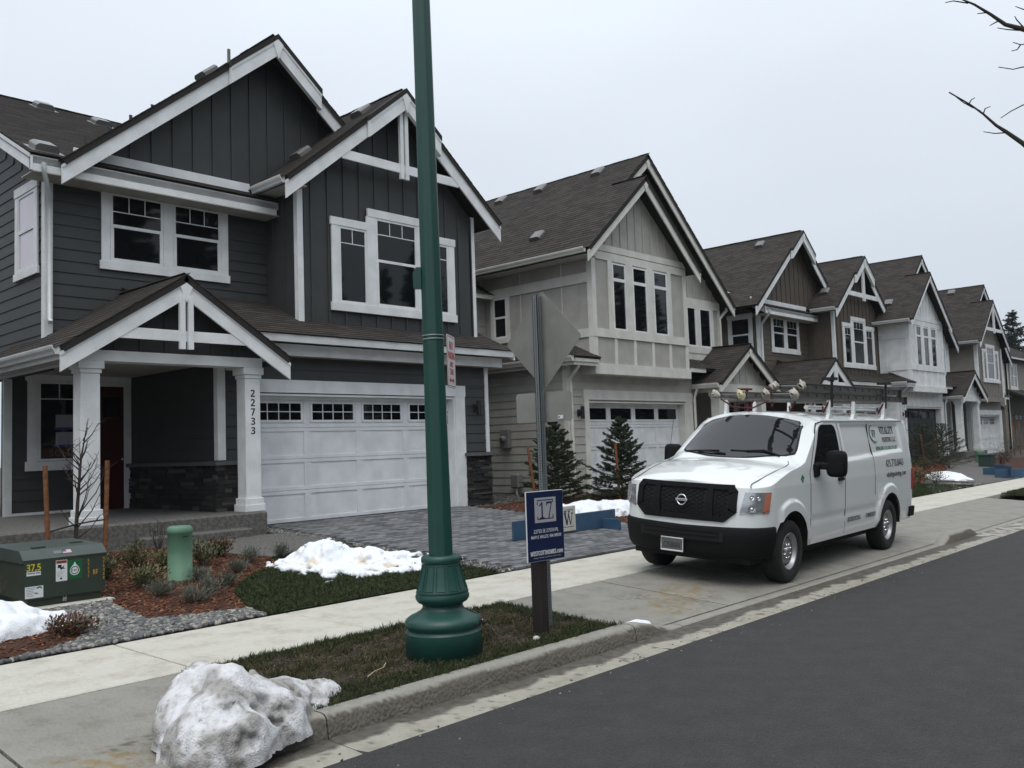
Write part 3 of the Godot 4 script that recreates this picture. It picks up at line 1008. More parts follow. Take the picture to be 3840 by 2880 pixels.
	bx("band_board", H, 23.67, 6.02, -15.5, 27.02, 6.3, -15.46, T)
	bx("corner_board", H, 26.9, 3.5, -15.5, 27.03, 6.02, -15.46, T)
	window(H, front(-15.5), [[24.75, 4.5, 26.6, 4.72, 0.014], [24.79, 4.72, 24.95, 6.02], [25.5, 4.72, 25.72, 6.02], [26.42, 4.72, 26.58, 6.02]], [[25.0, 4.77, 25.45, 5.97, "plain"], [25.77, 4.77, 26.37, 5.97, "plain"]], T, null, 0.045)
	bx("band_board", H, 23.67, 4.28, -15.5, 27.02, 4.5, -15.46, T)
	wall(H, "side_wall", right_side(27.0), [rect(15.5, 0.2, 28.0, 6.3)], S)
	if c.pipe:
		downspout(H, [Vector3(27.2, 6.2, -15.3), Vector3(27.2, 6.05, -15.3), Vector3(26.95, 5.75, -15.43), Vector3(26.95, 5.5, -15.43), Vector3(26.95, 3.9, -15.43)], G)
	# skirt roofs over the garage
	var k := sqrt(1 + 0.45 * 0.45)
	roof(H, "roof", Vector3(17.92, 3.96, -24.0), Vector3(0, 0, 1), Vector3(1, 0.45, 0), poly([0, 0, 9.5, 0, 8.3, 1.2 * k, 0, 1.2 * k]), near)
	roof(H, "roof", Vector3(17.92, 3.96, -14.5), Vector3(1, 0, 0), Vector3(0, 0.45, -1), poly([0, 0, 1.12, 0, 1.12, 1.2 * k, 1.1, 1.2 * k]), near)
	gutter(H, Vector3(17.93, 3.97, -24.0), Vector3(17.93, 3.97, -14.52), G)
	gutter(H, Vector3(19.0, 3.97, -14.52), Vector3(17.92, 3.97, -14.52), G)
	bx("fascia", H, 17.96, 3.74, -24.0, 18.0, 3.95, -14.6, T)
	bx("fascia", H, 17.96, 3.74, -14.6, 19.0, 3.95, -14.56, T)
	bx("soffit", H, 18.0, 3.76, -24.0, 18.3, 3.78, -14.6, M["soffit"])
	roof(H, "roof", Vector3(23.7, 3.9, -14.65), Vector3(1, 0, 0), Vector3(0, 0.45, -1), poly([0, 0, 1.5, 0, 1.5, 0.95, 0, 0.95]), near)
	gutter(H, Vector3(24.6, 3.91, -14.65), Vector3(23.7, 3.91, -14.65), G)
	downspout(H, [Vector3(18.2, 3.8, -14.6), Vector3(18.2, 3.7, -14.62), Vector3(18.36, 3.45, -15.02), Vector3(18.36, 3.2, -15.02), Vector3(18.36, 0.45, -15.02)], G)
	# porch
	if c.porch:
		gable_roof(H, 26.45, 4.7, 1.98, 0.65, -14.07, -16.5, near)
		barges(H, 26.45, 4.7, 1.98, 0.65, -14.1, 0.26, T)
		w = wall(H, "porch_gable_wall", front(-14.4), [poly([24.7, 3.35, 28.2, 3.35, 26.45, 4.5])], P, 0.08)
		battens(w, poly([24.7, 3.5, 28.2, 3.5, 26.45, 4.55]), P, 0.42, 0.28)
		bx("porch_beam", H, 24.75, 3.17, -14.7, 28.15, 3.42, -14.36, T)
		bx("porch_beam", H, 24.75, 3.17, -16.5, 24.95, 3.4, -14.7, T)
		var first := porch_column(H, 25.0, -14.54, 0.62, 3.18, T)
		porch_column(H, 27.75, -14.54, 0.62, 3.18, T)
		if c.number:
			var s: String = c.number
			for i in s.length():
				words(first, s[i], 0.085, 0.13, M["black paint"], at(-0.045, 2.64 - i * 0.168, 0.151), "Droid Sans", 700)
		gutter(H, Vector3(24.47, 3.42, -16.0), Vector3(24.47, 3.42, -14.14), G)
		bevel("porch_floor", H, Vector3(24.5, 0.1, -17.6), Vector3(28.1, 0.62, -14.2), 0.02, M["aggregate"])
		bevel("porch_step", H, Vector3(25.6, 0.1, -14.22), Vector3(27.2, 0.45, -13.88), 0.02, M["aggregate"])
		w = wall(H, "porch_wall", front(-17.3), [rect(24.4, 0.3, 29.0, 3.6)], M[c.porch])
		lap(w, rect(24.4, 0.5, 29.0, 3.5), M[c.porch])
		bx("front_door", H, 26.6, 0.65, -17.3, 27.5, 2.8, -17.22, M["black door"])
		downspout(H, [Vector3(24.45, 3.3, -14.9), Vector3(24.42, 3.0, -15.0), Vector3(24.42, 0.45, -15.0)], G)
	for v in c.vents:
		roof_vent(H, v[0], v[1], v[2], v[3], v[4])
	lay_shingles(H, 300 if near else 0)
	return H


# the last house in view: hipped roof and a pair of windows
func house_c(where: Vector3) -> Node3D:
	var H := grp("house", self, Transform3D(Basis(), where))
	var S: Material = M["taupe siding"]
	var T: Material = M["cream trim"]
	var w := wall(H, "wall", front(-16.6), [rect(0, 0.3, 9, 6.4)], S)
	lap(w, rect(0.1, 0.5, 8.9, 6.2), S)
	w = wall(H, "side_wall", left_side(0), [rect(-27, 0.3, -16.6, 6.4)], S)
	lap(w, rect(-26.9, 0.5, -16.7, 6.2), S)
	wall(H, "side_wall", right_side(9), [rect(16.6, 0.3, 27, 6.4)], S)
	bx("corner_board", H, -0.01, 0.4, -16.6, 0.12, 6.2, -16.57, T)
	var k := sqrt(1.36)
	var r := 4.9
	roof(H, "roof", Vector3(-0.45, 6.45, -16.1), Vector3(1, 0, 0), Vector3(0, 0.6, -1), poly([0, 0, 9.9, 0, 9.9 - r, r * k, r, r * k]))
	roof(H, "roof", Vector3(-0.45, 6.45, -27.5), Vector3(0, 0, 1), Vector3(1, 0.6, 0), poly([0, 0, 11.4, 0, 11.4 - r, r * k, r, r * k]))
	roof(H, "roof", Vector3(9.45, 6.45, -16.1), Vector3(0, 0, -1), Vector3(-1, 0.6, 0), poly([0, 0, 11.4, 0, 11.4 - r, r * k, r, r * k]))
	gutter(H, Vector3(9.4, 6.45, -16.1), Vector3(-0.4, 6.45, -16.1), M["gutter white"])
	gutter(H, Vector3(-0.45, 6.45, -27.0), Vector3(-0.45, 6.45, -16.1), M["gutter white"])
	window(H, front(-16.58), [[0.5, 4.3, 2.4, 4.46, 0.012], [0.55, 4.46, 0.7, 5.95], [1.35, 4.46, 1.5, 5.95], [2.2, 4.46, 2.35, 5.95], [0.5, 5.95, 2.4, 6.1, 0.01]], [[0.75, 4.51, 1.3, 5.9, "hung"], [1.55, 4.51, 2.15, 5.9, "hung"]], T)
	roof(H, "roof", Vector3(-0.6, 3.4, -14.6), Vector3(1, 0, 0), Vector3(0, 0.45, -1), poly([0, 0, 8, 0, 8, 2.2, 0, 2.2]))
	gutter(H, Vector3(7.3, 3.4, -14.6), Vector3(-0.6, 3.4, -14.6), M["gutter white"])
	bx("porch_beam", H, -0.5, 3.05, -14.9, 7.0, 3.3, -14.65, T)
	porch_column(H, 0.2, -14.8, 0.6, 3.05, M["white trim"])
	porch_column(H, 3.2, -14.8, 0.6, 3.05, M["white trim"])
	garage_door(H, 0.9, 2.8, 0.5, 2.7, -16.54, 2, true, false, M["taupe siding"])
	roof_vent(H, 3.0, 7.9, -18.5, 0.0, 0.5)
	lay_shingles(H, 0)
	return H


# ---------- the van: f forward from the front axle, l to its left, y up; local space is (f, y, -l) ----------
const NOSE := 0.33
const WELLS := [0.0, -3.71]


func tab(pts: Array, x: float) -> float:
	for i in pts.size() - 1:
		if x <= pts[i + 1][0]:
			var t: float = clampf((x - pts[i][0]) / (pts[i + 1][0] - pts[i][0]), 0.0, 1.0)
			t = t * t * (3 - 2 * t) if pts[i].size() > 2 else t
			return lerpf(pts[i][1], pts[i + 1][1], t)
	return pts[-1][1]


func van_wide(y: float) -> float:
	return tab([[0.3, 0.955], [0.5, 0.985], [0.75, 1.0], [1.2, 1.0], [1.4, 0.978], [1.7, 0.925], [2.02, 0.855]], y)


func van_edge(f: float) -> float:
	return tab([[-4.95, 1.95], [-4.75, 2.01], [-4.5, 2.02], [-1.45, 2.02], [-1.2, 1.975], [-1.0, 1.85], [-0.5, 1.475], [-0.35, 1.435], [0.0, 1.38], [0.3, 1.305], [0.6, 1.225], [0.8, 1.2], [0.95, 1.2]], f)


func van_crown(f: float) -> float:
	return tab([[-4.95, 1.99], [-4.75, 2.09], [-4.4, 2.125], [-1.5, 2.13], [-1.15, 2.115], [-0.93, 2.065], [-0.24, 1.505], [-0.18, 1.485], [0.1, 1.46], [0.4, 1.41], [0.7, 1.335], [0.85, 1.275], [0.95, 1.235]], f)


func van_top(f: float, l: float) -> float:
	var e := van_edge(f)
	var le := van_wide(e)
	if f > NOSE:
		le *= pow(maxf(0.0, 1.0 - pow((f - NOSE) / 0.62, 3.2)), 1 / 3.2)
	var q := 3.2 if f < -1.1 else (2.3 if f > -0.2 else 2.2)
	return e + (van_crown(f) - e) * (1.0 - pow(clampf(absf(l) / maxf(le, 0.01), 0, 1), q))


func van_lean(y: float) -> float:
	return tab([[0.7, 0.0], [1.0, -0.02], [1.25, -0.085], [1.5, -0.2]], y)


func van_side(f: float, y: float) -> float:
	var l := van_wide(y)
	for w in WELLS:
		var d := Vector2(f - w, y - 0.39).length()
		l += 0.032 * (1.0 - smoothstep(0.6, 0.66, d)) * smoothstep(0.38, 0.5, y)
	# pressed panel behind the door
	var bottom := 1.44 - (f + 2.08) * 0.033
	var inx := minf(f + 4.5, -1.93 - f)
	var iny := minf(y - bottom, 1.965 - y)
	l -= 0.028 * smoothstep(0.0, 0.04, minf(inx, iny))
	# body crease low on the doors
	l -= 0.012 * smoothstep(0.07, 0.0, absf(y - 0.72)) * (1.0 if f < -0.6 and f > -3.1 else 0.0)
	return l


# point on the nose at a given distance across
func van_nose(l: float, y: float, off := 0.0) -> Vector3:
	var w := van_wide(y)
	var t := pow(maxf(0.0, 1.0 - pow(minf(absf(l) / w, 1.0), 3.2)), 1 / 3.2)
	return Vector3(NOSE + 0.62 * t + van_lean(y) * t + off, y, -l)


func plan_curve() -> Array:
	var c := []          # [f, share of the width]
	for k in [0.0, 0.3, 0.6, 0.8]:
		c.append([-4.93, k])
	for k in 5:
		c.append([-4.83 - 0.1 * cos(PI / 2 * (k + 1) / 5.0), 0.9 + 0.1 * sin(PI / 2 * (k + 1) / 5.0)])
	var f := -4.8
	while f < NOSE:
		c.append([f, 1.0])
		f += 0.035
	for k in 30:
		var a := PI / 2 * k / 29.0
		var t := pow(sin(a), 2 / 3.2)
		c.append([NOSE + 0.62 * t, pow(maxf(0.0, 1.0 - pow(t, 3.2)), 1 / 3.2)])
	return c


func van_point(c: Array, y: float) -> Vector3:
	var f: float = c[0]
	var l: float = van_side(f, y) * c[1] if f < NOSE else van_wide(y) * c[1]
	if f >= NOSE:
		f += van_lean(y) * (f - NOSE) / 0.62
	return Vector3(f, y, -l)


func van_patch(st: SurfaceTool, p: PackedVector2Array, fn: Callable, nv := 10, nu := 10) -> void:
	var lo := INF
	var hi := -INF
	for q in p:
		lo = minf(lo, q.y)
		hi = maxf(hi, q.y)
	st.set_smooth_group(3)
	var rows := []
	for j in nv + 1:
		var v := lerpf(lo + 0.0005, hi - 0.0005, float(j) / nv)
		var s := span(p, v, false)
		var row := []
		for i in nu + 1:
			row.append(fn.call(lerpf(s.x, s.y, float(i) / nu), v))
		rows.append(row)
	for j in nv:
		for i in nu:
			quad(st, rows[j][i], rows[j + 1][i], rows[j + 1][i + 1], rows[j][i + 1])


# a raised or sunk piece with side walls between two offsets of a surface
func van_piece(called: String, parent: Node, p: PackedVector2Array, fn: Callable, m: Material, high := 0.02, low := -0.01, nv := 8, nu := 8) -> MeshInstance3D:
	var st := new_st()
	van_patch(st, p, func(a, b): return fn.call(a, b, high), nv, nu)
	st.set_smooth_group(-1)
	for i in p.size():
		var a := p[i]
		var b := p[(i + 1) % p.size()]
		for k in 4:
			var u := a.lerp(b, k / 4.0)
			var v := a.lerp(b, (k + 1) / 4.0)
			quad(st, fn.call(u.x, u.y, low), fn.call(v.x, v.y, low), fn.call(v.x, v.y, high), fn.call(u.x, u.y, high))
	return put(called, done(st), m, parent)


func blob(st: SurfaceTool, c: Vector3, r: Vector3, p: float) -> void:
	st.set_smooth_group(5)
	var rows := []
	for j in 17:
		var row := []
		for i in 25:
			var a := TAU * (i % 24) / 24.0
			var b := -PI / 2 + PI * j / 16.0
			var d := Vector3(cos(a) * cos(b), sin(b), sin(a) * cos(b))
			var k := pow(pow(absf(d.x), p) + pow(absf(d.y), p) + pow(absf(d.z), p), -1 / p)
			row.append(c + d * k * r)
		rows.append(row)
	for j in 16:
		for i in 24:
			quad(st, rows[j][i], rows[j + 1][i], rows[j + 1][i + 1], rows[j][i + 1])


func make_van(xf: Transform3D) -> Node3D:
	var V := grp("cargo_van", self, xf)
	var W: Material = M["van white"]
	var BP: Material = M["black plastic"]
	var st := new_st()
	var cols := plan_curve()
	st.set_smooth_group(1)
	var grid := []
	for c in cols:
		var f: float = c[0]
		var lowest := 0.4
		for w in WELLS:
			if absf(f - w) < 0.5:
				lowest = maxf(0.4, 0.39 + sqrt(0.25 - (f - w) * (f - w)))
		if f > 0.47:
			lowest = 0.7
		var e := van_edge(minf(f, 0.95))
		var ring := []
		for j in 21:
			ring.append(van_point(c, lerpf(lowest, 1.12, j / 20.0)))
		for j in range(1, 31):
			ring.append(van_point(c, lerpf(1.12, e, j / 30.0)))
		grid.append(ring)
	for i in grid.size() - 1:
		for j in grid[i].size() - 1:
			var a: Vector3 = grid[i][j]
			var b: Vector3 = grid[i][j + 1]
			var c: Vector3 = grid[i + 1][j + 1]
			var d: Vector3 = grid[i + 1][j]
			quad(st, a, d, c, b)
			var s := Vector3(1, 1, -1)
			quad(st, a * s, b * s, c * s, d * s)
	# roof, windscreen frame and bonnet
	for i in cols.size() - 1:
		var pa: Vector3 = grid[i][-1]
		var pb: Vector3 = grid[i + 1][-1]
		var n := 28
		for k in n:
			var q := []
			for w in [[pa, k], [pa, k + 1], [pb, k + 1], [pb, k]]:
				var e: Vector3 = w[0]
				var t: float = -cos(PI * w[1] / n)
				var l := e.z * t
				var f := e.x
				var h := van_crown(minf(f, 0.95)) - e.y
				var qq := 3.2 if f < -1.1 else 2.25
				q.append(Vector3(f, e.y + h * (1.0 - pow(absf(t), qq)), l))
			quad(st, q[0], q[1], q[2], q[3])
	put("body", done(st), W, V)
	var top := func(l: float, f: float, off := 0.0) -> Vector3:
		return Vector3(f, van_top(f, l) + off, -l)
	var left := func(f: float, y: float, off := 0.0) -> Vector3:
		return Vector3(f, y, -(van_side(f, y) + off))
	var right := func(f: float, y: float, off := 0.0) -> Vector3:
		return Vector3(f, y, van_side(f, y) + off)
	var nose := func(l: float, y: float, off := 0.0) -> Vector3:
		return van_nose(l, y, off)
	# under the body
	bx("underbody", V, -4.7, 0.28, -0.8, 0.75, 0.6, 0.8, M["gap"])
	for w in WELLS:
		for s in [-1.0, 1.0]:
			var sw := new_st()
			for k in 20:
				var a := PI * k / 20.0
				var b := PI * (k + 1) / 20.0
				quad(sw, Vector3(w + cos(a) * 0.505, 0.385 + sin(a) * 0.505, s * 1.0), Vector3(w + cos(b) * 0.505, 0.385 + sin(b) * 0.505, s * 1.0), Vector3(w + cos(b) * 0.505, 0.385 + sin(b) * 0.505, s * 0.5), Vector3(w + cos(a) * 0.505, 0.385 + sin(a) * 0.505, s * 0.5))
			put("wheel_well", done(sw), M["gap"], V)
	# windscreen
	var ws := []
	for k in 21:
		var l := lerpf(-0.80, 0.80, k / 20.0)
		ws.append(Vector2(l, -0.93 - 0.17 * pow(l / 0.8, 2) if absf(l) < 0.68 else lerpf(-1.04, -0.56, pow((absf(l) - 0.68) / 0.12, 1.6))))
	for k in range(20, -1, -1):
		var l := lerpf(-0.80, 0.80, k / 20.0)
		ws.append(Vector2(l, -0.235 - 0.24 * pow(absf(l) / 0.8, 2.2) - (0.06 * pow((absf(l) - 0.7) / 0.1, 2) if absf(l) > 0.7 else 0.0)))
	var sg := new_st()
	sg.set_smooth_group(3)
	for edge in [0.012, 0.0]:
		var g := new_st()
		g.set_smooth_group(3)
		for k in 20:
			for j in 16:
				var q := []
				for w in [[k, j], [k + 1, j], [k + 1, j + 1], [k, j + 1]]:
					var a: Vector2 = ws[w[0]]
					var b: Vector2 = ws[41 - w[0]]
					var p := a.lerp(b, w[1] / 16.0)
					if edge > 0:
						p = Vector2(p.x * 1.025, lerpf(a.y - 0.03, b.y + 0.015, w[1] / 16.0))
					q.append(top.call(p.x, p.y, 0.004 if edge > 0 else 0.009))
				quad(g, q[0], q[1], q[2], q[3])
		put("windscreen_seal" if edge > 0 else "windscreen", done(g), M["gap"] if edge > 0 else M["van glass"], V)
	# side windows
	var win := poly([-0.70, 1.37, -1.735, 1.4, -1.735, 1.86, -1.70, 1.93, -1.63, 1.955, -1.25, 1.955, -1.17, 1.93, -1.1, 1.86])
	for s in [left, right]:
		van_piece("side_window", V, win, s, M["van glass"], 0.005, -0.02, 16, 10)
	# shut lines
	for s in [left, right]:
		var gap := func(a: Vector2, b: Vector2) -> void:
			var d := (b - a).normalized()
			var n := Vector2(-d.y, d.x) * 0.006
			van_piece("door_gap", V, PackedVector2Array([a - n, b - n, b + n, a + n]), s, M["gap"], 0.0025, -0.01, 12, 6)
		gap.call(Vector2(-0.62, 0.44), Vector2(-0.6, 1.33))
		gap.call(Vector2(-0.6, 1.33), Vector2(-1.08, 1.965))
		gap.call(Vector2(-1.08, 1.97), Vector2(-1.4, 2.005))
		gap.call(Vector2(-1.83, 0.44), Vector2(-1.83, 1.98))
		gap.call(Vector2(-3.06, 0.9), Vector2(-3.06, 2.0))
		van_piece("drip_rail", V, PackedVector2Array([Vector2(-4.75, 2.0), Vector2(-1.3, 2.0), Vector2(-1.3, 2.017), Vector2(-4.75, 2.017)]), s, W, 0.014, -0.01, 2, 16)
		van_piece("door_handle", V, PackedVector2Array([Vector2(-1.73, 1.185), Vector2(-1.55, 1.185), Vector2(-1.55, 1.225), Vector2(-1.73, 1.225)]), s, BP, 0.03, 0.0, 3, 3)
		van_piece("handle_recess", V, ngon(-1.63, 1.2, 0.075, 18), s, W, 0.004, -0.01, 8, 6)
		van_piece("tail_lamp", V, PackedVector2Array([Vector2(-4.86, 0.88), Vector2(-4.80, 0.88), Vector2(-4.80, 1.22), Vector2(-4.86, 1.22)]), s, M["red lens"], 0.012, -0.02, 4, 3)
	van_piece("fuel_flap", V, PackedVector2Array([Vector2(-3.4, 0.82), Vector2(-3.2, 0.82), Vector2(-3.2, 1.05), Vector2(-3.4, 1.05)]), left, W, 0.004, -0.01, 4, 4)
	van_piece("rear_bumper", V, PackedVector2Array([Vector2(-4.92, 0.44), Vector2(-4.7, 0.44), Vector2(-4.7, 0.6), Vector2(-4.92, 0.6)]), left, BP, 0.03, -0.05, 4, 4)
	# bonnet shut line
	for s in [-1.0, 1.0]:
		var pts := []
		for q in [[0.84, 0.79], [0.815, 0.765], [0.80, 0.7], [0.815, 0.55], [0.83, 0.35], [0.845, 0.1], [0.85, -0.15], [0.84, -0.28], [0.8, -0.34]]:
			pts.append(top.call(s * q[0], q[1], 0.0))
		rod("bonnet_gap", V, pts, [0.005], M["gap"], 5)
	# front bumper
	var sb := new_st()
	sb.set_smooth_group(2)
	var prof := [[0.34, -0.14], [0.36, -0.02], [0.42, 0.015], [0.6, 0.03], [0.69, 0.028], [0.715, 0.01], [0.72, -0.03]]
	var rows := []
	for c in cols:
		if c[0] < 0.47:
			continue
		var row := []
		for q in prof:
			var p := van_point(c, q[0])
			var out := Vector3(pow(maxf(0, (c[0] - NOSE) / 0.62), 2.2), 0, -pow(c[1], 2.2)).normalized()
			row.append(p + out * q[1] + Vector3(0, 0.02 * c[1] * (1 if q[0] > 0.6 else 0), 0))
		rows.append(row)
	for i in rows.size() - 1:
		for j in prof.size() - 1:
			var a: Vector3 = rows[i][j]
			var b: Vector3 = rows[i][j + 1]
			var c: Vector3 = rows[i + 1][j + 1]
			var d: Vector3 = rows[i + 1][j]
			quad(sb, a, d, c, b)
			var s := Vector3(1, 1, -1)
			quad(sb, a * s, b * s, c * s, d * s)
	var bump := put("front_bumper", done(sb), BP, V)
	for q in [0.54, 0.595, 0.65]:
		van_piece("bumper_slot", bump, PackedVector2Array([Vector2(-0.55, q), Vector2(0.5, q), Vector2(0.5, q + 0.018), Vector2(-0.55, q + 0.018)]), nose, BP, 0.045, 0.02, 2, 14)
	van_piece("bumper_intake", bump, PackedVector2Array([Vector2(-0.6, 0.545), Vector2(0.55, 0.545), Vector2(0.55, 0.665), Vector2(-0.6, 0.665)]), nose, M["gap"], 0.036, 0.0, 4, 14)
	# grille
	var oct := poly([-0.69, 1.16, -0.69, 0.905, -0.545, 0.785, 0.545, 0.785, 0.69, 0.905, 0.69, 1.16, 0.63, 1.232, -0.63, 1.232])
	van_piece("grille", V, oct, nose, M["gap"], 0.004, -0.03, 20, 20)
	var gr := V.get_child(V.get_child_count() - 1)
	var inner := poly([-0.6, 1.13, -0.6, 0.93, -0.5, 0.855, 0.5, 0.855, 0.6, 0.93, 0.6, 1.13, 0.57, 1.175, -0.57, 1.175])
	for i in oct.size():
		var j := (i + 1) % oct.size()
		van_piece("grille_frame", gr, PackedVector2Array([oct[i], oct[j], inner[j], inner[i]]), nose, BP, 0.028, -0.02, 5, 10)
	for s in [-1.0, 1.0]:
		van_piece("grille_bar", gr, PackedVector2Array([Vector2(s * 0.31, 0.8), Vector2(s * 0.42, 0.8), Vector2(s * 0.4, 1.2), Vector2(s * 0.33, 1.2)]), nose, BP, 0.036, -0.02, 8, 4)
	var sl := new_st()
	for q in [[-0.31, 0.31], [0.42, 0.6], [-0.6, -0.42]]:
		for k in range(-30, 31):
			for s in [-1.0, 1.0]:
				var line := []
				var x: float = q[0]
				while x <= q[1] + 0.001:
					var y: float = 1.01 + k * 0.052 + s * 0.55 * (x - 0.0)
					if y > 0.85 and y < 1.18 and not (absf(x) > 0.5 and y < 0.855 + (absf(x) - 0.5) * 0.75):
						line.append(van_nose(x, y, 0.012))
					elif line.size() > 1:
						tube(sl, line, [0.0035], 4, false)
						line = []
					else:
						line = []
					x += 0.026
				if line.size() > 1:
					tube(sl, line, [0.0035], 4, false)
	put("grille_mesh", done(sl), BP, gr)
	# badge: ring, bar and its small lettering
	var badge := grp("badge", V, Transform3D(Basis(Vector3(0, 0, -1), Vector3(-0.12, 0.993, 0), Vector3(0.993, 0.12, 0)).orthonormalized(), van_nose(0, 1.02, 0.045)))
	var sr := new_st()
	var ring := []
	for k in 41:
		ring.append(Vector3(cos(TAU * k / 40) * 0.062, sin(TAU * k / 40) * 0.062, 0))
	tube(sr, ring, [0.0085], 8, false)
	put("badge_ring", done(sr), M["chrome"], badge)
	bevel("badge_bar", badge, Vector3(-0.083, -0.014, -0.004), Vector3(0.083, 0.014, 0.01), 0.003, M["chrome"])
	words(badge, "NISSAN", 0.125, 0.014, M["gap"], at(-0.062, -0.007, 0.0095), "Droid Sans", 700)
	# number plate
	var plate := grp("number_plate", V, Transform3D(Basis(Vector3(0, 0, -1), Vector3.UP, Vector3(1, 0, 0)), van_nose(-0.11, 0.465, 0.045)))
	bx("plate", plate, -0.15, -0.075, 0, 0.15, 0.075, 0.008, M["plate grey"])
	var sp := new_st()
	for q in [[-0.16, 0.068, 0.16, 0.086], [-0.16, -0.086, 0.16, -0.068], [-0.16, -0.068, -0.145, 0.068], [0.145, -0.068, 0.16, 0.068]]:
		sbox(sp, Vector3(q[0], q[1], 0), Vector3(q[2], q[3], 0.014), 0.003)
	put("plate_frame", done(sp), M["chrome"], plate)
	words(plate, "C35846V", 0.24, 0.065, M["gap"], at(-0.12, -0.04, 0.009), "Droid Sans", 400)
	# headlamps wrap round the corners
	for s in [-1.0, 1.0]:
		var hl := func(a: float, y: float, off := 0.0) -> Vector3:
			# a runs along the plan curve from the nose to the flank
			var th: float = a
			var t := pow(cos(th), 2 / 3.2)
			var u := pow(sin(th), 2 / 3.2)
			var p := Vector3(NOSE + 0.62 * t + van_lean(y) * t, y, -s * van_wide(y) * u)
			var n := Vector3(pow(t, 2.2), 0.15, -s * pow(u, 2.2)).normalized()
			return p + n * off
		var lamp := van_piece("headlamp", V, poly([0.63, 0.885, 1.29, 0.9, 1.33, 1.15, 0.705, 1.15]), hl, M["lamp silver"], 0.006, -0.04, 8, 12)
		van_piece("reflector", lamp, poly([0.66, 0.9, 1.12, 0.91, 1.14, 1.01, 0.70, 1.01]), hl, M["lamp silver"], 0.01, 0.0, 6, 10)
		van_piece("reflector", lamp, poly([0.72, 1.035, 1.14, 1.035, 1.155, 1.135, 0.73, 1.135]), hl, M["lamp silver"], 0.01, 0.0, 6, 10)
		van_piece("turn_lamp", lamp, poly([1.13, 0.905, 1.28, 0.915, 1.32, 1.14, 1.165, 1.14]), hl, M["amber lens"], 0.014, 0.0, 6, 6)
		for q in [[0.86, 0.955, 0.05], [0.98, 1.085, 0.035], [0.84, 1.085, 0.03]]:
			var p: Vector3 = hl.call(q[0], q[1], 0.012)
			var n: Vector3 = (hl.call(q[0], q[1], 1.0) - hl.call(q[0], q[1], 0.0)).normalized()
			var b := Basis(Quaternion(Vector3.UP, n))
			turned("lamp_bowl", lamp, [Vector2(q[2], 0.012), Vector2(q[2] * 0.93, 0.012), Vector2(q[2] * 0.5, 0.004), Vector2(0.012, 0.002), Vector2(0.01, 0.016), Vector2(0.0, 0.018)], M["chrome"], 20, Transform3D(b, p))
		van_piece("lamp_cover", lamp, poly([0.64, 0.892, 1.285, 0.906, 1.325, 1.145, 0.71, 1.145]), hl, M["lamp lens"], 0.036, 0.034, 8, 12)
	# wheels
	for w in WELLS:
		for s in [-1.0, 1.0]:
			var q := grp("wheel", V, Transform3D(Basis(Vector3.RIGHT, -s * PI / 2 + PI), Vector3(w, 0.385, s * 0.87)))
			turned("tyre", q, [Vector2(0.22, -0.12), Vector2(0.36, -0.12), Vector2(0.385, -0.1), Vector2(0.39, -0.05), Vector2(0.39, 0.05), Vector2(0.385, 0.095), Vector2(0.36, 0.122), Vector2(0.3, 0.126), Vector2(0.235, 0.11), Vector2(0.225, 0.1)], M["rubber"], 48)
			var rim := turned("rim", q, [Vector2(0.225, 0.0), Vector2(0.225, 0.1), Vector2(0.232, 0.108), Vector2(0.225, 0.112), Vector2(0.21, 0.1), Vector2(0.205, 0.06), Vector2(0.19, 0.045), Vector2(0.16, 0.06), Vector2(0.125, 0.075), Vector2(0.1, 0.055), Vector2(0.085, 0.05), Vector2(0.0, 0.05)], M["steel wheel"], 48)
			for k in 16:
				var a := TAU * k / 16
				var h := new_st()
				lathe(h, [Vector2(0.0, 0.004), Vector2(0.015, 0.003), Vector2(0.016, -0.002)], 10, Transform3D(Basis(Vector3(-sin(a), 0, cos(a)), -0.42), Vector3(cos(a) * 0.168, 0.0585, sin(a) * 0.168)))
				put("rim_hole", done(h), M["gap"], rim)
			for k in 8:
				var a := TAU * (k + 0.5) / 8
				turned("wheel_nut", rim, [Vector2(0.014, 0.05), Vector2(0.014, 0.085), Vector2(0.009, 0.092), Vector2(0, 0.092)], M["chrome"], 8, at(cos(a) * 0.085, 0, sin(a) * 0.085))
			turned("hub", rim, [Vector2(0.06, 0.05), Vector2(0.056, 0.085), Vector2(0.04, 0.1), Vector2(0, 0.103)], M["steel wheel"], 24)
	# mirrors
	for s in [-1.0, 1.0]:
		var mm := new_st()
		blob(mm, Vector3(-0.92, 1.45, -s * 1.22), Vector3(0.09, 0.175, 0.125), 4.5)
		sbox(mm, Vector3(-0.93, 1.37, -s * 1.15 if s > 0 else 0.96), Vector3(-0.82, 1.46, -s * 0.96 if s > 0 else 1.15), 0.02)
		sbox(mm, Vector3(-0.86, 1.27, -s * 1.03 if s > 0 else 0.97), Vector3(-0.72, 1.45, -s * 0.97 if s > 0 else 1.03), 0.02)
		put("side_mirror", done(mm), BP, V)
	# wipers
	for q in [[0.12, -0.52], [-0.62, -1.1]]:
		var wp := new_st()
		var a: Vector3 = top.call(q[0] + 0.62, -0.33, 0.03) if q[0] > 0 else top.call(-0.1, -0.25, 0.03)
		var l0: float = 0.68 if q[0] > 0 else -0.05
		tube(wp, [top.call(l0, -0.27 - 0.2 * l0 * l0, 0.02), top.call(l0 - 0.22, -0.29 - 0.12 * l0, 0.035), top.call(l0 - 0.45, -0.33, 0.03)], [0.014, 0.01, 0.008], 6)
		tube(wp, [top.call(l0 - 0.12, -0.315 - 0.12 * absf(l0), 0.02), top.call(l0 - 0.4, -0.34, 0.018), top.call(l0 - 0.68, -0.335 - 0.1 * absf(l0 - 0.68), 0.016)], [0.011], 6)
		put("wiper", done(wp), M["gap"], V)
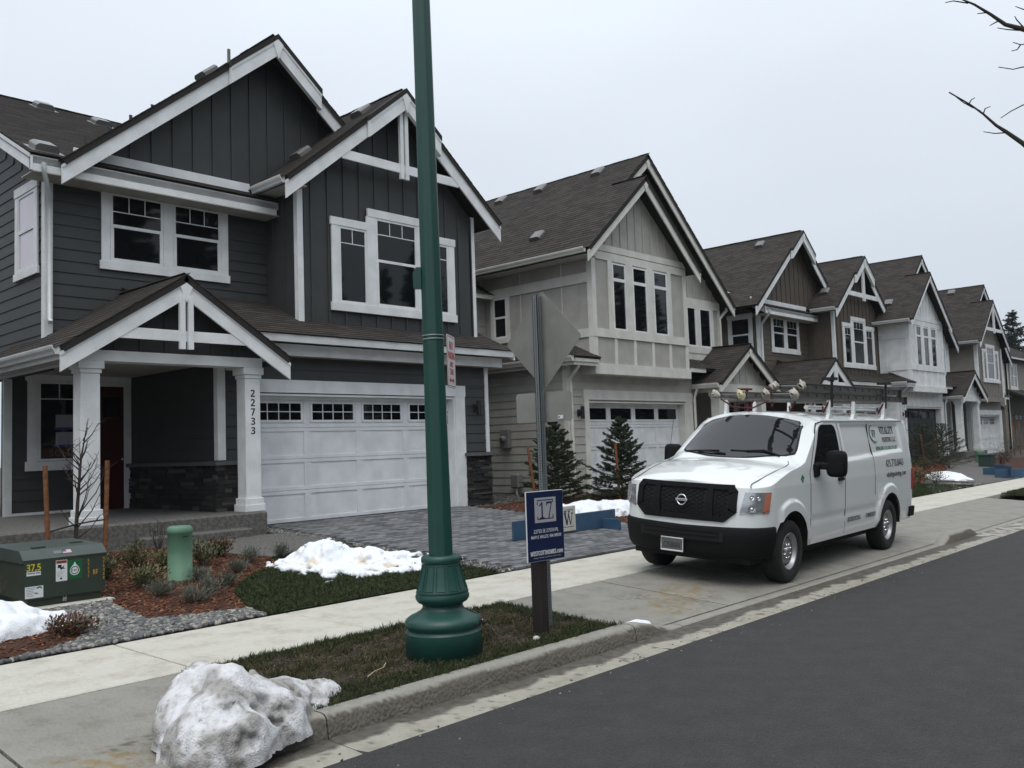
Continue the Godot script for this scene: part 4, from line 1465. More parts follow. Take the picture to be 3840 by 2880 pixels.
	rod("aerial", V, [Vector3(-0.25, van_top(-0.25, -0.9), 0.9), Vector3(-0.45, 2.1, 0.94)], [0.004, 0.002], M["gap"], 5)
	# writing on the flank
	var text := func(s: String, f: float, y: float, w: float, h: float, m: String, lean := 0.0, font := "Droid Serif", wt := 400) -> void:
		var b := Basis(Vector3(-1, lean, 0).normalized(), Vector3(0, 1, (van_wide(y) - van_wide(y + h)) / h).normalized(), Vector3(0, 0, -1))
		words(V, s, w, h, M[m], Transform3D(b, Vector3(f, y, -van_side(f - w / 2, y) - 0.0045)), font, wt)
	text.call("VITALITY", -3.61, 1.80, 0.66, 0.115, "print black", 0.0, "Droid Serif", 700)
	text.call("PAINTING LLC", -3.67, 1.675, 0.64, 0.075, "print black")
	text.call("BRINGING COLORS TO LIFE", -3.32, 1.555, 1.0, 0.055, "print green")
	text.call("425.770.8443", -3.58, 1.29, 0.84, 0.11, "print black", 0.0, "Droid Sans", 400)
	text.call("vitalitypainting.com", -3.58, 1.11, 0.93, 0.1, "print black", 0.0, "Droid Sans", 400)
	text.call("RESIDENTIAL", -1.93, 0.585, 0.52, 0.062, "print black", 0.0, "Droid Serif", 400)
	text.call("COMMERCIAL", -2.66, 0.585, 0.5, 0.062, "print black", 0.0, "Droid Serif", 400)
	text.call("VP", -3.245, 1.755, 0.17, 0.11, "print black", 0.0, "Droid Serif", 400)
	for k in 2:
		var cres := PackedVector2Array()
		for i in 25:
			var a := deg_to_rad((-20 if k else 60) + i * (150.0 if k else 170.0) / 24) + PI * (k + 0.0)
			cres.append(Vector2(cos(a) * 0.19, sin(a) * 0.145))
		for i in range(24, -1, -1):
			var a := deg_to_rad((-20 if k else 60) + i * (150.0 if k else 170.0) / 24) + PI * (k + 0.0)
			var thin := 0.19 - 0.035 * sin(PI * i / 24.0)
			cres.append(Vector2(cos(a) * thin, sin(a) * thin * 0.763))
		var lo := new_st()
		prism(lo, cres, 0, 0.002)
		put("logo_ring", done(lo), M["print green"], V, Transform3D(Basis(Vector3(-1, 0, 0), Vector3(0, 0.978, 0.21), Vector3(0, 0.21, -0.978)).orthonormalized(), Vector3(-3.33, 1.81, -van_side(-3.33, 1.81) - 0.006)))
	for q in [[0, 0.03], [0.03, 0], [0, -0.03], [-0.03, 0.01]]:
		van_piece("leaf_decal", V, ngon(-0.35 + q[0], 1.27 + q[1], 0.022, 10), left, M["print green"], 0.003, 0.0, 4, 4)
	# roof rack
	var R := grp("roof_rack", V)
	for f in [-1.76, -2.73, -4.07]:
		for s in [-1.0, 1.0]:
			var rp := new_st()
			prism(rp, poly([-0.09, 2.0, 0.09, 2.0, 0.09, 2.03, 0.035, 2.1, 0.02, 2.29, -0.02, 2.29, -0.035, 2.1, -0.09, 2.03]), s * 0.79 - 0.025, s * 0.79 + 0.025, Transform3D(Basis(), Vector3(f, 0, 0)))
			put("rack_post", done(rp), M["van white"], R)
		bevel("crossbar", R, Vector3(f - 0.02, 2.27, -0.82), Vector3(f + 0.02, 2.305, 0.82), 0.005, M["ladder metal"])
	rod("conduit_tube", R, [Vector3(-1.4, 2.19, -0.6), Vector3(-4.2, 2.19, -0.6)], [0.03], M["van white"], 10)
	for f in [-1.8, -4.1]:
		for l in [0.79, -0.1, -0.5]:
			var sp2 := new_st()
			sbox(sp2, Vector3(f - 0.035, 2.2, -l - 0.03), Vector3(f + 0.035, 2.62 if l > 0.5 else 2.46, -l - 0.015))
			sbox(sp2, Vector3(f - 0.02, 2.58 if l > 0.5 else 2.44, -l - 0.1), Vector3(f + 0.06, 2.62 if l > 0.5 else 2.47, -l + 0.1))
			put("strap", done(sp2), M["strap red"] if l < 0.5 else M["strap black"], R)
		for l in [0.79, 0.3, -0.35]:
			rod("strap", R, [Vector3(f + 0.05, 2.28, -l), Vector3(f + 0.12, 2.12, -l + 0.05), Vector3(f + 0.02, 2.2, -l + 0.1)], [0.014], M["strap red"], 5)
	rod("loose_strap", R, [Vector3(-1.0, 2.3, 0.5), Vector3(-1.1, 2.18, 0.35), Vector3(-1.2, 2.17, 0.1), Vector3(-1.3, 2.28, -0.1)], [0.012], M["strap red"], 5)
	return V


func make_ladder(called_xf: Transform3D, f0: float, f1: float, l0: float, l1: float, y: float, wrap: String) -> Node3D:
	var L := grp("extension_ladder", self, called_xf)
	for l in [l0, l1]:
		var st := new_st()
		sbox(st, Vector3(f1, y, -l - 0.015), Vector3(f0, y + 0.012, -l + 0.015))
		sbox(st, Vector3(f1, y + 0.083, -l - 0.015), Vector3(f0, y + 0.095, -l + 0.015))
		sbox(st, Vector3(f1, y + 0.012, -l - 0.006), Vector3(f0, y + 0.083, -l + 0.002))
		put("rail", done(st), M["ladder metal"], L)
		if wrap:
			var rag := new_st()
			var ff := FastNoiseLite.new()
			ff.seed = int(l * 100) + int(y * 10)
			ff.frequency = 9.0
			var rings := []
			for i in 7:
				var ring := []
				for k in 10:
					var a := TAU * k / 10
					var r := (0.042 + 0.01 * sin(i * 2.0 + l * 9.0)) * (1.0 if i > 0 and i < 6 else 0.35)
					var p := Vector3(f0 - 0.1 + i * 0.022, y + 0.05 + sin(a) * r * 1.15, -l + cos(a) * r)
					ring.append(p + Vector3(0, 1, 1) * ff.get_noise_3dv(p * 2.2) * 0.075)
				rings.append(ring)
			rag.set_smooth_group(1)
			for i in 6:
				for k in 10:
					quad(rag, rings[i][k], rings[i][(k + 1) % 10], rings[i + 1][(k + 1) % 10], rings[i + 1][k])
			put("rag_wrap", done(rag), M[wrap if l == l0 else "rag"], L)
	var f := f0 - 0.2
	while f > f1:
		rod("rung", L, [Vector3(f, y + 0.048, -l0 - 0.02), Vector3(f, y + 0.048, -l1 + 0.02)], [0.017], M["ladder metal"], 8)
		for l in [l0, l1]:
			bx("rung_plate", L, f - 0.016, y + 0.03, -l - 0.0165, f + 0.016, y + 0.066, -l + 0.0165, M["gap"])
		f -= 0.305
	bx("ladder_foot", L, f1 - 0.05, y - 0.03, -l0 - 0.03, f1 + 0.03, y + 0.1, -l0 + 0.03, M["gap"])
	return L


# ---------- ground ----------
func gh(z: float) -> float:
	return clampf((-8.5 - z) * 0.0535, 0.0, 0.35)


func apron_y(z: float) -> float:
	return lerpf(0.0, -0.125, clampf((z + 6.9) / 1.75, 0.0, 1.0))


func flat_sheet(called: String, p: PackedVector2Array, lift: float, m: Material, parent: Node = self) -> MeshInstance3D:
	var st := new_st()
	var t := Geometry2D.triangulate_polygon(p)
	for i in range(0, t.size(), 3):
		var a := p[t[i]]
		var b := p[t[i + 1]]
		var c := p[t[i + 2]]
		if (b - a).cross(c - a) < 0:
			var k := b
			b = c
			c = k
		tri(st, Vector3(a.x, gh(a.y) + lift, a.y), Vector3(b.x, gh(b.y) + lift, b.y), Vector3(c.x, gh(c.y) + lift, c.y))
	return put(called, done(st), m, parent)


# a concrete slab with eased edges whose top follows a height function of x and z
func panel(called: String, parent: Node, x0: float, x1: float, z0: float, z1: float, fy: Callable, m: Material, gap := 0.007, thick := 0.12) -> void:
	var e := 0.012
	x0 += gap
	x1 -= gap
	z0 += gap
	z1 -= gap
	var st := new_st()
	var o := [Vector2(x0, z0), Vector2(x1, z0), Vector2(x1, z1), Vector2(x0, z1)]
	var i := [Vector2(x0 + e, z0 + e), Vector2(x1 - e, z0 + e), Vector2(x1 - e, z1 - e), Vector2(x0 + e, z1 - e)]
	var v := func(q: Vector2, d: float) -> Vector3:
		return Vector3(q.x, fy.call(q.x, q.y) - d, q.y)
	quad(st, v.call(i[0], 0), v.call(i[1], 0), v.call(i[2], 0), v.call(i[3], 0))
	for k in 4:
		var n := (k + 1) % 4
		quad(st, v.call(i[k], 0), v.call(o[k], 0.009), v.call(o[n], 0.009), v.call(i[n], 0))
		quad(st, v.call(o[k], 0.009), v.call(o[k], thick), v.call(o[n], thick), v.call(o[n], 0.009))
	put(called, done(st), m, parent)


# a slab divided finely, its colour computed at every corner
func tinted_panel(called: String, parent: Node, x0: float, x1: float, z0: float, z1: float, fy: Callable, fc: Callable, m: Material, step := 0.035, gap := 0.007) -> void:
	x0 += gap
	x1 -= gap
	z0 += gap
	z1 -= gap
	var nx := int((x1 - x0) / step) + 1
	var nz := int((z1 - z0) / step) + 1
	var st := new_st()
	st.set_smooth_group(1)
	for j in nz:
		for i in nx:
			for w in [[0, 0], [1, 0], [1, 1], [0, 0], [1, 1], [0, 1]]:
				var a := i + int(w[0])
				var b := j + int(w[1])
				var x := lerpf(x0, x1, float(a) / nx)
				var z := lerpf(z0, z1, float(b) / nz)
				var d := 0.008 if a == 0 or b == 0 or a == nx or b == nz else 0.0
				st.set_color(fc.call(x, z))
				st.add_vertex(Vector3(x, fy.call(x, z) - d, z))
	st.set_smooth_group(-1)
	var o := [Vector2(x0, z0), Vector2(x1, z0), Vector2(x1, z1), Vector2(x0, z1)]
	for k in 4:
		var p: Vector2 = o[k]
		var q: Vector2 = o[(k + 1) % 4]
		st.set_color(fc.call(p.x, p.y))
		quad(st, Vector3(p.x, fy.call(p.x, p.y) - 0.008, p.y), Vector3(p.x, -0.3, p.y), Vector3(q.x, -0.3, q.y), Vector3(q.x, fy.call(q.x, q.y) - 0.008, q.y))
	put(called, done(st), m, parent)


# kerb of changing height h(x); road dirt clings to its face below a ragged line
func kerb_run(called: String, parent: Node, x0: float, x1: float, h: Callable, m: Material) -> void:
	var st := new_st()
	var nz := FastNoiseLite.new()
	nz.seed = 14
	nz.frequency = 1.0
	nz.fractal_octaves = 4
	var fine := x0 > -3.0 and x1 < 26.0
	var n := maxi(1, int((x1 - x0) / (0.03 if fine else 0.2)))
	var prof := [[-5.17, -9.0], [-5.17, -0.012], [-5.155, 0.0], [-5.06, 0.0], [-5.035, -0.006], [-5.015, -0.022], [-5.008, -0.04], [-5.004, -0.06], [-5.0, -0.08], [-4.996, -0.1], [-4.99, -0.15], [-4.985, -9.0]]
	var rows := []
	var cols := []
	for i in n + 1:
		var x := lerpf(x0 + 0.006, x1 - 0.006, float(i) / n)
		var t: float = h.call(x)
		var row := []
		var crow := []
		for j in prof.size():
			var y := maxf(t + prof[j][1], -0.22)
			row.append(Vector3(x, y, prof[j][0]))
			var v := 1.0 + 0.12 * nz.get_noise_2d(x * 3.0, j * 0.6) + 0.06 * nz.get_noise_2d(x * 14.0, j * 1.5)
			var c := Color(0.30 * v, 0.29 * v, 0.26 * v)
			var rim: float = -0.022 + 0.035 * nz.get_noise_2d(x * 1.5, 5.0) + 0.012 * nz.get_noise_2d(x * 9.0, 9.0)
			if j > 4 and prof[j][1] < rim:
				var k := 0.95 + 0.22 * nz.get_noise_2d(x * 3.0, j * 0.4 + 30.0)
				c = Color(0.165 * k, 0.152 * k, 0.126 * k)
			crow.append(c)
		rows.append(row)
		cols.append(crow)
	st.set_smooth_group(4)
	for i in n:
		for j in prof.size() - 1:
			for w in [[0, 0], [1, 0], [1, 1], [0, 0], [1, 1], [0, 1]]:
				st.set_color(cols[i + w[0]][j + w[1]])
				st.add_vertex(rows[i + w[0]][j + w[1]])
	st.set_smooth_group(-1)
	for r in [rows[0], rows[-1]]:
		for j in range(1, prof.size() - 1):
			tri(st, r[0], r[j], r[j + 1])
	put(called, done(st), m, parent)


func scatter(called: String, p: PackedVector2Array, count: int, mesh: Mesh, m: Material, colours: Array, size: Vector2, lift: float, lean: float, keep = null, flat := Vector3.ONE) -> MultiMeshInstance3D:
	var lo := Vector2(INF, INF)
	var hi := -lo
	for q in p:
		lo = lo.min(q)
		hi = hi.max(q)
	var all := []
	var tries := 0
	while all.size() < count and tries < count * 6:
		tries += 1
		var q := Vector2(rng.randf_range(lo.x, hi.x), rng.randf_range(lo.y, hi.y))
		if not Geometry2D.is_point_in_polygon(q, p):
			continue
		var k: float = 0.0
		if keep != null:
			k = keep.call(q)
			if k < 0:
				continue
		var s := rng.randf_range(size.x, size.y)
		var b := Basis(Vector3.UP, rng.randf() * TAU) * Basis(Vector3.RIGHT, rng.randf_range(-lean, lean)) * Basis(Vector3.FORWARD, rng.randf_range(-lean, lean))
		b = b * Basis.from_scale(flat * s * Vector3(rng.randf_range(0.8, 1.25), rng.randf_range(0.8, 1.25), rng.randf_range(0.8, 1.25)))
		var ci := clampi(int(k) * 3 + rng.randi() % 3, 0, colours.size() - 1) if keep != null else rng.randi() % colours.size()
		var c: Color = colours[ci]
		var t := rng.randf_range(0.75, 1.25)
		all.append([Transform3D(b, Vector3(q.x, gh(q.y) + lift, q.y)), Color(c.r * t, c.g * t, c.b * t)])
	var mm := MultiMesh.new()
	mm.transform_format = MultiMesh.TRANSFORM_3D
	mm.use_colors = true
	mm.mesh = mesh
	mm.instance_count = all.size()
	for i in all.size():
		mm.set_instance_transform(i, all[i][0])
		mm.set_instance_color(i, all[i][1])
	var o := MultiMeshInstance3D.new()
	o.name = called
	o.multimesh = mm
	o.material_override = m
	add_child(o, true)
	stuff(o)
	return o


func pebble(sd: int) -> Mesh:
	var st := new_st()
	st.set_smooth_group(1)
	var f := FastNoiseLite.new()
	f.seed = sd
	f.frequency = 0.9
	var rows := []
	for j in 6:
		var row := []
		for i in 9:
			var a := TAU * (i % 8) / 8.0
			var b := -PI / 2 + PI * j / 5.0
			var d := Vector3(cos(a) * cos(b), sin(b) * 0.65, sin(a) * cos(b))
			row.append(d * (0.5 + 0.16 * f.get_noise_3dv(d * 1.4)))
		rows.append(row)
	for j in 5:
		for i in 8:
			quad(st, rows[j][i], rows[j + 1][i], rows[j + 1][i + 1], rows[j][i + 1])
	return done(st)


func tuft(blades: int, tall: float, wide: float, spread: float, sd: int) -> Mesh:
	var r := RandomNumberGenerator.new()
	r.seed = sd
	var st := new_st()
	for i in blades:
		var a := r.randf() * TAU
		var d := Vector3(cos(a), 0, sin(a))
		var s := Vector3(-sin(a), 0, cos(a)) * wide
		var o := Vector3(r.randf_range(-1, 1), 0, r.randf_range(-1, 1)) * spread * 0.5
		var h := tall * r.randf_range(0.55, 1.1)
		var b := r.randf_range(0.1, 0.7) * h
		var mid := o + d * b * 0.35 + Vector3(0, h * 0.6, 0)
		var tip := o + d * b + Vector3(0, h, 0)
		quad(st, o - s, mid - s * 0.8, mid + s * 0.8, o + s)
		tri(st, mid - s * 0.8, tip, mid + s * 0.8)
	return done(st)


# lumps: [x, z, radius x, radius z, height]; the joined field is meshed as surface nets
func snow_pile(label: String, lumps: Array, sd: int, dirt: float, stains: Array, step := 0.03, rough := 1.0, join := 0.08, fine := 0.022) -> Node3D:
	var f := FastNoiseLite.new()
	f.seed = sd
	f.frequency = 1.0
	f.fractal_octaves = 3
	var lo := Vector3(INF, -0.06, INF)
	var hi := Vector3(-INF, 0, -INF)
	for l in lumps:
		lo = Vector3(minf(lo.x, l[0] - l[2] * 1.25), lo.y, minf(lo.z, l[1] - l[3] * 1.25))
		hi = Vector3(maxf(hi.x, l[0] + l[2] * 1.25), maxf(hi.y, l[4] * 1.35 + 0.06), maxf(hi.z, l[1] + l[3] * 1.25))
	var mid := (lo + hi) / 2
	var base := gh(mid.z)
	var n := Vector3i(((hi - lo) / step).ceil()) + Vector3i.ONE
	var val := PackedFloat32Array()
	val.resize(n.x * n.y * n.z)
	var at_i := 0
	for k in n.z:
		for j in n.y:
			for i in n.x:
				var p := lo + Vector3(i, j, k) * step
				var d := 9.0
				for l in lumps:
					var r := Vector3(l[2], l[4], l[3])
					var q := Vector3(p.x - l[0], maxf(p.y, -0.02), p.z - l[1]) / r
					var e: float = (q.length() - 1.0) * minf(minf(r.x, r.z), r.y * 1.3)
					var h := clampf(0.5 + 0.5 * (d - e) / join, 0.0, 1.0)
					d = lerpf(d, e, h) - join * h * (1.0 - h)
				if d < 0.25:
					var n1 := f.get_noise_3dv(p * 2.7)
					var n2 := f.get_noise_3dv(p * 8.5 + Vector3(7, 3, 1))
					var pit := maxf(0.0, f.get_noise_3dv(p * 4.2 + Vector3(40, 0, 9)) - 0.2)
					d += rough * (0.1 * n1 + fine * n2 + 0.26 * pit)
				val[at_i] = d
				at_i += 1
	var sx := 1
	var sy := n.x
	var sz := n.x * n.y
	var corner := [0, sx, sy, sx + sy, sz, sx + sz, sy + sz, sx + sy + sz]
	var edges := [[0, 1], [2, 3], [4, 5], [6, 7], [0, 2], [1, 3], [4, 6], [5, 7], [0, 4], [1, 5], [2, 6], [3, 7]]
	var verts := {}
	for k in n.z - 1:
		for j in n.y - 1:
			for i in n.x - 1:
				var o := i + j * sy + k * sz
				var inside := 0
				for c in 8:
					if val[o + corner[c]] < 0:
						inside += 1
				if inside == 0 or inside == 8:
					continue
				var s := Vector3.ZERO
				var m := 0
				for e in edges:
					var va := val[o + corner[e[0]]]
					var vb := val[o + corner[e[1]]]
					if (va < 0) != (vb < 0):
						var t := va / (va - vb)
						var pa := Vector3(e[0] & 1, (e[0] >> 1) & 1, (e[0] >> 2) & 1)
						var pb := Vector3(e[1] & 1, (e[1] >> 1) & 1, (e[1] >> 2) & 1)
						s += pa.lerp(pb, t)
						m += 1
				verts[o] = lo + (Vector3(i, j, k) + s / m) * step
	var st := new_st()
	st.set_smooth_group(1)
	var vert := func(o: int) -> void:
		var p: Vector3 = verts[o]
		var patch := smoothstep(-0.2, 0.3, f.get_noise_3dv(p * 2.4 + Vector3(70, 0, 0)))
		var speck := smoothstep(0.08, 0.5, f.get_noise_3dv(p * 19.0 + Vector3(0, 30, 0)))
		var g := dirt * (0.42 * patch + 0.4 * patch * speck + 0.22 * speck)
		var c := Color(0.87, 0.9, 0.94).lerp(Color(0.62, 0.62, 0.63), clampf(dirt - 0.5, 0, 1) * 0.8).lerp(Color(0.2, 0.18, 0.155), clampf(g, 0, 0.85))
		for q in stains:
			var d := Vector2((p.x - q[0]) / q[2], (p.z - q[1]) / q[2]).length()
			var k := smoothstep(1.0, 0.2, d + 0.7 * f.get_noise_2d(p.x * 7, p.z * 7))
			c = c.lerp(q[3], k * 0.7)
		st.set_color(c)
		st.add_vertex(Vector3(p.x - mid.x, p.y + gh(p.z) - base, p.z - mid.z))
	for k in range(1, n.z - 1):
		for j in range(1, n.y - 1):
			for i in range(1, n.x - 1):
				var o := i + j * sy + k * sz
				for ax in [[sx, sy, sz], [sy, sz, sx], [sz, sx, sy]]:
					var va := val[o]
					var vb := val[o + ax[0]]
					if (va < 0) == (vb < 0):
						continue
					var q := [o, o - ax[1], o - ax[1] - ax[2], o - ax[2]]
					if not (verts.has(q[0]) and verts.has(q[1]) and verts.has(q[2]) and verts.has(q[3])):
						continue
					if va < 0:
						q.reverse()
					for w in [0, 1, 2, 0, 2, 3]:
						vert.call(q[w])
	var o2 := put("snow_pile", done(st), M["snow"], self, at(mid.x, base, mid.z))
	tag(o2, label, "snow pile")
	return o2


# ---------- plants ----------
func leaf(st: SurfaceTool, o: Vector3, d: Vector3, l: float, w: float, c: Color) -> void:
	var s := d.cross(Vector3(0.3, 1, 0.2)).normalized() * w
	var n := d.cross(s).normalized()
	st.set_color(c)
	var m := o + d * l * 0.5 + n * l * 0.08
	tri(st, o, m - s, m + s)
	tri(st, m - s, o + d * l, m + s)


func shrub(label: String, x: float, z: float, kind: String, wide: float, tall: float, sd: int) -> Node3D:
	var r := RandomNumberGenerator.new()
	r.seed = sd
	var H := tag(grp("shrub", self, at(x, gh(z) + 0.01, z)), label, "shrub", "small shrubs in the mulch beds")
	var st := new_st()
	var lf := new_st()
	lf.set_smooth_group(-1)
	var green := [lin(0.065, 0.08, 0.025), lin(0.04, 0.058, 0.02), lin(0.115, 0.115, 0.045), lin(0.15, 0.125, 0.06)]
	if kind == "lavender":
		green = [lin(0.1, 0.115, 0.08), lin(0.065, 0.08, 0.055), lin(0.15, 0.155, 0.12)]
	elif kind == "red":
		green = [lin(0.12, 0.03, 0.02), lin(0.06, 0.05, 0.02), lin(0.045, 0.055, 0.02), lin(0.16, 0.05, 0.03)]
	elif kind == "dark":
		green = [lin(0.022, 0.038, 0.012), lin(0.035, 0.05, 0.015), lin(0.06, 0.075, 0.025)]
	var stems := 16 if kind != "twigs" else 12
	for i in stems:
		var a := r.randf() * TAU
		var lean := r.randf_range(0.1, 1.0)
		var tip := Vector3(cos(a) * wide * 0.5 * lean, tall * r.randf_range(0.55, 1.0) * (1.2 - 0.5 * lean), sin(a) * wide * 0.5 * lean)
		var mid := tip * 0.5 + Vector3(r.randf_range(-1, 1), r.randf() * 0.6, r.randf_range(-1, 1)) * 0.06 * wide
		tube(st, [Vector3(tip.x * 0.08, -0.02, tip.z * 0.08), mid, tip], [0.006, 0.004, 0.002], 4, false)
		if kind == "twigs":
			for k in 3:
				var b := mid.lerp(tip, r.randf())
				tube(st, [b, b + Vector3(r.randf_range(-1, 1), r.randf_range(0.4, 1), r.randf_range(-1, 1)) * 0.1], [0.003, 0.0015], 3, false)
			continue
		var n := 46 if kind != "lavender" else 60
		for k in n:
			var t := sqrt(r.randf())
			var p := mid.lerp(tip, t) if r.randf() < 0.7 else (tip * 0.1).lerp(mid, t)
			p += Vector3(r.randf_range(-1, 1), r.randf_range(-0.5, 1), r.randf_range(-1, 1)) * 0.16 * wide
			p.y = maxf(p.y, 0.01)
			var d := (Vector3(r.randf_range(-1, 1), r.randf_range(-0.2, 1.0), r.randf_range(-1, 1)) + tip.normalized()).normalized()
			var c: Color = green[r.randi() % green.size()]
			var v := r.randf_range(0.7, 1.3)
			leaf(lf, p, d, r.randf_range(0.7, 1.2) * (0.045 if kind != "lavender" else 0.06) * (1.5 if kind == "dark" else 1.0), 0.011 if kind != "lavender" else 0.0028, Color(c.r * v, c.g * v, c.b * v))
	put("stems", done(st), M["bark"], H)
	if kind != "twigs":
		put("leaves", done(lf), M["tinted leaf"], H)
	return H


func spruce(label: String, x: float, z: float, tall: float, wide: float, sd: int, needles := 66) -> Node3D:
	var r := RandomNumberGenerator.new()
	r.seed = sd
	var H := tag(grp("spruce_sapling", self, at(x, gh(z), z)), label, "tree", "young spruces between the driveways")
	rod("trunk", H, [Vector3(0, -0.05, 0), Vector3(0.01, tall * 0.5, 0), Vector3(0, tall * 0.98, 0)], [0.028, 0.018, 0.006], M["bark"], 7)
	var st := new_st()
	var lf := new_st()
	var y := 0.12
	var twig := func(a: Vector3, b: Vector3, n: int) -> void:
		var d := (b - a).normalized()
		for k in n:
			var p := a.lerp(b, (k + r.randf()) / n)
			var v := Vector3(r.randf_range(-1, 1), r.randf_range(-0.7, 1), r.randf_range(-1, 1)).normalized()
			var q := (d * 0.7 + v).normalized()
			var g := r.randf_range(0.6, 1.35)
			var c := Color(0.026 * g, 0.042 * g, 0.02 * g) if r.randf() < 0.85 else Color(0.075 * g, 0.085 * g, 0.035 * g)
			lf.set_color(c)
			var s := q.cross(v + Vector3(0.1, 0.2, 0.3)).normalized() * 0.011
			tri(lf, p - s, p + q * r.randf_range(0.03, 0.055), p + s)
	while y < tall * 0.98:
		var t := y / tall
		var len := wide * 0.5 * pow(1.0 - t, 0.8) * r.randf_range(0.75, 1.15) + 0.05
		var n := 5 + r.randi() % 3
		var ph := r.randf() * TAU
		for i in n:
			var a := ph + TAU * i / n + r.randf_range(-0.25, 0.25)
			var up := lerpf(-0.05, 0.75, t) + r.randf_range(-0.1, 0.1)
			var l := len * r.randf_range(0.75, 1.15)
			var d := Vector3(cos(a), up, sin(a)).normalized()
			var o := Vector3(0, y + r.randf_range(-0.04, 0.04), 0)
			var m := o + d * l * 0.55
			var e := o + d * l + Vector3(0, l * 0.12, 0)
			tube(st, [o, m, e], [0.009, 0.006, 0.002], 4, false)
			twig.call(o.lerp(m, 0.25), m, needles)
			twig.call(m, e, needles)
			var side := d.cross(Vector3.UP).normalized()
			for k in int(3 + l * 11):
				var f := r.randf_range(0.3, 0.95)
				var b := o.lerp(m, f * 2) if f < 0.5 else m.lerp(e, f * 2 - 1)
				var sl := l * (1.05 - f) * r.randf_range(0.35, 0.65) + 0.04
				var c := b + (side * (1 if k % 2 else -1) + d * 0.8 + Vector3(0, r.randf_range(-0.15, 0.35), 0)).normalized() * sl
				tube(st, [b, c], [0.004, 0.0015], 3, false)
				twig.call(b, c, int(needles * 0.55))
		y += 0.085 + 0.05 * t
	twig.call(Vector3(0, tall * 0.85, 0), Vector3(0, tall, 0), 30)
	put("branches", done(st), M["bark"], H)
	put("needles", done(lf), M["tinted leaf"], H)
	return H


func conifer_shape(parent: Node3D, tall: float, wide: float, sd: int, bare := 0.2) -> void:
	var r := RandomNumberGenerator.new()
	r.seed = sd
	rod("trunk", parent, [Vector3(0, -0.5, 0), Vector3(0.1, tall * 0.5, 0), Vector3(0, tall, 0)], [tall * 0.013, tall * 0.009, 0.03], M["bark"], 8)
	var lf := new_st()
	var st := new_st()
	var y := tall * bare
	while y < tall:
		var t := (y - tall * bare) / (tall * (1 - bare))
		var n := 5 + r.randi() % 4
		for i in n:
			var a := r.randf() * TAU
			var l := (wide * 0.5 * pow(1 - t, 0.75) + 0.25) * r.randf_range(0.55, 1.15)
			var o := Vector3(0, y + r.randf_range(-0.4, 0.4), 0)
			var d := Vector3(cos(a), lerpf(-0.12, 0.55, t * t), sin(a))
			var e := o + d * l
			tube(st, [o, e], [0.05, 0.015], 3, false)
			for k in int(14 + l * 22):
				var f := pow(r.randf(), 0.7)
				var p := o.lerp(e, f) + Vector3(r.randf_range(-1, 1), r.randf_range(-0.7, 0.3), r.randf_range(-1, 1)) * (0.32 + 0.3 * (1 - f)) * minf(1.0, l * 0.4)
				var q := (d * 0.6 + Vector3(r.randf_range(-1, 1), r.randf_range(-0.9, 0.3), r.randf_range(-1, 1))).normalized()
				var g := r.randf_range(0.55, 1.3)
				lf.set_color(Color(0.02 * g, 0.034 * g, 0.018 * g))
				var s := q.cross(Vector3(r.randf() - 0.5, r.randf() - 0.5, r.randf() - 0.5)).normalized() * r.randf_range(0.05, 0.11)
				var w := p + q * r.randf_range(0.22, 0.5)
				tri(lf, p - s, w, p + s)
		y += tall * 0.022
	put("limbs", done(st), M["bark"], parent)
	put("crown", done(lf), M["tinted leaf"], parent)


func stake(label: String, x: float, z: float, top: Vector3) -> Node3D:
	var st := new_st()
	var b := Vector3(0, -0.3, 0)
	var d := top - Vector3(x, gh(z), z)
	tube(st, [b, d], [0.036, 0.034], 4, true)
	var o := put("tree_stake", done(st), M["stake wood"], self, at(x, gh(z), z))
	return tag(o, label, "stake", "wooden tree stakes")


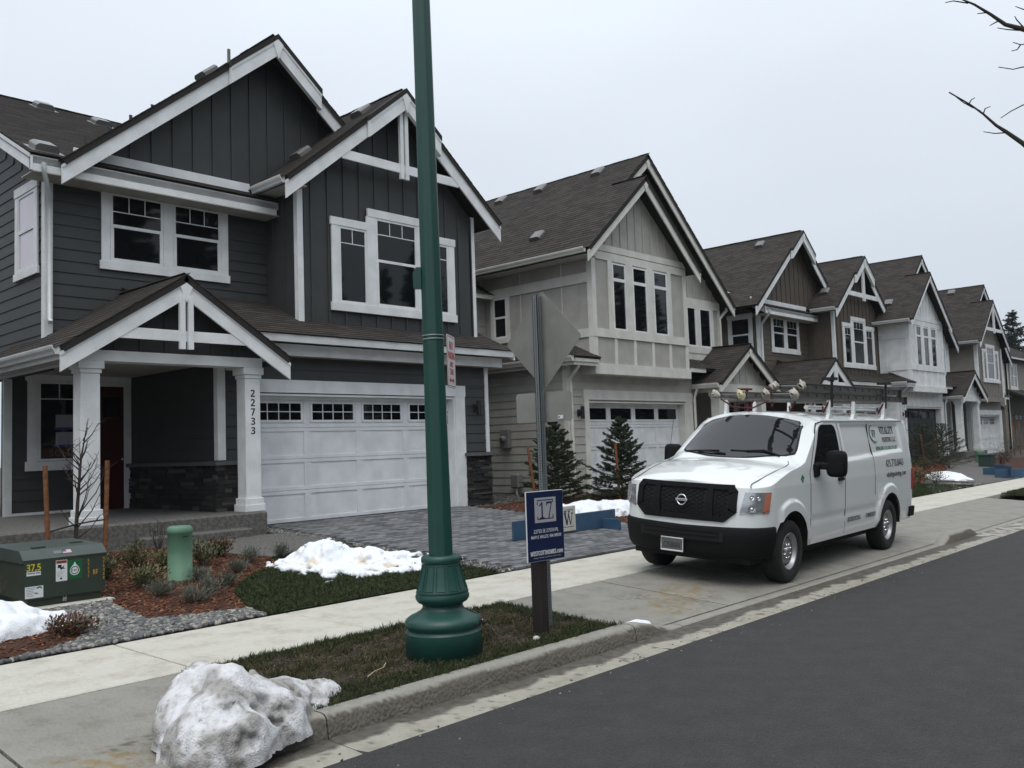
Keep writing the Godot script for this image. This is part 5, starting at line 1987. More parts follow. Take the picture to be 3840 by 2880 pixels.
func make_lamp() -> void:
	var L := tag(grp("street_lamp", self, Transform3D(Basis(Vector3(0.682, 0, -0.731), -0.0075), Vector3(5.145, 0, -5.68))), "dark green fluted street lamp post on a bell-shaped base", "street lamp")
	turned("base", L, [Vector2(0.31, -0.1), Vector2(0.318, -0.1), Vector2(0.318, 0.185), Vector2(0.318, 0.185), Vector2(0.3, 0.2), Vector2(0.298, 0.215), Vector2(0.318, 0.235), Vector2(0.32, 0.262), Vector2(0.308, 0.29), Vector2(0.28, 0.31), Vector2(0.235, 0.33), Vector2(0.19, 0.355), Vector2(0.172, 0.375),
		Vector2(0.168, 0.395), Vector2(0.175, 0.41), Vector2(0.205, 0.425), Vector2(0.224, 0.45), Vector2(0.226, 0.475), Vector2(0.216, 0.498), Vector2(0.216, 0.498), Vector2(0.222, 0.505), Vector2(0.214, 0.52), Vector2(0.195, 0.58), Vector2(0.172, 0.67), Vector2(0.158, 0.74), Vector2(0.158, 0.74),
		Vector2(0.166, 0.75), Vector2(0.17, 0.77), Vector2(0.166, 0.795), Vector2(0.15, 0.806), Vector2(0.15, 0.806), Vector2(0.1, 0.808)], M["lamp green"], 64)
	var base := L.get_child(0)
	# raised frames of the panels on the bell
	var st := new_st()
	for k in 12:
		for s in [-1.0, 1.0]:
			var pts := []
			for i in 7:
				var t := i / 6.0
				var y := lerpf(0.53, 0.73, t)
				var rr := lerpf(0.2115, 0.1605, pow(t, 0.85)) + 0.0015
				var a: float = TAU * (k + 0.5) / 12 + s * 0.19
				pts.append(Vector3(cos(a) * rr, y, sin(a) * rr))
			tube(st, pts, [0.0035], 5, false)
		for q in [[0.53, 0.2125], [0.73, 0.162]]:
			var arc := []
			for i in 6:
				var a := TAU * (k + 0.5) / 12 + lerpf(-0.19, 0.19, i / 5.0)
				arc.append(Vector3(cos(a) * q[1], q[0], sin(a) * q[1]))
			tube(st, arc, [0.0035], 5, false)
	put("panel_frames", done(st), M["lamp green"], base)
	# bolts in their pockets, and the seam of the two halves
	for q in [[0.262, 0.318, 0.045, 0.95], [0.772, 0.168, 0.03, 0.95]]:
		var a: float = q[3]
		var d := Vector3(cos(a), 0, sin(a))
		var pk := new_st()
		tube(pk, [d * q[1] + Vector3(-sin(a), 0, cos(a)) * 0.05 + Vector3(0, q[0], 0), d * (q[1] + 0.002) + Vector3(0, q[0], 0), d * q[1] - Vector3(-sin(a), 0, cos(a)) * 0.03 + Vector3(0, q[0], 0)], [0.004, 0.016, 0.012], 8)
		put("bolt_pocket", done(pk), M["gap"], base)
		put("bolt", _ball(0.009), M["chrome"], base, Transform3D(Basis(), d * (q[1] + 0.012) + Vector3(0, q[0], 0)))
	var seam := []
	for q in [[0.319, -0.05], [0.319, 0.18], [0.304, 0.205], [0.3195, 0.24], [0.3205, 0.265], [0.282, 0.311], [0.19, 0.356]]:
		seam.append(Vector3(cos(0.85) * q[0], q[1], sin(0.85) * q[0]))
	rod("seam", base, seam, [0.003], M["gap"], 4)
	# fluted shaft, tapering
	var sh := new_st()
	sh.set_smooth_group(1)
	var ys := [0.79, 2.6, 4.2, 5.8, 7.2]
	var rs := [0.106, 0.0925, 0.086, 0.081, 0.077]
	var seg := 96
	for i in ys.size() - 1:
		for k in seg:
			var q := []
			for w in [[i, k], [i + 1, k], [i + 1, k + 1], [i, k + 1]]:
				var a: float = TAU * w[1] / seg
				var fl: float = 1.0 - 0.055 * pow(absf(cos(a * 4.0)), 1.4)
				q.append(Vector3(cos(a) * rs[w[0]] * fl, ys[w[0]], sin(a) * rs[w[0]] * fl))
			quad(sh, q[0], q[1], q[2], q[3])
	put("shaft", done(sh), M["lamp green"], L)
	for y in [2.63, 2.66]:
		turned("steel_band", L, [Vector2(0.092, y - 0.006), Vector2(0.0945, y - 0.006), Vector2(0.0945, y + 0.006), Vector2(0.092, y + 0.006)], M["galvanised"], 48)
	var ob := new_st()
	prism(ob, poly([-0.04, -0.08, 0.02, -0.08, 0.02, 0.1, -0.02, 0.1, -0.05, 0.05, -0.05, -0.06]), -0.035, 0.035)
	put("outlet_box", done(ob), M["lamp green"], L, Transform3D(Basis(Vector3.UP, -0.75), Vector3(-0.085, 3.15, 0.0) + Vector3(0.0, 0, -0.06)))
	var sk := bevel("sticker", L, Vector3(-0.02, -0.065, 0), Vector3(0.02, 0.065, 0.002), 0.0005, M["sign white"], Transform3D(Basis(Vector3(0.83, 0, -0.56), Vector3.UP, Vector3(0.56, 0, 0.83)), Vector3(0.052, 1.96, 0.083)))
	bx("sticker_print", sk, -0.014, -0.055, 0.002, 0.014, 0.02, 0.003, M["galvanised"])
	bx("sticker_print", sk, -0.012, 0.03, 0.002, 0.012, 0.055, 0.003, M["sign navy"])
	# parking sign
	var w := Vector3(0.826, 0, -0.558)
	var n := Vector3(0.558, 0, 0.826)
	var S := grp("parking_sign", self, Transform3D(Basis(w, Vector3.UP, n), Vector3(5.205, 2.22, -5.61)))
	tag(S, "white and red no parking sign fixed to the green lamp post", "road sign")
	slab("plate", S, _round_rect(0, 0, 0.31, 0.46, 0.03), 0, 0.004, M["sign metal"])
	slab("face", S, _round_rect(0.003, 0.003, 0.307, 0.457, 0.028), 0.004, 0.0048, M["sign white"])
	var bo := new_st()
	var o1 := _round_rect(0.012, 0.012, 0.298, 0.448, 0.024)
	var o2 := _round_rect(0.019, 0.019, 0.291, 0.441, 0.018)
	for i in o1.size():
		var j := (i + 1) % o1.size()
		quad(bo, Vector3(o1[i].x, o1[i].y, 0.0054), Vector3(o2[i].x, o2[i].y, 0.0054), Vector3(o2[j].x, o2[j].y, 0.0054), Vector3(o1[j].x, o1[j].y, 0.0054))
	put("border", done(bo), M["sign red"], S)
	for q in [["NO", 0.09, 0.13, 0.335, 0.07], ["PARKING", 0.03, 0.25, 0.25, 0.062], ["ANY", 0.09, 0.13, 0.18, 0.05], ["TIME", 0.08, 0.15, 0.115, 0.05]]:
		words(S, q[0], q[2], q[4], M["sign red"], at(q[1], q[3], 0.005), "Droid Sans", 700)
	slab("arrow", S, poly([0.06, 0.065, 0.105, 0.095, 0.105, 0.075, 0.205, 0.075, 0.205, 0.095, 0.25, 0.065, 0.205, 0.035, 0.205, 0.055, 0.105, 0.055, 0.105, 0.035]), 0.005, 0.0056, M["sign red"])


func _round_rect(x0: float, y0: float, x1: float, y1: float, r: float) -> PackedVector2Array:
	var p := PackedVector2Array()
	for c in [[x1 - r, y0 + r, -PI / 2], [x1 - r, y1 - r, 0.0], [x0 + r, y1 - r, PI / 2], [x0 + r, y0 + r, PI]]:
		for i in 6:
			var a: float = c[2] + PI / 2 * i / 5.0
			p.append(Vector2(c[0] + cos(a) * r, c[1] + sin(a) * r))
	return p


func make_signs() -> void:
	# back of the warning sign on a perforated post
	var P := tag(grp("warning_sign", self, at(6.60, 0, -5.76)), "bare metal backs of a diamond sign and small plate on a perforated post", "road sign")
	var st := new_st()
	prism(st, poly([-0.028, -0.035, -0.022, -0.035, -0.022, -0.012, 0.022, -0.012, 0.022, -0.035, 0.028, -0.035, 0.028, -0.006, -0.028, -0.006]), -0.3, 3.16, Transform3D(Basis(Vector3(0, 0, 1), Vector3(1, 0, 0), Vector3(0, 1, 0)), Vector3.ZERO))
	sbox(st, Vector3(-0.07, -0.3, -0.03), Vector3(-0.064, 3.16, 0.03))
	sbox(st, Vector3(-0.07, -0.3, 0.024), Vector3(-0.012, 3.16, 0.03))
	sbox(st, Vector3(-0.07, -0.3, -0.03), Vector3(-0.012, 3.16, -0.024))
	put("post", done(st), M["galvanised"], P)
	var ho := new_st()
	var y := 0.05
	while y < 3.14:
		lathe(ho, [Vector2(0, 0.0008), Vector2(0.0065, 0.0008), Vector2(0.0065, 0.0)], 8, Transform3D(Basis(Vector3(0, 0, 1), Vector3(-1, 0, 0), Vector3(0, 1, 0)).orthonormalized(), Vector3(-0.07, y, 0.0)))
		lathe(ho, [Vector2(0, 0.0008), Vector2(0.0065, 0.0008), Vector2(0.0065, 0.0)], 8, Transform3D(Basis(Vector3(1, 0, 0), Vector3(0, 0, 1), Vector3(0, -1, 0)), Vector3(-0.041, y, 0.03)))
		y += 0.0254
	put("post_holes", done(ho), M["gap"], P.get_child(0))
	var q := _round_rect(-0.345, -0.345, 0.345, 0.345, 0.035)
	var d := PackedVector2Array()
	for v in q:
		d.append(v.rotated(PI / 4))
	slab("diamond_plate", P, d, 0, 0.003, M["sign metal"], Transform3D(Basis(Vector3(0, 0, -1), Vector3.UP, Vector3(1, 0, 0)), Vector3(0.0, 2.72, 0.03)))
	slab("small_plate", P, _round_rect(-0.33, -0.15, 0.31, 0.14, 0.03), 0, 0.003, M["sign metal"], Transform3D(Basis(Vector3(-0.15, 0, -1).normalized(), Vector3.UP, Vector3(1, 0, -0.15).normalized()), Vector3(0.0, 2.07, 0.0)))
	var lb := bx("maker_label", P, -0.0035, 1.945, 0.17, -0.0005, 1.98, 0.235, M["sign white"])
	lb.position.x += 0.024
	bx("maker_mark", lb, -0.0025, -0.008, -0.025, -0.0016, 0.008, -0.01, M["black paint"])
	# lot sign
	var Q := tag(grp("lot_sign", self, at(6.2, 0, -5.53)), "navy lot sign with number 17 on a dark timber post", "sign")
	bevel("post", Q, Vector3(-0.055, -0.3, -0.055), Vector3(0.055, 1.2, 0.055), 0.006, M["post timber"])
	var B := bevel("board", Q, Vector3(-0.24, -0.315, 0), Vector3(0.24, 0.315, 0.014), 0.002, M["sign white"], Transform3D(Basis(Vector3.UP, -0.06), Vector3(0.03, 0.965, 0.06)))
	bx("face", B, -0.236, -0.311, 0.014, 0.236, 0.311, 0.0152, M["sign navy"])
	var plq := bx("number_plaque", B, -0.135, 0.03, 0.0152, 0.14, 0.255, 0.0166, M["sign grey"])
	words(B, "17", 0.17, 0.15, M["sign navy"], at(-0.08, 0.065, 0.0168), "Droid Serif", 400)
	var br := new_st()
	for s in [0.215, 0.045]:
		sbox(br, Vector3(-0.105, s + 0.012, 0.0166), Vector3(0.105, s + 0.021, 0.0174))
	for s in [[-0.105, 0.19], [0.095, 0.205], [-0.105, 0.057], [0.095, 0.066]]:
		sbox(br, Vector3(s[0], s[1] + 0.0, 0.0166), Vector3(s[0] + 0.01, s[1] + 0.03, 0.0174))
	put("number_bracket", done(br), M["sign navy"], B)
	words(B, "22733 SE 275TH PL", 0.32, 0.032, M["sign white"], at(-0.155, -0.062, 0.0154))
	words(B, "MAPLE VALLEY, WA 98038", 0.39, 0.032, M["sign white"], at(-0.19, -0.115, 0.0154))
	words(B, "WESTCOTTHOMES.com", 0.42, 0.04, M["sign white"], at(-0.205, -0.262, 0.0154), "Droid Sans", 700)
	words(B, "Design  Quality  Experience  Local  Value", 0.35, 0.014, M["sign grey"], at(-0.165, -0.291, 0.0154))
	# blue plank barrier across the driveway
	var K := tag(grp("plank_barrier", self, at(12.36, 0.1, -10.32)), "blue plank barrier with monogram plaque on the grey driveway", "barrier")
	bevel("plank", K, Vector3(-1.41, 0.03, -0.02), Vector3(1.41, 0.345, 0.02), 0.004, M["barrier blue"])
	for s in [-0.95, 1.02]:
		bevel("foot_board", K, Vector3(s - 0.02, 0.0, -0.42), Vector3(s + 0.02, 0.2, 0.42), 0.004, M["barrier blue"])
	var pl := bevel("plaque", K, Vector3(-0.2, 0.06, 0.021), Vector3(0.2, 0.5, 0.04), 0.003, M["plaque cream"])
	words(pl, "W", 0.27, 0.21, M["sign navy"], at(-0.135, 0.17, 0.0402), "Droid Serif", 400)
	words(pl, "V", 0.17, 0.25, M["sign navy"], at(-0.125, 0.17, 0.0404), "Droid Serif", 400)
	var pb := new_st()
	sbox(pb, Vector3(-0.07, 0.43, 0.04), Vector3(0.13, 0.441, 0.0408))
	sbox(pb, Vector3(0.12, 0.41, 0.04), Vector3(0.13, 0.43, 0.0408))
	sbox(pb, Vector3(-0.14, 0.13, 0.04), Vector3(0.13, 0.141, 0.0408))
	sbox(pb, Vector3(0.12, 0.141, 0.04), Vector3(0.13, 0.165, 0.0408))
	put("monogram_bracket", done(pb), M["sign navy"], pl)
	var K2 := tag(grp("plank_barrier", self, Transform3D(Basis(Vector3.UP, 0.5), Vector3(34.8, 0.03, -9.1))), "blue plank barrier without plaque on the far path behind the van", "barrier")
	bevel("plank", K2, Vector3(-1.1, 0.1, -0.02), Vector3(1.1, 0.42, 0.02), 0.004, M["barrier blue"])
	for s in [-0.75, 0.8]:
		bevel("foot_board", K2, Vector3(s - 0.02, 0.0, -0.45), Vector3(s + 0.02, 0.3, 0.45), 0.004, M["barrier blue"])


func make_utilities() -> void:
	# transformer
	var T := tag(grp("transformer_box", self, at(3.94, 0.11, -11.1)), "dark green utility transformer cabinet with warning labels on a concrete pad", "utility box")
	bevel("pad", T, Vector3(-0.6, -0.1, -0.75), Vector3(0.5, 0.02, 0.66), 0.01, M["light concrete"])
	bevel("base", T, Vector3(-0.38, 0.02, -0.5), Vector3(0.4, 0.14, 0.5), 0.006, M["box green"])
	var st := new_st()
	var side := poly([-0.52, 0.11, 0.55, 0.11, 0.55, 0.535, -0.52, 0.56])
	prism(st, side, -0.43, 0.43, Transform3D(Basis(Vector3(0, 0, 1), Vector3.UP, Vector3(-1, 0, 0)), Vector3.ZERO))
	put("cabinet", done(st), M["box green"], T)
	st = new_st()
	prism(st, poly([-0.54, 0.5, -0.52, 0.5, 0.55, 0.5, 0.565, 0.535, 0.44, 0.632, -0.5, 0.65, -0.54, 0.62]), -0.445, 0.445, Transform3D(Basis(Vector3(0, 0, 1), Vector3.UP, Vector3(-1, 0, 0)), Vector3.ZERO))
	var lid := put("lid", done(st), M["lid green"], T)
	for q in [[-0.28, 0.3], [0.2, 0.1]]:
		bevel("hinge", lid, Vector3(q[0], 0.63, q[1]), Vector3(q[0] + 0.14, 0.655, q[1] + 0.05), 0.004, M["box green"])
	var cab := T.get_child(2)
	var F := 0.5505
	words(cab, "37.5", 0.145, 0.075, M["yellow paint"], at(-0.405, 0.415, F), "Droid Sans", 700)
	var bc := bx("barcode_label", cab, -0.405, 0.365, F - 0.003, -0.26, 0.408, F, M["sign white"])
	for i in 24:
		bx("bar", bc, -0.066 + i * 0.0052 + (0.008 if i > 14 else 0.0), -0.004, 0.0015, -0.0637 + i * 0.0052 + (0.008 if i > 14 else 0.0) + 0.0008 * (i % 3), 0.014, 0.0019, M["sign navy"])
	var wl := bx("warning_label", cab, -0.105, 0.27, F - 0.003, 0.015, 0.5, F, M["sign white"])
	bx("warning_strip", wl, -0.056, 0.078, 0.0015, 0.056, 0.11, 0.002, M["label orange"])
	words(wl, "WARNING", 0.095, 0.018, M["black paint"], at(-0.047, 0.085, 0.002), "Droid Sans", 700)
	bx("warning_mark", wl, -0.04, 0.03, 0.0015, 0.0, 0.065, 0.002, M["black paint"])
	slab("warning_mark", wl, poly([-0.015, 0.03, 0.005, 0.035, 0.03, 0.055, 0.02, 0.03, 0.04, 0.015, 0.01, 0.018, -0.01, 0.005]), 0.0015, 0.002, M["black paint"])
	for i in 5:
		bx("small_print", wl, -0.045, -0.012 - i * 0.013, 0.0015, [0.03, 0.01, 0.02, -0.005, 0.025][i], -0.009 - i * 0.013, 0.002, M["galvanised"])
	slab("warning_mark", wl, poly([-0.005, -0.1, 0.01, -0.086, -0.005, -0.072, -0.02, -0.086]), 0.0015, 0.002, M["black paint"])
	var gl := bx("green_label", cab, 0.017, 0.28, F - 0.003, 0.175, 0.49, F, M["label green"])
	slab("drop", gl, poly([0.0, 0.085, 0.012, 0.055, 0.03, 0.035, 0.045, 0.015, 0.053, -0.01, 0.051, -0.03, 0.04, -0.05, 0.022, -0.063, 0.0, -0.067, -0.022, -0.063, -0.04, -0.05, -0.051, -0.03, -0.053, -0.01, -0.045, 0.015, -0.03, 0.035, -0.012, 0.055]), 0.0015, 0.002, M["sign white"])
	slab("drop_ring", gl, ngon(0, -0.012, 0.045, 28), 0.002, 0.0024, M["label green"])
	slab("drop_ring", gl, ngon(0, -0.012, 0.035, 28), 0.0024, 0.0028, M["sign white"])
	words(gl, "FR3", 0.055, 0.024, M["label green"], at(-0.028, -0.024, 0.0028), "Droid Sans", 700)
	for q in [["31317", 0.235, 0.45], ["170158", 0.405, 0.455]]:
		var s: String = q[0]
		for i in s.length():
			words(cab, s[i], 0.017, 0.03, M["amber paint"], at(q[1], q[2] - i * 0.044, F), "Droid Sans", 700)
	words(cab, "RF", 0.055, 0.055, M["amber paint"], at(0.295, 0.3, F), "Droid Sans", 700)
	var il := bx("notice_label", cab, -0.42, 0.125, F - 0.003, -0.235, 0.25, F, M["sign white"])
	for i in 6:
		bx("small_print", il, -0.08, 0.045 - i * 0.017, 0.0015, [0.02, 0.005, -0.01, 0.0, -0.02, 0.0][i], 0.05 - i * 0.017, 0.002, M["galvanised"])
	slab("notice_mark", il, poly([0.02, 0.03, 0.03, 0.052, 0.06, 0.058, 0.08, 0.045, 0.08, 0.03, 0.055, 0.04]), 0.0015, 0.002, M["teal print"])
	slab("notice_mark", il, poly([-0.01, -0.01, 0.02, -0.005, 0.05, -0.02, 0.02, -0.022]), 0.0015, 0.002, M["teal print"])
	var fl := bx("flag_sticker", lid, -0.0, 0.0, 0.0, 0.09, 0.0015, 0.05, M["sign white"])
	fl.transform = Transform3D(Basis(Vector3.RIGHT, 0.66), Vector3(0.03, 0.588, 0.5025))
	for i in 4:
		bx("flag_stripe", fl, -0.045, 0.0, -0.021 + i * 0.012, 0.045, 0.0012, -0.015 + i * 0.012, M["flag pink"])
	bx("flag_canton", fl, -0.045, 0.0, -0.025, -0.008, 0.0016, 0.003, M["sticker blue"])
	var fd := bx("faded_sticker", lid, 0, 0, 0, 0.09, 0.0012, 0.05, M["faded label"])
	fd.transform = Transform3D(Basis(Vector3.RIGHT, 0.66), Vector3(-0.07, 0.588, 0.5025))
	var pk := new_st()
	tube(pk, [Vector3(-0.015, 0.09, 0.0), Vector3(-0.014, 0.115, 0), Vector3(0, 0.125, 0), Vector3(0.014, 0.115, 0), Vector3(0.015, 0.09, 0)], [0.004], 6)
	sbox(pk, Vector3(-0.022, 0.045, -0.01), Vector3(0.022, 0.092, 0.012), 0.004)
	put("padlock", done(pk), M["chrome"], T, at(0.0, 0.0, 0.515))
	put("latch", cube(Vector3(0.1, 0.03, 0.03)), M["box green"], T, at(0, 0.13, 0.53))
	# pedestals
	var D := turned("utility_pedestal", self, [Vector2(0.15, -0.1), Vector2(0.162, -0.1), Vector2(0.162, 0.03), Vector2(0.152, 0.04), Vector2(0.15, 0.04), Vector2(0.15, 0.6), Vector2(0.156, 0.605), Vector2(0.157, 0.64), Vector2(0.15, 0.675), Vector2(0.125, 0.695), Vector2(0.0, 0.7)], M["pedestal green"], 40, at(5.52, 0.13, -11.05))
	tag(D, "pale green round utility pedestal in the near mulch bed", "utility pedestal")
	bx("pedestal_latch", D, -0.03, 0.56, 0.147, 0.03, 0.575, 0.158, M["dark green box"])
	var D2 := turned("utility_pedestal", self, [Vector2(0.2, -0.1), Vector2(0.22, -0.1), Vector2(0.2, 0.04), Vector2(0.2, 0.5), Vector2(0.205, 0.54), Vector2(0.17, 0.57), Vector2(0, 0.58)], M["pedestal green"], 28, at(44.0, 0.2, -12.4))
	tag(D2, "pale green round pedestal beside the dark green box, far down the street", "utility pedestal")
	var D3 := grp("utility_box", self, at(41.0, 0.13, -11.3))
	tag(D3, "small dark green utility box beside the far pedestal", "utility box")
	st = new_st()
	prism(st, poly([-0.32, -0.1, 0.32, -0.1, 0.28, 0.5, -0.28, 0.5]), -0.25, 0.25)
	put("cabinet", done(st), M["dark green box"], D3)
	bevel("lid", D3, Vector3(-0.31, 0.48, -0.28), Vector3(0.31, 0.55, 0.28), 0.015, M["dark green box"])
	# meter and conditioner on the beige side wall
	var E := tag(grp("electric_meter", self, Transform3D(Basis(Vector3(0, 0, 1), Vector3.UP, Vector3(-1, 0, 0)), Vector3(18.27, 1.9, -17.33))), "grey electric meter cabinet on the beige lap siding", "meter")
	bevel("cabinet", E, Vector3(-0.16, -0.25, 0), Vector3(0.18, 0.26, 0.12), 0.008, M["meter grey"])
	turned("dial", E, [Vector2(0.09, 0.0), Vector2(0.09, 0.05), Vector2(0.075, 0.1), Vector2(0, 0.105)], M["meter grey"], 24, Transform3D(Basis(Vector3.RIGHT, PI / 2), Vector3(0.0, 0.0, 0.12)))
	bevel("cover", E, Vector3(-0.14, 0.1, 0.12), Vector3(0.16, 0.24, 0.127), 0.003, M["meter grey"])
	bx("display", E, -0.04, 0.0, 0.222, 0.04, 0.03, 0.228, M["gap"])
	var G := tag(grp("gas_meter", self, Transform3D(Basis(Vector3(0, 0, 1), Vector3.UP, Vector3(-1, 0, 0)), Vector3(18.1, 0.35, -16.85))), "small grey utility box low on the beige side wall", "meter")
	bevel("cabinet", G, Vector3(-0.15, 0.2, -0.12), Vector3(0.15, 0.58, 0.1), 0.03, M["meter grey"])
	rod("pipe", G, [Vector3(0.0, 0.3, 0), Vector3(0.0, -0.2, 0)], [0.03], M["sign white"], 8)


func make_bare_tree() -> void:
	# young tree behind the transformer
	var Y := tag(grp("young_tree", self, at(4.95, gh(-12.9), -12.9)), "leafless young tree tied between two stakes before the porch", "tree")
	var r := RandomNumberGenerator.new()
	r.seed = 77
	rod("trunk", Y, [Vector3(0, -0.1, 0), Vector3(0.0, 0.45, 0), Vector3(0.02, 0.9, 0.01), Vector3(0.07, 1.5, 0), Vector3(0.16, 2.05, 0.02)], [0.034, 0.03, 0.024, 0.015, 0.004], M["bark"], 8)
	var st := new_st()
	for i in 24:
		var t := r.randf_range(0.2, 0.88)
		var o := Vector3(0.02 + 0.1 * t * t, t * 2.0, 0)
		var a := r.randf() * TAU
		var l := r.randf_range(0.35, 0.85) * (1.15 - t * 0.7)
		var d := Vector3(cos(a), r.randf_range(0.7, 1.2), sin(a) * 0.8).normalized()
		var m := o + d * l * 0.5
		var e := o + (d + Vector3(0, 0.25, 0)).normalized() * l
		tube(st, [o, m, e], [0.011, 0.007, 0.0025], 5, false)
		for k in 3:
			var b := m.lerp(e, r.randf())
			tube(st, [b, b + Vector3(r.randf_range(-1, 1), r.randf_range(0.2, 1), r.randf_range(-1, 1)) * 0.14], [0.004, 0.002], 4, false)
	put("twigs", done(st), M["bark"], Y)
	rod("tie", Y, [Vector3(-0.36, 0.52, 0.0), Vector3(-0.2, 0.56, 0.03), Vector3(0.0, 0.6, 0.035), Vector3(0.2, 0.62, 0.03), Vector3(0.42, 0.63, 0.0)], [0.012], M["strap black"], 6)
	stake("left wooden stake of the leafless young tree", 4.61, -12.9, Vector3(4.55, 1.65, -12.9))
	stake("right wooden stake of the leafless young tree", 5.33, -12.9, Vector3(5.38, 1.69, -12.9))
	# street tree whose branch tips reach into the picture
	var B := tag(grp("street_tree", self, at(9.6, 0, 2.4)), "bare street tree whose branch tips reach in at upper right", "tree")
	rod("trunk", B, [Vector3(0, -0.2, 0), Vector3(0.05, 1.5, 0), Vector3(-0.05, 3.0, -0.1), Vector3(0.0, 4.6, 0.0), Vector3(0.1, 6.5, 0.1)], [0.1, 0.085, 0.075, 0.055, 0.02], M["bark"], 9)
	var br := new_st()
	var lines := [
		[[-0.05, 3.4, -0.1], [-0.6, 4.2, -2.0], [-1.2, 4.75, -3.6], [-1.38, 4.94, -4.09], [-1.41, 4.98, -4.16], [-1.46, 5.04, -4.27], [-1.52, 5.14, -4.36], [-1.58, 5.24, -4.46], [-1.63, 5.29, -4.53], [-1.67, 5.35, -4.6]],
		[[-1.4, 4.97, -4.16], [-1.44, 5.0, -4.26], [-1.47, 5.03, -4.33]], [[-1.48, 5.08, -4.32], [-1.49, 5.06, -4.38]], [[-1.6, 5.26, -4.5], [-1.65, 5.3, -4.6], [-1.67, 5.3, -4.66]], [[-1.41, 4.99, -4.15], [-1.44, 5.06, -4.19], [-1.45, 5.09, -4.2]], [[-1.53, 5.16, -4.38], [-1.56, 5.165, -4.45]],
		[[-0.04, 2.7, -0.08], [-0.5, 3.3, -2.0], [-0.95, 3.85, -3.8], [-1.1, 4.03, -4.22], [-1.14, 4.11, -4.28], [-1.19, 4.23, -4.39], [-1.23, 4.29, -4.45], [-1.28, 4.4, -4.53], [-1.34, 4.49, -4.61], [-1.42, 4.62, -4.75]],
		[[-1.19, 4.22, -4.39], [-1.21, 4.23, -4.47], [-1.24, 4.26, -4.55]], [[-1.28, 4.4, -4.53], [-1.29, 4.44, -4.51], [-1.28, 4.45, -4.47]], [[-1.34, 4.5, -4.62], [-1.34, 4.53, -4.6], [-1.34, 4.54, -4.57]], [[-1.32, 4.46, -4.59], [-1.36, 4.52, -4.66], [-1.39, 4.58, -4.71]], [[-1.28, 4.4, -4.53], [-1.3, 4.44, -4.555]],
		[[-0.6, 4.0, -2.4], [-1.1, 4.55, -3.8], [-1.29, 4.68, -4.13], [-1.31, 4.7, -4.2], [-1.32, 4.7, -4.27], [-1.36, 4.74, -4.37]], [[-0.5, 3.6, -2.4], [-1.05, 4.3, -3.9], [-1.21, 4.42, -4.17], [-1.22, 4.41, -4.24], [-1.23, 4.38, -4.33], [-1.24, 4.34, -4.41]],
		[[-1.1, 4.66, -3.6], [-1.35, 4.86, -4.1], [-1.37, 4.87, -4.19], [-1.39, 4.9, -4.24]], [[-1.37, 4.87, -4.19], [-1.36, 4.84, -4.22], [-1.37, 4.84, -4.26]], [[-1.2, 5.0, -3.7], [-1.48, 5.27, -4.1], [-1.53, 5.31, -4.22], [-1.55, 5.34, -4.3]], [[-1.2, 4.8, -3.6], [-1.42, 5.12, -4.12], [-1.45, 5.17, -4.19]]]
	for i in lines.size():
		var pts := []
		for q in lines[i]:
			pts.append(Vector3(q[0], q[1], q[2]))
		var big := i == 0 or i == 6
		var rr := []
		for k in pts.size():
			var t := float(k) / (pts.size() - 1)
			rr.append((lerpf(0.027, 0.006, smoothstep(0.1, 1.0, t)) if big else lerpf(0.0075, 0.0035, t)) if pts.size() > 4 else lerpf(0.006, 0.0032, t))
		tube(br, pts, rr, 7)
	for i in 26:
		var t := r.randf_range(0.45, 0.98)
		var o := Vector3(0.03, t * 6.5, 0.05)
		var a := r.randf_range(-0.3, 2.9)
		var d := Vector3(cos(a) * 1.1, r.randf_range(0.6, 1.1), sin(a)).normalized()
		var l := r.randf_range(0.8, 2.2) * (1.2 - t * 0.6)
		tube(br, [o, o + d * l * 0.5, o + (d + Vector3(0, 0.2, 0)) * l], [0.03, 0.018, 0.004], 5)
	put("branches", done(br), M["bark"], B)


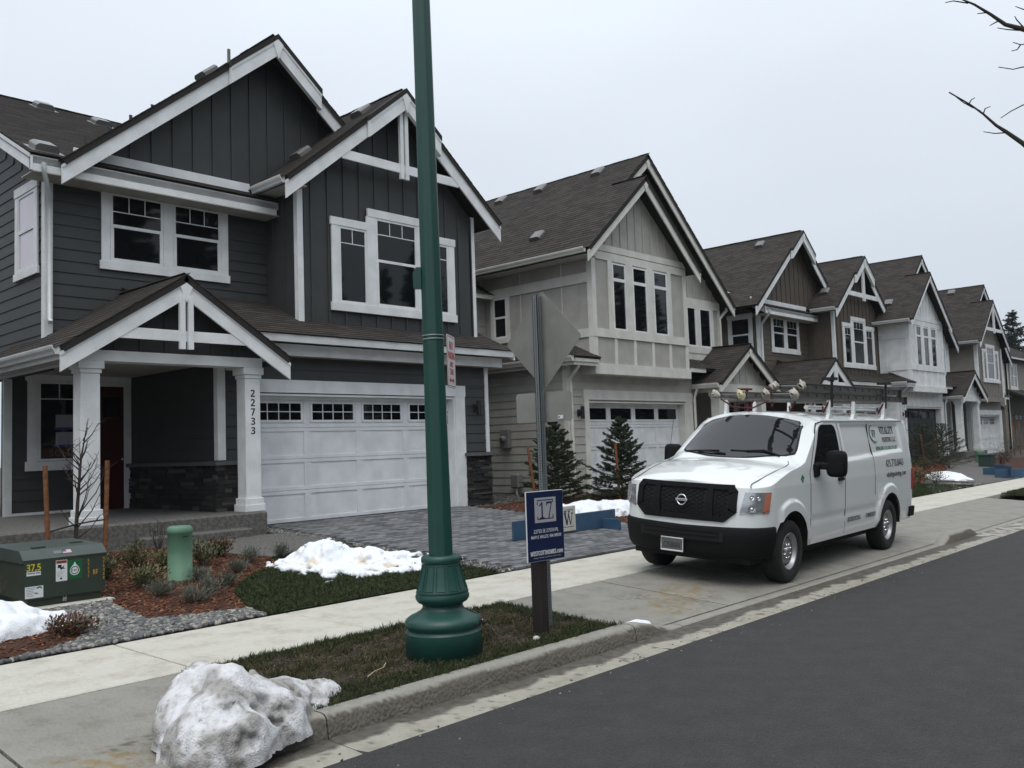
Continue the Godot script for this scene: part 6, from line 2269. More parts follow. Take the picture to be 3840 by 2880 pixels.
func make_ground() -> void:
	# base sheets
	structure(flat_sheet("ground", PackedVector2Array([Vector2(-60, -8.5), Vector2(260, -8.5), Vector2(260, -15.05), Vector2(-60, -15.05)]), -0.01, M["yard earth"]))
	structure(flat_sheet("ground", PackedVector2Array([Vector2(-60, -15.05), Vector2(260, -15.05), Vector2(260, -300), Vector2(-60, -300)]), -0.01, M["yard earth"]))
	structure(flat_sheet("verge", PackedVector2Array([Vector2(-60, -5.12), Vector2(260, -5.12), Vector2(260, -8.5), Vector2(-60, -8.5)]), -0.14, M["soil"]))
	structure(flat_sheet("ground", PackedVector2Array([Vector2(-60, 3.6), Vector2(260, 3.6), Vector2(260, 300), Vector2(-60, 300)]), 0.0, M["turf"]))
	var st := new_st()
	st.set_smooth_group(1)
	var rz := [-4.7, -3.5, -2.0, -0.7, 0.6, 2.0, 3.3]
	for i in rz.size() - 1:
		var ya: float = -0.165 + 0.07 * (1 - pow((rz[i] + 0.7) / 4.0, 2))
		var yb: float = -0.165 + 0.07 * (1 - pow((rz[i + 1] + 0.7) / 4.0, 2))
		quad(st, Vector3(-60, ya, rz[i]), Vector3(260, ya, rz[i]), Vector3(260, yb, rz[i + 1]), Vector3(-60, yb, rz[i + 1]))
	structure(put("road", done(st), M["asphalt"]))
	# pavement
	var P := structure(grp("pavement"))
	var flat := func(_x: float, _z: float) -> float: return 0.0
	var sunk := func(_x: float, z: float) -> float: return apron_y(z)
	for i in range(-3, 26):
		panel("pavement_slab", P, 3.6 + (i - 1) * 1.83, 3.6 + i * 1.83, -8.5, -6.95, flat, M["light concrete"], 0.011)
	var A := structure(grp("driveway_apron"))
	var nz := FastNoiseLite.new()
	nz.seed = 91
	nz.frequency = 1.0
	nz.fractal_octaves = 4
	# rust and oil where they lie
	var stained := func(x: float, z: float) -> Color:
		var c := Color(0.27, 0.262, 0.235)
		var v := 1.0 + 0.12 * nz.get_noise_2d(x * 1.1, z * 1.1)
		c = Color(c.r * v, c.g * v, c.b * v)
		for q in [[8.75, -5.75, 0.75, 0.3], [8.3, -5.45, 0.5, 0.2], [9.3, -6.0, 0.5, 0.25], [2.3, -5.55, 0.35, 0.3], [2.1, -5.2, 0.25, 0.2], [3.3, -5.3, 0.2, 0.1]]:
			var d := Vector2((x - q[0]) / q[2], (z - q[1]) / q[3]).length() + 1.1 * nz.get_noise_2d(x * 5 + 9, z * 5)
			c = c.lerp(Color(0.25, 0.17, 0.05), 0.75 * smoothstep(1.0, 0.25, d) * smoothstep(-0.25, 0.25, nz.get_noise_2d(x * 11, z * 11)))
		for q in [[8.45, -6.1, 0.35, 0.2], [8.9, -5.5, 0.4, 0.16], [2.45, -5.1, 0.3, 0.16], [2.55, -5.75, 0.3, 0.12], [10.2, -6.2, 0.5, 0.3]]:
			var d := Vector2((x - q[0]) / q[2], (z - q[1]) / q[3]).length()
			c = c.lerp(Color(0.05, 0.046, 0.04), 0.7 * smoothstep(1.1, 0.3, d) * smoothstep(0.12, 0.35, nz.get_noise_2d(x * 13 + 70, z * 13)))
		return c
	for q in [[-3.6, -0.6], [-0.6, 1.93], [1.93, 3.46]]:
		tinted_panel("apron_slab", A, q[0], q[1], -6.95, -5.16, sunk, stained, M["stained concrete"], 0.035, 0.011)
	for i in 5:
		tinted_panel("apron_slab", A, 7.15 + i * 1.75, 7.15 + (i + 1) * 1.75, -6.95, -5.16, sunk, stained, M["stained concrete"], 0.035, 0.011)
	for i in 5:
		panel("apron_slab", A, 15.9 + i * 1.75, 15.9 + (i + 1) * 1.75, -6.95, -5.16, sunk, M["grey concrete"])
	for i in 6:
		panel("apron_slab", A, 34 + i * 1.8, 34 + (i + 1) * 1.8, -6.95, -5.16, sunk, M["grey concrete"])
	var G := structure(grp("gutter_pan"))
	var pan := func(_x: float, z: float) -> float: return lerpf(-0.15, -0.16, clampf((z + 4.95) / 0.35, 0, 1))
	# wet silt lies along the kerb with a ragged rim
	var silt := func(x: float, z: float) -> Color:
		var v := 1.0 + 0.15 * nz.get_noise_2d(x * 2.0, z * 2.0)
		var c := Color(0.36 * v, 0.345 * v, 0.295 * v)
		var rim := -4.81 + 0.1 * nz.get_noise_2d(x * 0.9 + 5, 3.0) + 0.07 * nz.get_noise_2d(x * 4.0, z * 4.0)
		var g := smoothstep(0.02, -0.02, z - rim)
		var k := 0.75 + 0.5 * nz.get_noise_2d(x * 9.0, z * 9.0)
		c = c.lerp(Color(0.135 * k, 0.125 * k, 0.105 * k), g)
		return c.lerp(Color(0.1, 0.092, 0.078), 0.8 * smoothstep(0.3, 0.5, nz.get_noise_2d(x * 6 + 30, z * 6)))
	for i in range(-2, 18):
		if i > -1 and i < 5:
			tinted_panel("gutter_slab", G, 3.49 + (i - 1) * 3.4, 3.49 + i * 3.4, -5.05, -4.58, pan, silt, M["stained concrete"], 0.025, 0.004)
		else:
			panel("gutter_slab", G, 3.49 + (i - 1) * 3.4, 3.49 + i * 3.4, -5.05, -4.58, pan, M["gutter concrete"], 0.004)
	var K := structure(grp("kerb"))
	var full := func(_x: float) -> float: return 0.0
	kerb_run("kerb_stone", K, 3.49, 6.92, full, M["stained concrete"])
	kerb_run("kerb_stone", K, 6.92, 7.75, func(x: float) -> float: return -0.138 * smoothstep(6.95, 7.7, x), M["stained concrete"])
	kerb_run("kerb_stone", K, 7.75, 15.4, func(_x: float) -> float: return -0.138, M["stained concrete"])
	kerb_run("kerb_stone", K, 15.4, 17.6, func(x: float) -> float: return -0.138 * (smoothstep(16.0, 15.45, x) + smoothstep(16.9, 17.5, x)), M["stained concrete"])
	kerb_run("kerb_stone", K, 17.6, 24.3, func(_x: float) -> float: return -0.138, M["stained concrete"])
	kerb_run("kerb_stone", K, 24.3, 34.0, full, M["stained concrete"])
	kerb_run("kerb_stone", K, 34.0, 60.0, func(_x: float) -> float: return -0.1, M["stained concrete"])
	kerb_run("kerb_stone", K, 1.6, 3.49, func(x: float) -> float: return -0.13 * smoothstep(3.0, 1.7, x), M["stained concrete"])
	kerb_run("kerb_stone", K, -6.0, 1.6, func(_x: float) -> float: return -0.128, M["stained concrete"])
	bevel("far_kerb", K, Vector3(-60, -0.3, 3.3), Vector3(200, 0.0, 3.62), 0.02, M["kerb concrete"])
	# paved driveway: single setts near the street, the rest joined
	var D := structure(flat_sheet("driveway", poly([9.1, -8.53, 14.35, -8.53, 14.3, -15.0, 9.05, -15.0]), 0.0, M["paver bed"]))
	var box := cube(Vector3(0.211, 0.05, 0.102))
	var rest := []
	var single := 0
	var slope := Basis(Vector3.RIGHT, atan(0.0535))
	for j in 57:
		var z := -8.6 - j * 0.1135
		for i in 24:
			var x := 9.22 + i * 0.2235 + (0.112 if j % 2 else 0.0)
			if x > 14.28 or z < -15.0:
				continue
			var k := Transform3D(slope * Basis(Vector3.UP, rng.randf_range(-0.015, 0.015)), Vector3(x, gh(z) + 0.0 + rng.randf_range(-0.002, 0.003), z))
			var tone := rng.randi() % 4
			if single < 300 and x < 14 and z > -10.3 and x > 9.0 + (z + 8.6) * -0.2:
				put("paver", box, M["paver %d" % tone], D, k)
				single += 1
			else:
				rest.append([k, tone])
	var mm := MultiMesh.new()
	mm.transform_format = MultiMesh.TRANSFORM_3D
	mm.use_colors = true
	mm.mesh = box
	mm.instance_count = rest.size()
	for i in rest.size():
		mm.set_instance_transform(i, rest[i][0])
		var k: float = [0.62, 0.88, 1.08, 1.38][rest[i][1]]
		mm.set_instance_color(i, Color(k, k, k))
	var mi := MultiMeshInstance3D.new()
	mi.name = "pavers"
	mi.multimesh = mm
	mi.material_override = M["paver tinted"]
	D.add_child(mi, true)
	stuff(mi)
	structure(flat_sheet("driveway", poly([18.9, -8.53, 24.2, -8.53, 24.1, -15.3, 19.0, -15.3]), 0.006, M["aggregate"]))
	structure(flat_sheet("driveway", poly([30.5, -8.53, 37.7, -8.53, 41.9, -15.5, 36.4, -15.5]), 0.006, M["aggregate"]))
	structure(flat_sheet("path", poly([31.0, -8.6, 37.6, -9.2, 37.7, -10.3, 46.0, -12.6, 46.0, -13.9, 44.0, -13.9, 37.5, -11.6, 31.0, -10.2]), 0.012, M["aggregate"]))
	structure(flat_sheet("path", poly([6.6, -13.95, 7.05, -12.4, 7.3, -11.75, 9.05, -12.5, 9.05, -15.0, 8.72, -15.0, 8.72, -13.95]), 0.02, M["aggregate"]))
	# beds
	var mulch := poly([4.3, -10.25, 4.22, -9.2, 4.75, -9.02, 5.24, -8.94, 5.6, -9.89, 6.24, -10.63, 7.0, -11.15, 7.28, -11.75, 7.02, -12.4, 6.6, -13.9, 1.5, -14.1, 1.5, -11.9, 3.3, -11.8, 4.45, -11.8])
	structure(flat_sheet("mulch_bed", mulch, 0.012, M["mulch bed"]))
	var mulch2 := poly([3.5, -8.92, 3.08, -8.66, 2.2, -8.7, 1.0, -9.5, 1.0, -11.8, 3.2, -11.8, 3.3, -10.2, 3.6, -9.4])
	structure(flat_sheet("mulch_bed", mulch2, 0.01, M["mulch bed"]))
	var lawn := poly([5.24, -8.94, 5.2, -8.53, 8.78, -8.53, 8.72, -11.6, 7.3, -11.75, 7.0, -11.15, 6.24, -10.63, 5.6, -9.89])
	structure(flat_sheet("lawn", lawn, 0.008, M["turf"]))
	var gravel := poly([2.2, -8.53, 5.2, -8.53, 5.24, -8.94, 4.75, -9.02, 4.22, -9.2, 4.3, -10.25, 4.4, -10.4, 3.35, -10.4, 3.6, -9.4, 3.5, -8.92, 3.08, -8.66])
	structure(flat_sheet("gravel_bed", gravel, 0.006, M["yard earth"]))
	var mulch3 := poly([14.4, -9.2, 18.8, -9.4, 18.9, -15.0, 14.5, -14.7])
	structure(flat_sheet("mulch_bed", mulch3, 0.006, M["mulch bed"]))
	var mulch4 := poly([28.6, -9.7, 31, -10.5, 37.5, -11.8, 44, -14.1, 40, -15, 33, -13.5, 28, -11.5])
	structure(flat_sheet("mulch_bed", mulch4, 0.014, M["mulch bed"]))
	structure(flat_sheet("mulch_bed", poly([37.7, -10.2, 46, -12.5, 50, -13.5, 52, -11.5, 44, -9.5, 37.8, -9.0]), 0.01, M["mulch bed"]))
	var lawn2 := poly([24.4, -8.53, 29.5, -8.53, 29.0, -9.6, 28.0, -10.5, 24.4, -10.0])
	structure(flat_sheet("lawn", lawn2, 0.006, M["turf"]))
	var strip := poly([3.5, -5.18, 6.9, -5.18, 7.13, -6.94, 3.5, -6.94])
	structure(flat_sheet("verge", strip, -0.02, M["soil"]))
	var strip2 := poly([24.7, -5.18, 33.9, -5.18, 33.9, -6.94, 26.2, -6.94])
	structure(flat_sheet("verge", strip2, -0.015, M["turf"]))
	# loose cover
	var f := FastNoiseLite.new()
	f.seed = 5
	f.frequency = 1.3
	var stones := [lin(0.09, 0.092, 0.09), lin(0.14, 0.142, 0.14), lin(0.21, 0.205, 0.19), lin(0.06, 0.064, 0.064), lin(0.3, 0.28, 0.24), lin(0.115, 0.12, 0.125)]
	tag(scatter("gravel", gravel, 4200, pebble(1), M["tinted stone"], stones, Vector2(0.03, 0.062), 0.012, 0.5), "grey river gravel between pavement and transformer", "gravel")
	tag(scatter("gravel", poly([8.76, -8.53, 9.09, -8.53, 9.06, -12.4, 8.8, -11.7]), 700, pebble(2), M["tinted stone"], stones, Vector2(0.02, 0.045), 0.01, 0.5), "narrow gravel strip along the left edge of the paved driveway", "gravel")
	tag(scatter("gravel", poly([8.75, -13.9, 9.06, -12.55, 9.04, -15.0, 8.75, -15.0]), 500, pebble(2), M["tinted stone"], stones, Vector2(0.02, 0.045), 0.022, 0.5), "gravel patch at the corner of the porch and driveway", "gravel")
	tag(scatter("gravel", poly([14.36, -8.6, 18.8, -8.6, 18.8, -9.5, 14.4, -9.4]), 1400, pebble(3), M["tinted stone"], stones, Vector2(0.03, 0.07), 0.01, 0.5), "gravel strip beside the pavement behind the van", "gravel")
	tag(scatter("gravel", poly([26.0, -8.55, 30.6, -8.55, 30.0, -9.4, 28.2, -9.5]), 900, pebble(3), M["tinted stone"], stones, Vector2(0.05, 0.09), 0.01, 0.5), "pale gravel patch beside the far lawn", "gravel")
	tag(scatter("gravel", poly([14.4, -14.7, 18.3, -15.0, 18.3, -18.0, 14.4, -18.0]), 1800, pebble(4), M["tinted stone"], [lin(0.07, 0.066, 0.06), lin(0.11, 0.1, 0.09), lin(0.15, 0.14, 0.125)], Vector2(0.03, 0.06), 0.0, 0.5), "brown-grey gravel in the side yard below the meter", "gravel")
	var chips := [lin(0.16, 0.06, 0.026), lin(0.09, 0.032, 0.014), lin(0.23, 0.1, 0.048), lin(0.055, 0.02, 0.011), lin(0.12, 0.042, 0.018)]
	var chip := cube(Vector3(1, 0.18, 0.35))
	tag(scatter("mulch", mulch, 9000, chip, M["tinted chip"], chips, Vector2(0.018, 0.055), 0.018, 0.5), "red-brown bark mulch round the pale green pedestal", "mulch")
	tag(scatter("mulch", mulch2, 3000, chip, M["tinted chip"], chips, Vector2(0.018, 0.055), 0.016, 0.5), "red-brown bark mulch at the left edge below the snow", "mulch")
	tag(scatter("mulch", mulch3, 3500, chip, M["tinted chip"], chips, Vector2(0.025, 0.07), 0.012, 0.5), "red-brown bark mulch under the two young spruces behind the barrier", "mulch")
	tag(scatter("mulch", mulch4, 3500, chip, M["tinted chip"], chips, Vector2(0.05, 0.12), 0.02, 0.5), "red-brown bark mulch under the far spruces", "mulch")
	var greens := [lin(0.02, 0.032, 0.008), lin(0.032, 0.047, 0.012), lin(0.046, 0.06, 0.018)]
	tag(scatter("grass", lawn, 15000, tuft(7, 0.042, 0.0022, 0.035, 3), M["tinted blade"], greens, Vector2(0.8, 1.25), 0.006, 0.25), "short dark green lawn before the porch", "grass")
	tag(scatter("grass", lawn2, 6000, tuft(7, 0.05, 0.004, 0.05, 4), M["tinted blade"], greens, Vector2(0.8, 1.3), 0.006, 0.25), "green lawn behind the rear of the van", "grass")
	tag(scatter("grass", strip2, 5000, tuft(7, 0.06, 0.004, 0.05, 4), M["tinted blade"], greens, Vector2(0.8, 1.3), -0.015, 0.25), "grass verge far right beside the pavement", "grass")
	var mixed := greens + [lin(0.05, 0.052, 0.02), lin(0.085, 0.065, 0.032), lin(0.12, 0.095, 0.05)]
	var verge := func(q: Vector2) -> float:
		var edge := minf(minf(q.y + 6.94, -5.18 - q.y), minf(q.x - 3.5, 7.0 - q.x))
		var n := f.get_noise_2d(q.x * 1.6, q.y * 1.6)
		if n + smoothstep(0.35, 0.0, edge) * 0.9 < 0.02 and rng.randf() < 0.85:
			return -1.0
		return 0.0 if edge < 0.22 + 0.3 * n else (1.0 if rng.randf() < 0.62 else 0.0)
	tag(scatter("grass", strip, 8500, tuft(7, 0.032, 0.0019, 0.045, 6), M["tinted blade"], mixed, Vector2(0.7, 1.45), -0.02, 0.45, verge), "patchy winter grass round the lamp post", "grass")
	var fr := func(q: Vector2) -> float:
		return 0.0 if minf(minf(q.y + 6.97, -5.14 - q.y), minf(q.x - 3.47, 7.12 - q.x)) < 0.07 else -1.0
	tag(scatter("grass", poly([3.47, -5.14, 6.95, -5.14, 7.15, -6.97, 3.47, -6.97]), 1000, tuft(8, 0.05, 0.002, 0.03, 7), M["tinted blade"], greens, Vector2(0.7, 1.3), -0.02, 0.6, fr), "longer grass fringe along the edges of the lamp verge", "grass")
	tag(scatter("clods", strip, 5200, pebble(7), M["tinted stone"], [lin(0.06, 0.042, 0.028), lin(0.09, 0.065, 0.042), lin(0.035, 0.026, 0.018), lin(0.12, 0.09, 0.06)], Vector2(0.006, 0.022), -0.015, 0.6), "crumbs of bare brown soil round the lamp post", "soil")
	tag(scatter("road_grit", poly([2.6, -4.95, 15.0, -4.95, 15.0, -4.2, 2.6, -4.2]), 260, pebble(8), M["tinted stone"], stones, Vector2(0.006, 0.02), -0.155, 0.6), "loose grit along the gutter", "grit")
	# stones and a straw lying in the verge
	var twig := rod("fallen_twig", self, [Vector3(4.22, 0.015, -5.52), Vector3(4.32, 0.03, -5.56), Vector3(4.42, 0.035, -5.58), Vector3(4.5, 0.045, -5.65)], [0.004], M["straw"], 5)
	tag(twig, "pale dry twig lying in the grass right of the dirty snow", "twig")
	var q := put("stone", pebble(12), M["plaque cream"], self, Transform3D(Basis.from_scale(Vector3(0.09, 0.07, 0.07)), Vector3(5.98, 0.0, -5.4)))
	tag(q, "pale stone in the grass at the foot of the lot sign", "stone")


func _ready() -> void:
	rng.seed = 20240
	# camera
	var cam := Camera3D.new()
	cam.name = "camera"
	var yaw := 0.750998
	var pitch := 0.068773
	var roll := -0.03432
	var f := Vector3(cos(yaw) * cos(pitch), sin(pitch), -sin(yaw) * cos(pitch))
	var r := Vector3(sin(yaw), 0, cos(yaw))
	var u := r.cross(f)
	var r2 := r * cos(roll) + u * sin(roll)
	var u2 := u * cos(roll) - r * sin(roll)
	cam.transform = Transform3D(Basis(r2, u2, -f), EYE)
	cam.fov = 46.31
	cam.near = 0.05
	cam.far = 900.0
	add_child(cam)
	cam.current = true
	# sky: even overcast, brighter overhead
	var sky_im := Image.create(512, 256, false, Image.FORMAT_RGBF)
	var cl := FastNoiseLite.new()
	cl.seed = 8
	cl.frequency = 1.1
	cl.fractal_octaves = 4
	for y in 256:
		var el := PI / 2 - PI * (y + 0.5) / 256
		for x in 512:
			var az := TAU * (x + 0.5) / 512
			var d := Vector3(cos(az) * cos(el), sin(el), sin(az) * cos(el))
			var t := pow(clampf(sin(el), 0, 1), 1.1)
			var c := Color(0.468, 0.518, 0.575).lerp(Color(0.88, 0.945, 1.03), t)
			var n := 1.0 + 0.09 * cl.get_noise_3d(d.x * 1.2, d.y * 3.0, d.z * 1.2)
			if el < 0:
				c = Color(0.3, 0.31, 0.32)
			sky_im.set_pixel(x, y, Color(c.r * n, c.g * n, c.b * n))
	var env := Environment.new()
	var sky := Sky.new()
	var sm := PanoramaSkyMaterial.new()
	sm.panorama = ImageTexture.create_from_image(sky_im)
	sky.sky_material = sm
	env.background_mode = Environment.BG_SKY
	env.sky = sky
	env.tonemap_mode = Environment.TONE_MAPPER_LINEAR
	env.tonemap_exposure = 1.32
	env.sdfgi_enabled = true
	env.ssao_enabled = true
	env.ssil_enabled = true
	env.fog_enabled = true
	env.fog_density = 0.00022
	env.fog_light_color = Color(0.78, 0.82, 0.86)
	var we := WorldEnvironment.new()
	we.name = "environment"
	we.environment = env
	add_child(we)
	var sun := DirectionalLight3D.new()
	sun.name = "sun"
	sun.light_energy = 0.34
	sun.light_color = Color(1.0, 0.98, 0.95)
	sun.light_angular_distance = 40.0
	sun.shadow_enabled = true
	sun.transform = Transform3D(Basis.looking_at(Vector3(0.42, -1.0, -0.3), Vector3.UP), Vector3(0, 40, 0))
	add_child(sun)

	make_materials()
	paint("dark vent", lin(0.16, 0.155, 0.15), 0.35)
	mat("cap stone", 0.85, grain, 0.6, lin(0.11, 0.11, 0.112))
	mat("raw soffit", 0.7, grain, 2.0, lin(0.4, 0.31, 0.2))
	mat("sold brown", 0.6, null, 1.0, lin(0.05, 0.016, 0.012))
	mat("notice paper", 0.6, null, 1.0, lin(0.3, 0.3, 0.33))
	mat("sold letters", 0.6, null, 1.0, lin(0.12, 0.085, 0.06))
	var pg := mat("blind and sky glass", 0.04, null, 1.0, lin(0.62, 0.56, 0.64))  # pale blind and the sky's reflection both put into the pane colour
	pg.metallic_specular = 0.6
	mat("sign grey", 0.5, null, 1.0, lin(0.38, 0.38, 0.4))
	mat("plaque cream", 0.6, grain, 1.0, lin(0.55, 0.53, 0.47))
	mat("teal print", 0.5, null, 1.0, lin(0.02, 0.12, 0.11))
	mat("flag pink", 0.5, null, 1.0, lin(0.5, 0.1, 0.13))
	mat("faded label", 0.5, grain, 0.1, lin(0.15, 0.17, 0.16))
	mat("meter grey", 0.5, grain, 0.5, lin(0.22, 0.22, 0.21))
	mat("straw", 0.8, null, 1.0, lin(0.45, 0.36, 0.22))
	mat("paver tinted", 0.85, M["grey concrete"].albedo_texture, 0.9, lin(0.15, 0.155, 0.165))
	M["paver tinted"].vertex_color_use_as_albedo = true
	var ls := mat("lamp silver", 0.25, null, 1.0, lin(0.5, 0.51, 0.52))
	ls.metallic = 0.9

	make_ground()

	# houses
	var slate := {"siding": "slate siding", "panel": "slate panel", "trim": "white trim", "door": "red door", "near": 1, "gx": 10.15, "sold": true, "number": "22733",
		"vents": [[7.88, 10.2, -22.5, 0.0, 0.46], [9.0, 9.9, -21.9, 0.0, 0.46], [5.75, 7.15, -16.4, 0.0, 0.46], [10.78, 8.02, -15.95, -PI / 2, 0.69], [12.3, 9.28, -15.8, -PI / 2, 0.69], [8.95, 9.43, -16.5, -PI / 2, 0.69]]}
	var H := house_a(slate, Vector3.ZERO)
	rod("vent_pipe", H, [Vector3(9.4, 9.75, -16.5), Vector3(9.4, 10.12, -16.5)], [0.035, 0.035], M["dark vent"], 8)
	tag(H, "dark slate-grey house with white trim, red door and number 22733", "house")
	var beige := {"siding": "beige siding", "panel": "beige panel", "trim": "cream trim", "door": "white door", "near": 1, "grids": false, "triple": false, "pipe": true, "porch": "beige siding", "number": "",
		"vents": [[22.2, 10.12, -16.7, -PI / 2, 0.72], [22.2, 10.12, -19.1, -PI / 2, 0.72], [22.2, 10.12, -20.9, -PI / 2, 0.72], [19.44, 7.71, -16.9, -PI / 2, 0.72]]}
	H = house_b(beige, Vector3.ZERO)
	tag(H, "pale beige house with cream trim and white panelled garage door", "house")
	var brown := {"siding": "brown siding", "panel": "brown panel", "trim": "white trim", "door": "black door", "near": 1, "gx": 8.75, "sold": false, "number": "",
		"vents": [[10.76, 8.0, -15.9, -PI / 2, 0.69], [8.3, 10.05, -17.6, -PI / 2, 0.69], [8.3, 10.05, -21.2, -PI / 2, 0.69]]}
	H = house_a(brown, Vector3(27.45, -0.02, -0.7))
	tag(H, "brown house with white trim, third along the street", "house")
	var white := {"siding": "white siding", "panel": "white siding", "trim": "white trim", "door": "black door", "near": 0, "grids": false, "triple": false, "pipe": false, "porch": "taupe siding", "number": "22713",
		"vents": [[19.55, 7.8, -15.7, -PI / 2, 0.72]]}
	H = house_b(white, Vector3(23.65, 0.02, 0))
	tag(H, "all-white house with black garage door", "house")
	var taupe := {"siding": "taupe siding", "panel": "taupe panel", "trim": "white trim", "door": "white door", "near": 0, "grids": true, "triple": true, "pipe": false, "porch": "", "number": "",
		"vents": [[22.2, 10.12, -16.7, -PI / 2, 0.72], [19.43, 7.7, -16.5, -PI / 2, 0.72]]}
	H = house_b(taupe, Vector3(33.8, -0.35, 0))
	tag(H, "taupe-grey house with triple bay window, fifth along the street", "house")
	var grey := {"siding": "taupe siding", "panel": "taupe panel", "trim": "cream trim", "door": "white door", "near": 0, "grids": false, "triple": false, "pipe": false, "porch": "taupe siding", "number": "", "vents": []}
	H = house_b(grey, Vector3(-26.2, 0, 0))
	tag(H, "neighbouring house left of the slate-grey house, beyond the picture's edge", "house")
	H = house_c(Vector3(66.0, 0, 0))
	tag(H, "taupe hip-roofed house at the far right end of the street", "house")

	make_utilities()
	make_lamp()
	make_signs()

	# van and ladders: yaw 2.73 degrees, leaning with the sloping apron
	var vy := 0.0476
	var vr := -0.0635
	var fw := Vector3(-cos(vy), 0, sin(vy))
	var lf := Vector3(sin(vy), 0, cos(vy)) * cos(vr) + Vector3.UP * sin(vr)
	var up := lf.cross(fw).normalized()
	if up.y < 0:
		up = -up
	var vx := Transform3D(Basis(fw, up, -lf).orthonormalized(), Vector3(10.534, -0.05, -6.243))
	tag(make_van(vx), "white painter's cargo van with roof rack parked across the pavement", "van")
	tag(make_ladder(vx, -0.62, -5.3, 0.74, 0.35, 2.31, "rag"), "lower aluminium ladder on the van rack's near side, longest at the rear", "ladder", "ladders on the van rack")
	tag(make_ladder(vx, -0.9, -5.0, 0.74, 0.35, 2.425, "rag"), "upper aluminium ladder stacked on the near side of the van rack", "ladder", "ladders on the van rack")
	tag(make_ladder(vx, -1.0, -5.1, -0.2, -0.6, 2.31, "rag yellow"), "aluminium ladder with yellow rag on the far side of the van rack", "ladder", "ladders on the van rack")

	# snow
	var stain := Color(0.62, 0.45, 0.25)
	snow_pile("large dirty snow pile on the kerb at the bottom left", [[2.9, -5.34, 0.33, 0.5, 0.44], [2.7, -5.04, 0.28, 0.3, 0.27], [3.12, -5.25, 0.34, 0.34, 0.25], [3.36, -5.42, 0.34, 0.27, 0.2], [3.62, -5.52, 0.24, 0.2, 0.11], [2.78, -4.96, 0.25, 0.2, 0.17], [3.8, -5.62, 0.13, 0.12, 0.06]], 4, 1.6, [], 0.02, 0.6, 0.16, 0.012)
	get_child(get_child_count() - 1).position.y -= 0.03
	snow_pile("clean white snow pile on the lawn before the porch", [[7.5, -10.7, 0.42, 0.45, 0.36], [7.95, -10.4, 0.6, 0.6, 0.2], [7.1, -10.7, 0.35, 0.5, 0.13], [7.4, -10.1, 0.5, 0.5, 0.11], [8.3, -9.9, 0.4, 0.45, 0.09], [7.7, -9.75, 0.5, 0.35, 0.08], [8.5, -10.3, 0.4, 0.4, 0.08]], 11, 0.05, [[7.1, -10.45, 0.16, stain], [7.6, -9.95, 0.16, stain], [7.9, -9.75, 0.16, stain]], 0.03, 1.0, 0.06, 0.035)
	snow_pile("white snow pile at the left edge beside the transformer", [[2.85, -9.75, 0.6, 0.5, 0.3], [3.25, -9.75, 0.4, 0.36, 0.15], [2.3, -9.7, 0.6, 0.5, 0.26]], 17, 0.05, [], 0.035, 0.6, 0.08, 0.03)
	snow_pile("low white snow heap behind the blue barrier, beside the spruces", [[14.75, -11.9, 0.6, 0.5, 0.33], [15.6, -11.7, 0.7, 0.5, 0.3], [16.3, -11.5, 0.6, 0.5, 0.24], [14.4, -11.5, 0.4, 0.4, 0.2]], 23, 0.1, [[15.1, -11.3, 0.2, Color(0.2, 0.1, 0.06)]], 0.045, 0.9, 0.1)
	snow_pile("thin patch of melting snow on the far lawn behind the van", [[32.4, -10.2, 1.1, 0.5, 0.16], [33.0, -10.5, 0.9, 0.5, 0.2], [31.9, -9.6, 0.6, 0.3, 0.1]], 29, 0.05, [], 0.07, 0.8, 0.1)
	snow_pile("small lump of snow on the apron by the kerb end", [[7.32, -5.28, 0.17, 0.1, 0.06], [7.42, -5.25, 0.09, 0.07, 0.04]], 31, 0.2, [], 0.014, 0.15, 0.03)
	get_child(get_child_count() - 1).position.y -= 0.105
	snow_pile("tiny scrap of snow on the lawn", [[6.75, -9.55, 0.09, 0.05, 0.03]], 33, 0.0, [], 0.012, 0.1, 0.02)

	# planting
	make_bare_tree()
	spruce("young spruce left of the beige garage, nearest the meter", 16.5, -14.1, 1.95, 2.0, 3)
	spruce("young spruce before the white garage door of the beige house", 18.1, -13.3, 2.0, 1.9, 5)
	spruce("young spruce before the black garage door, left of two", 38.9, -13.1, 1.75, 2.6, 7, 14)
	spruce("young spruce before the black garage door, right of two", 41.6, -13.2, 1.75, 2.6, 8, 14)
	stake("leaning wooden stake left of the first young spruce", 15.74, -14.0, Vector3(15.46, 1.67, -14.0))
	stake("wooden stake standing in front of the spruce by the white garage door", 17.75, -13.1, Vector3(17.63, 1.69, -13.1))
	stake("wooden stake half hidden behind the first young spruce", 16.95, -14.35, Vector3(16.93, 1.52, -14.4))
	stake("leaning pale stake before the black garage door", 38.65, -12.95, Vector3(38.19, 1.58, -12.95))
	stake("short stake between the two far spruces", 41.0, -13.3, Vector3(41.0, 1.4, -13.3))
	stake("left stake of the pair before the far white door", 54.0, -13.5, Vector3(54.0, 2.0, -13.5))
	stake("right stake of the pair before the far white door", 55.3, -13.5, Vector3(55.3, 2.1, -13.5))
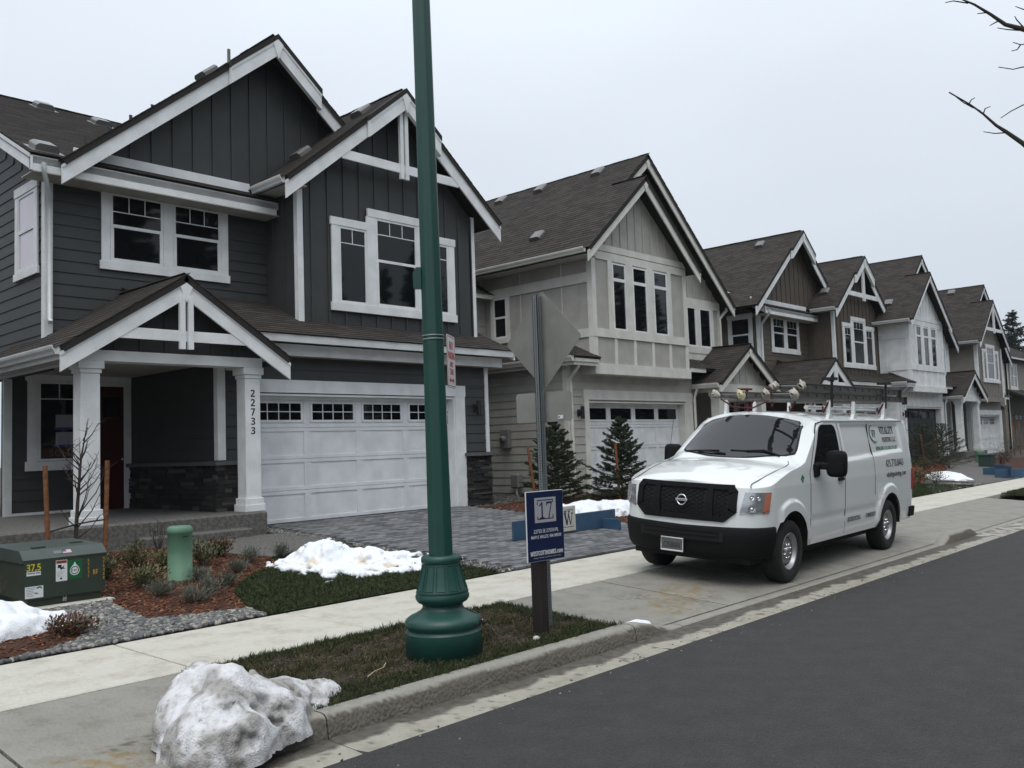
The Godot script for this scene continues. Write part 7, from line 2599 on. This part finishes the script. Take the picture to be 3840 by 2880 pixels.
	var beds := [["leafy green shrub left of the pale pedestal, by the porch slab", 5.5, -12.3, "leafy", 0.55, 0.3], ["leafy shrub close behind the pale pedestal on its left", 5.75, -11.9, "leafy", 0.5, 0.25], ["leafy green shrub just right of the pale pedestal", 6.2, -11.75, "leafy", 0.6, 0.34], ["reddish shrub between pedestal and path", 6.75, -12.3, "red", 0.45, 0.3],
		["grey-green spiky shrub at the path, above the lawn", 6.8, -11.5, "lavender", 0.5, 0.28], ["small grey-green shrub at the lawn edge", 6.27, -10.95, "lavender", 0.35, 0.2], ["leafy shrub against the transformer's right side", 4.85, -11.7, "leafy", 0.5, 0.3], ["wide leafy shrub between transformer and pedestal", 4.95, -10.85, "leafy", 0.6, 0.26],
		["dark shrub at the foot of the pale pedestal", 5.6, -10.72, "lavender", 0.4, 0.22], ["grey shrub left in the front row of the mulch bed", 4.83, -10.2, "lavender", 0.4, 0.22], ["grey shrub in the middle of the front row of the mulch bed", 4.95, -9.62, "lavender", 0.42, 0.22], ["grey shrub right in the front row of the mulch bed", 5.25, -9.85, "lavender", 0.45, 0.24],
		["grey-green shrub between pedestal and lawn", 5.7, -10.25, "lavender", 0.42, 0.16], ["leafless twiggy shrub against the porch slab", 6.35, -13.4, "twigs", 0.5, 0.55], ["dark evergreen shrub behind the transformer", 3.55, -13.3, "dark", 1.1, 0.55], ["evergreen shrub behind the transformer at the left edge", 2.9, -13.0, "dark", 0.9, 0.4],
		["red-tipped shrub at the edge of the left snow pile", 3.42, -9.12, "red", 0.5, 0.14], ["bare twigs standing in the left snow pile", 3.0, -10.1, "twigs", 0.5, 0.7], ["spiky shrub behind the snow pile on the lawn", 7.3, -11.55, "lavender", 0.4, 0.28],
		["leafy brown-green shrub behind the rear of the van", 28.9, -9.9, "leafy", 1.0, 0.5], ["low shrub right of the one behind the van", 30.0, -9.8, "leafy", 0.8, 0.35], ["leafy shrub by the far path, left of the dark green box", 38.5, -12.0, "leafy", 1.3, 0.5], ["wide shrub behind the far path", 36.5, -12.3, "leafy", 1.2, 0.5], ["leafless reddish shrub right of the dark green box", 43.0, -11.3, "red", 1.0, 0.7], ["twiggy shrub far right of the dark green box", 46.0, -11.8, "twigs", 1.0, 0.8],
		["broad dark evergreen shrub before the far white door", 52.8, -13.6, "dark", 2.6, 1.1]]
	for i in beds.size():
		var b: Array = beds[i]
		shrub(b[0], b[1], b[2], b[3], b[4], b[5] * (0.62 if b[3] == "lavender" else 0.85), 100 + i)

	# trees beyond the houses, and the wood across the street that the windows mirror
	var far := [["tall dark conifer left of the far group", 137.0, -39.5, 20.0, 7.5], ["slender conifer in the middle of the far group", 140.0, -37.5, 19.0, 6.0], ["broad conifer at the right of the far group", 138.0, -33.5, 18.0, 8.0], ["lower conifer filling the far group", 146.0, -36.0, 15.0, 9.0]]
	for i in far.size():
		var q: Array = far[i]
		var C := tag(grp("conifer", self, at(q[1], 0, q[2])), q[0] + " beyond the roofs", "tree", "conifers beyond the houses")
		conifer_shape(C, q[3], q[4], 50 + i, 0.1)
	var kinds := []
	for i in 66:
		var C: Node3D
		if i < 4:
			C = grp("conifer", self)
			conifer_shape(C, 26.0, 8.5, 70 + i, 0.06)
			kinds.append(C)
		else:
			C = kinds[i % 4].duplicate()
			C.name = "conifer"
			add_child(C, true)
		C.transform = Transform3D(Basis(Vector3.UP, rng.randf() * TAU).scaled(Vector3.ONE * rng.randf_range(0.6, 0.92)), Vector3(-6 + i * 2.4 + rng.randf_range(-1.2, 1.2), 0, 19.0 + (i % 2) * 6.5 + rng.randf_range(-2, 2)))
		tag(C, "tall dark conifer of the wood across the street, mirrored in the windows", "tree", "conifers across the street")
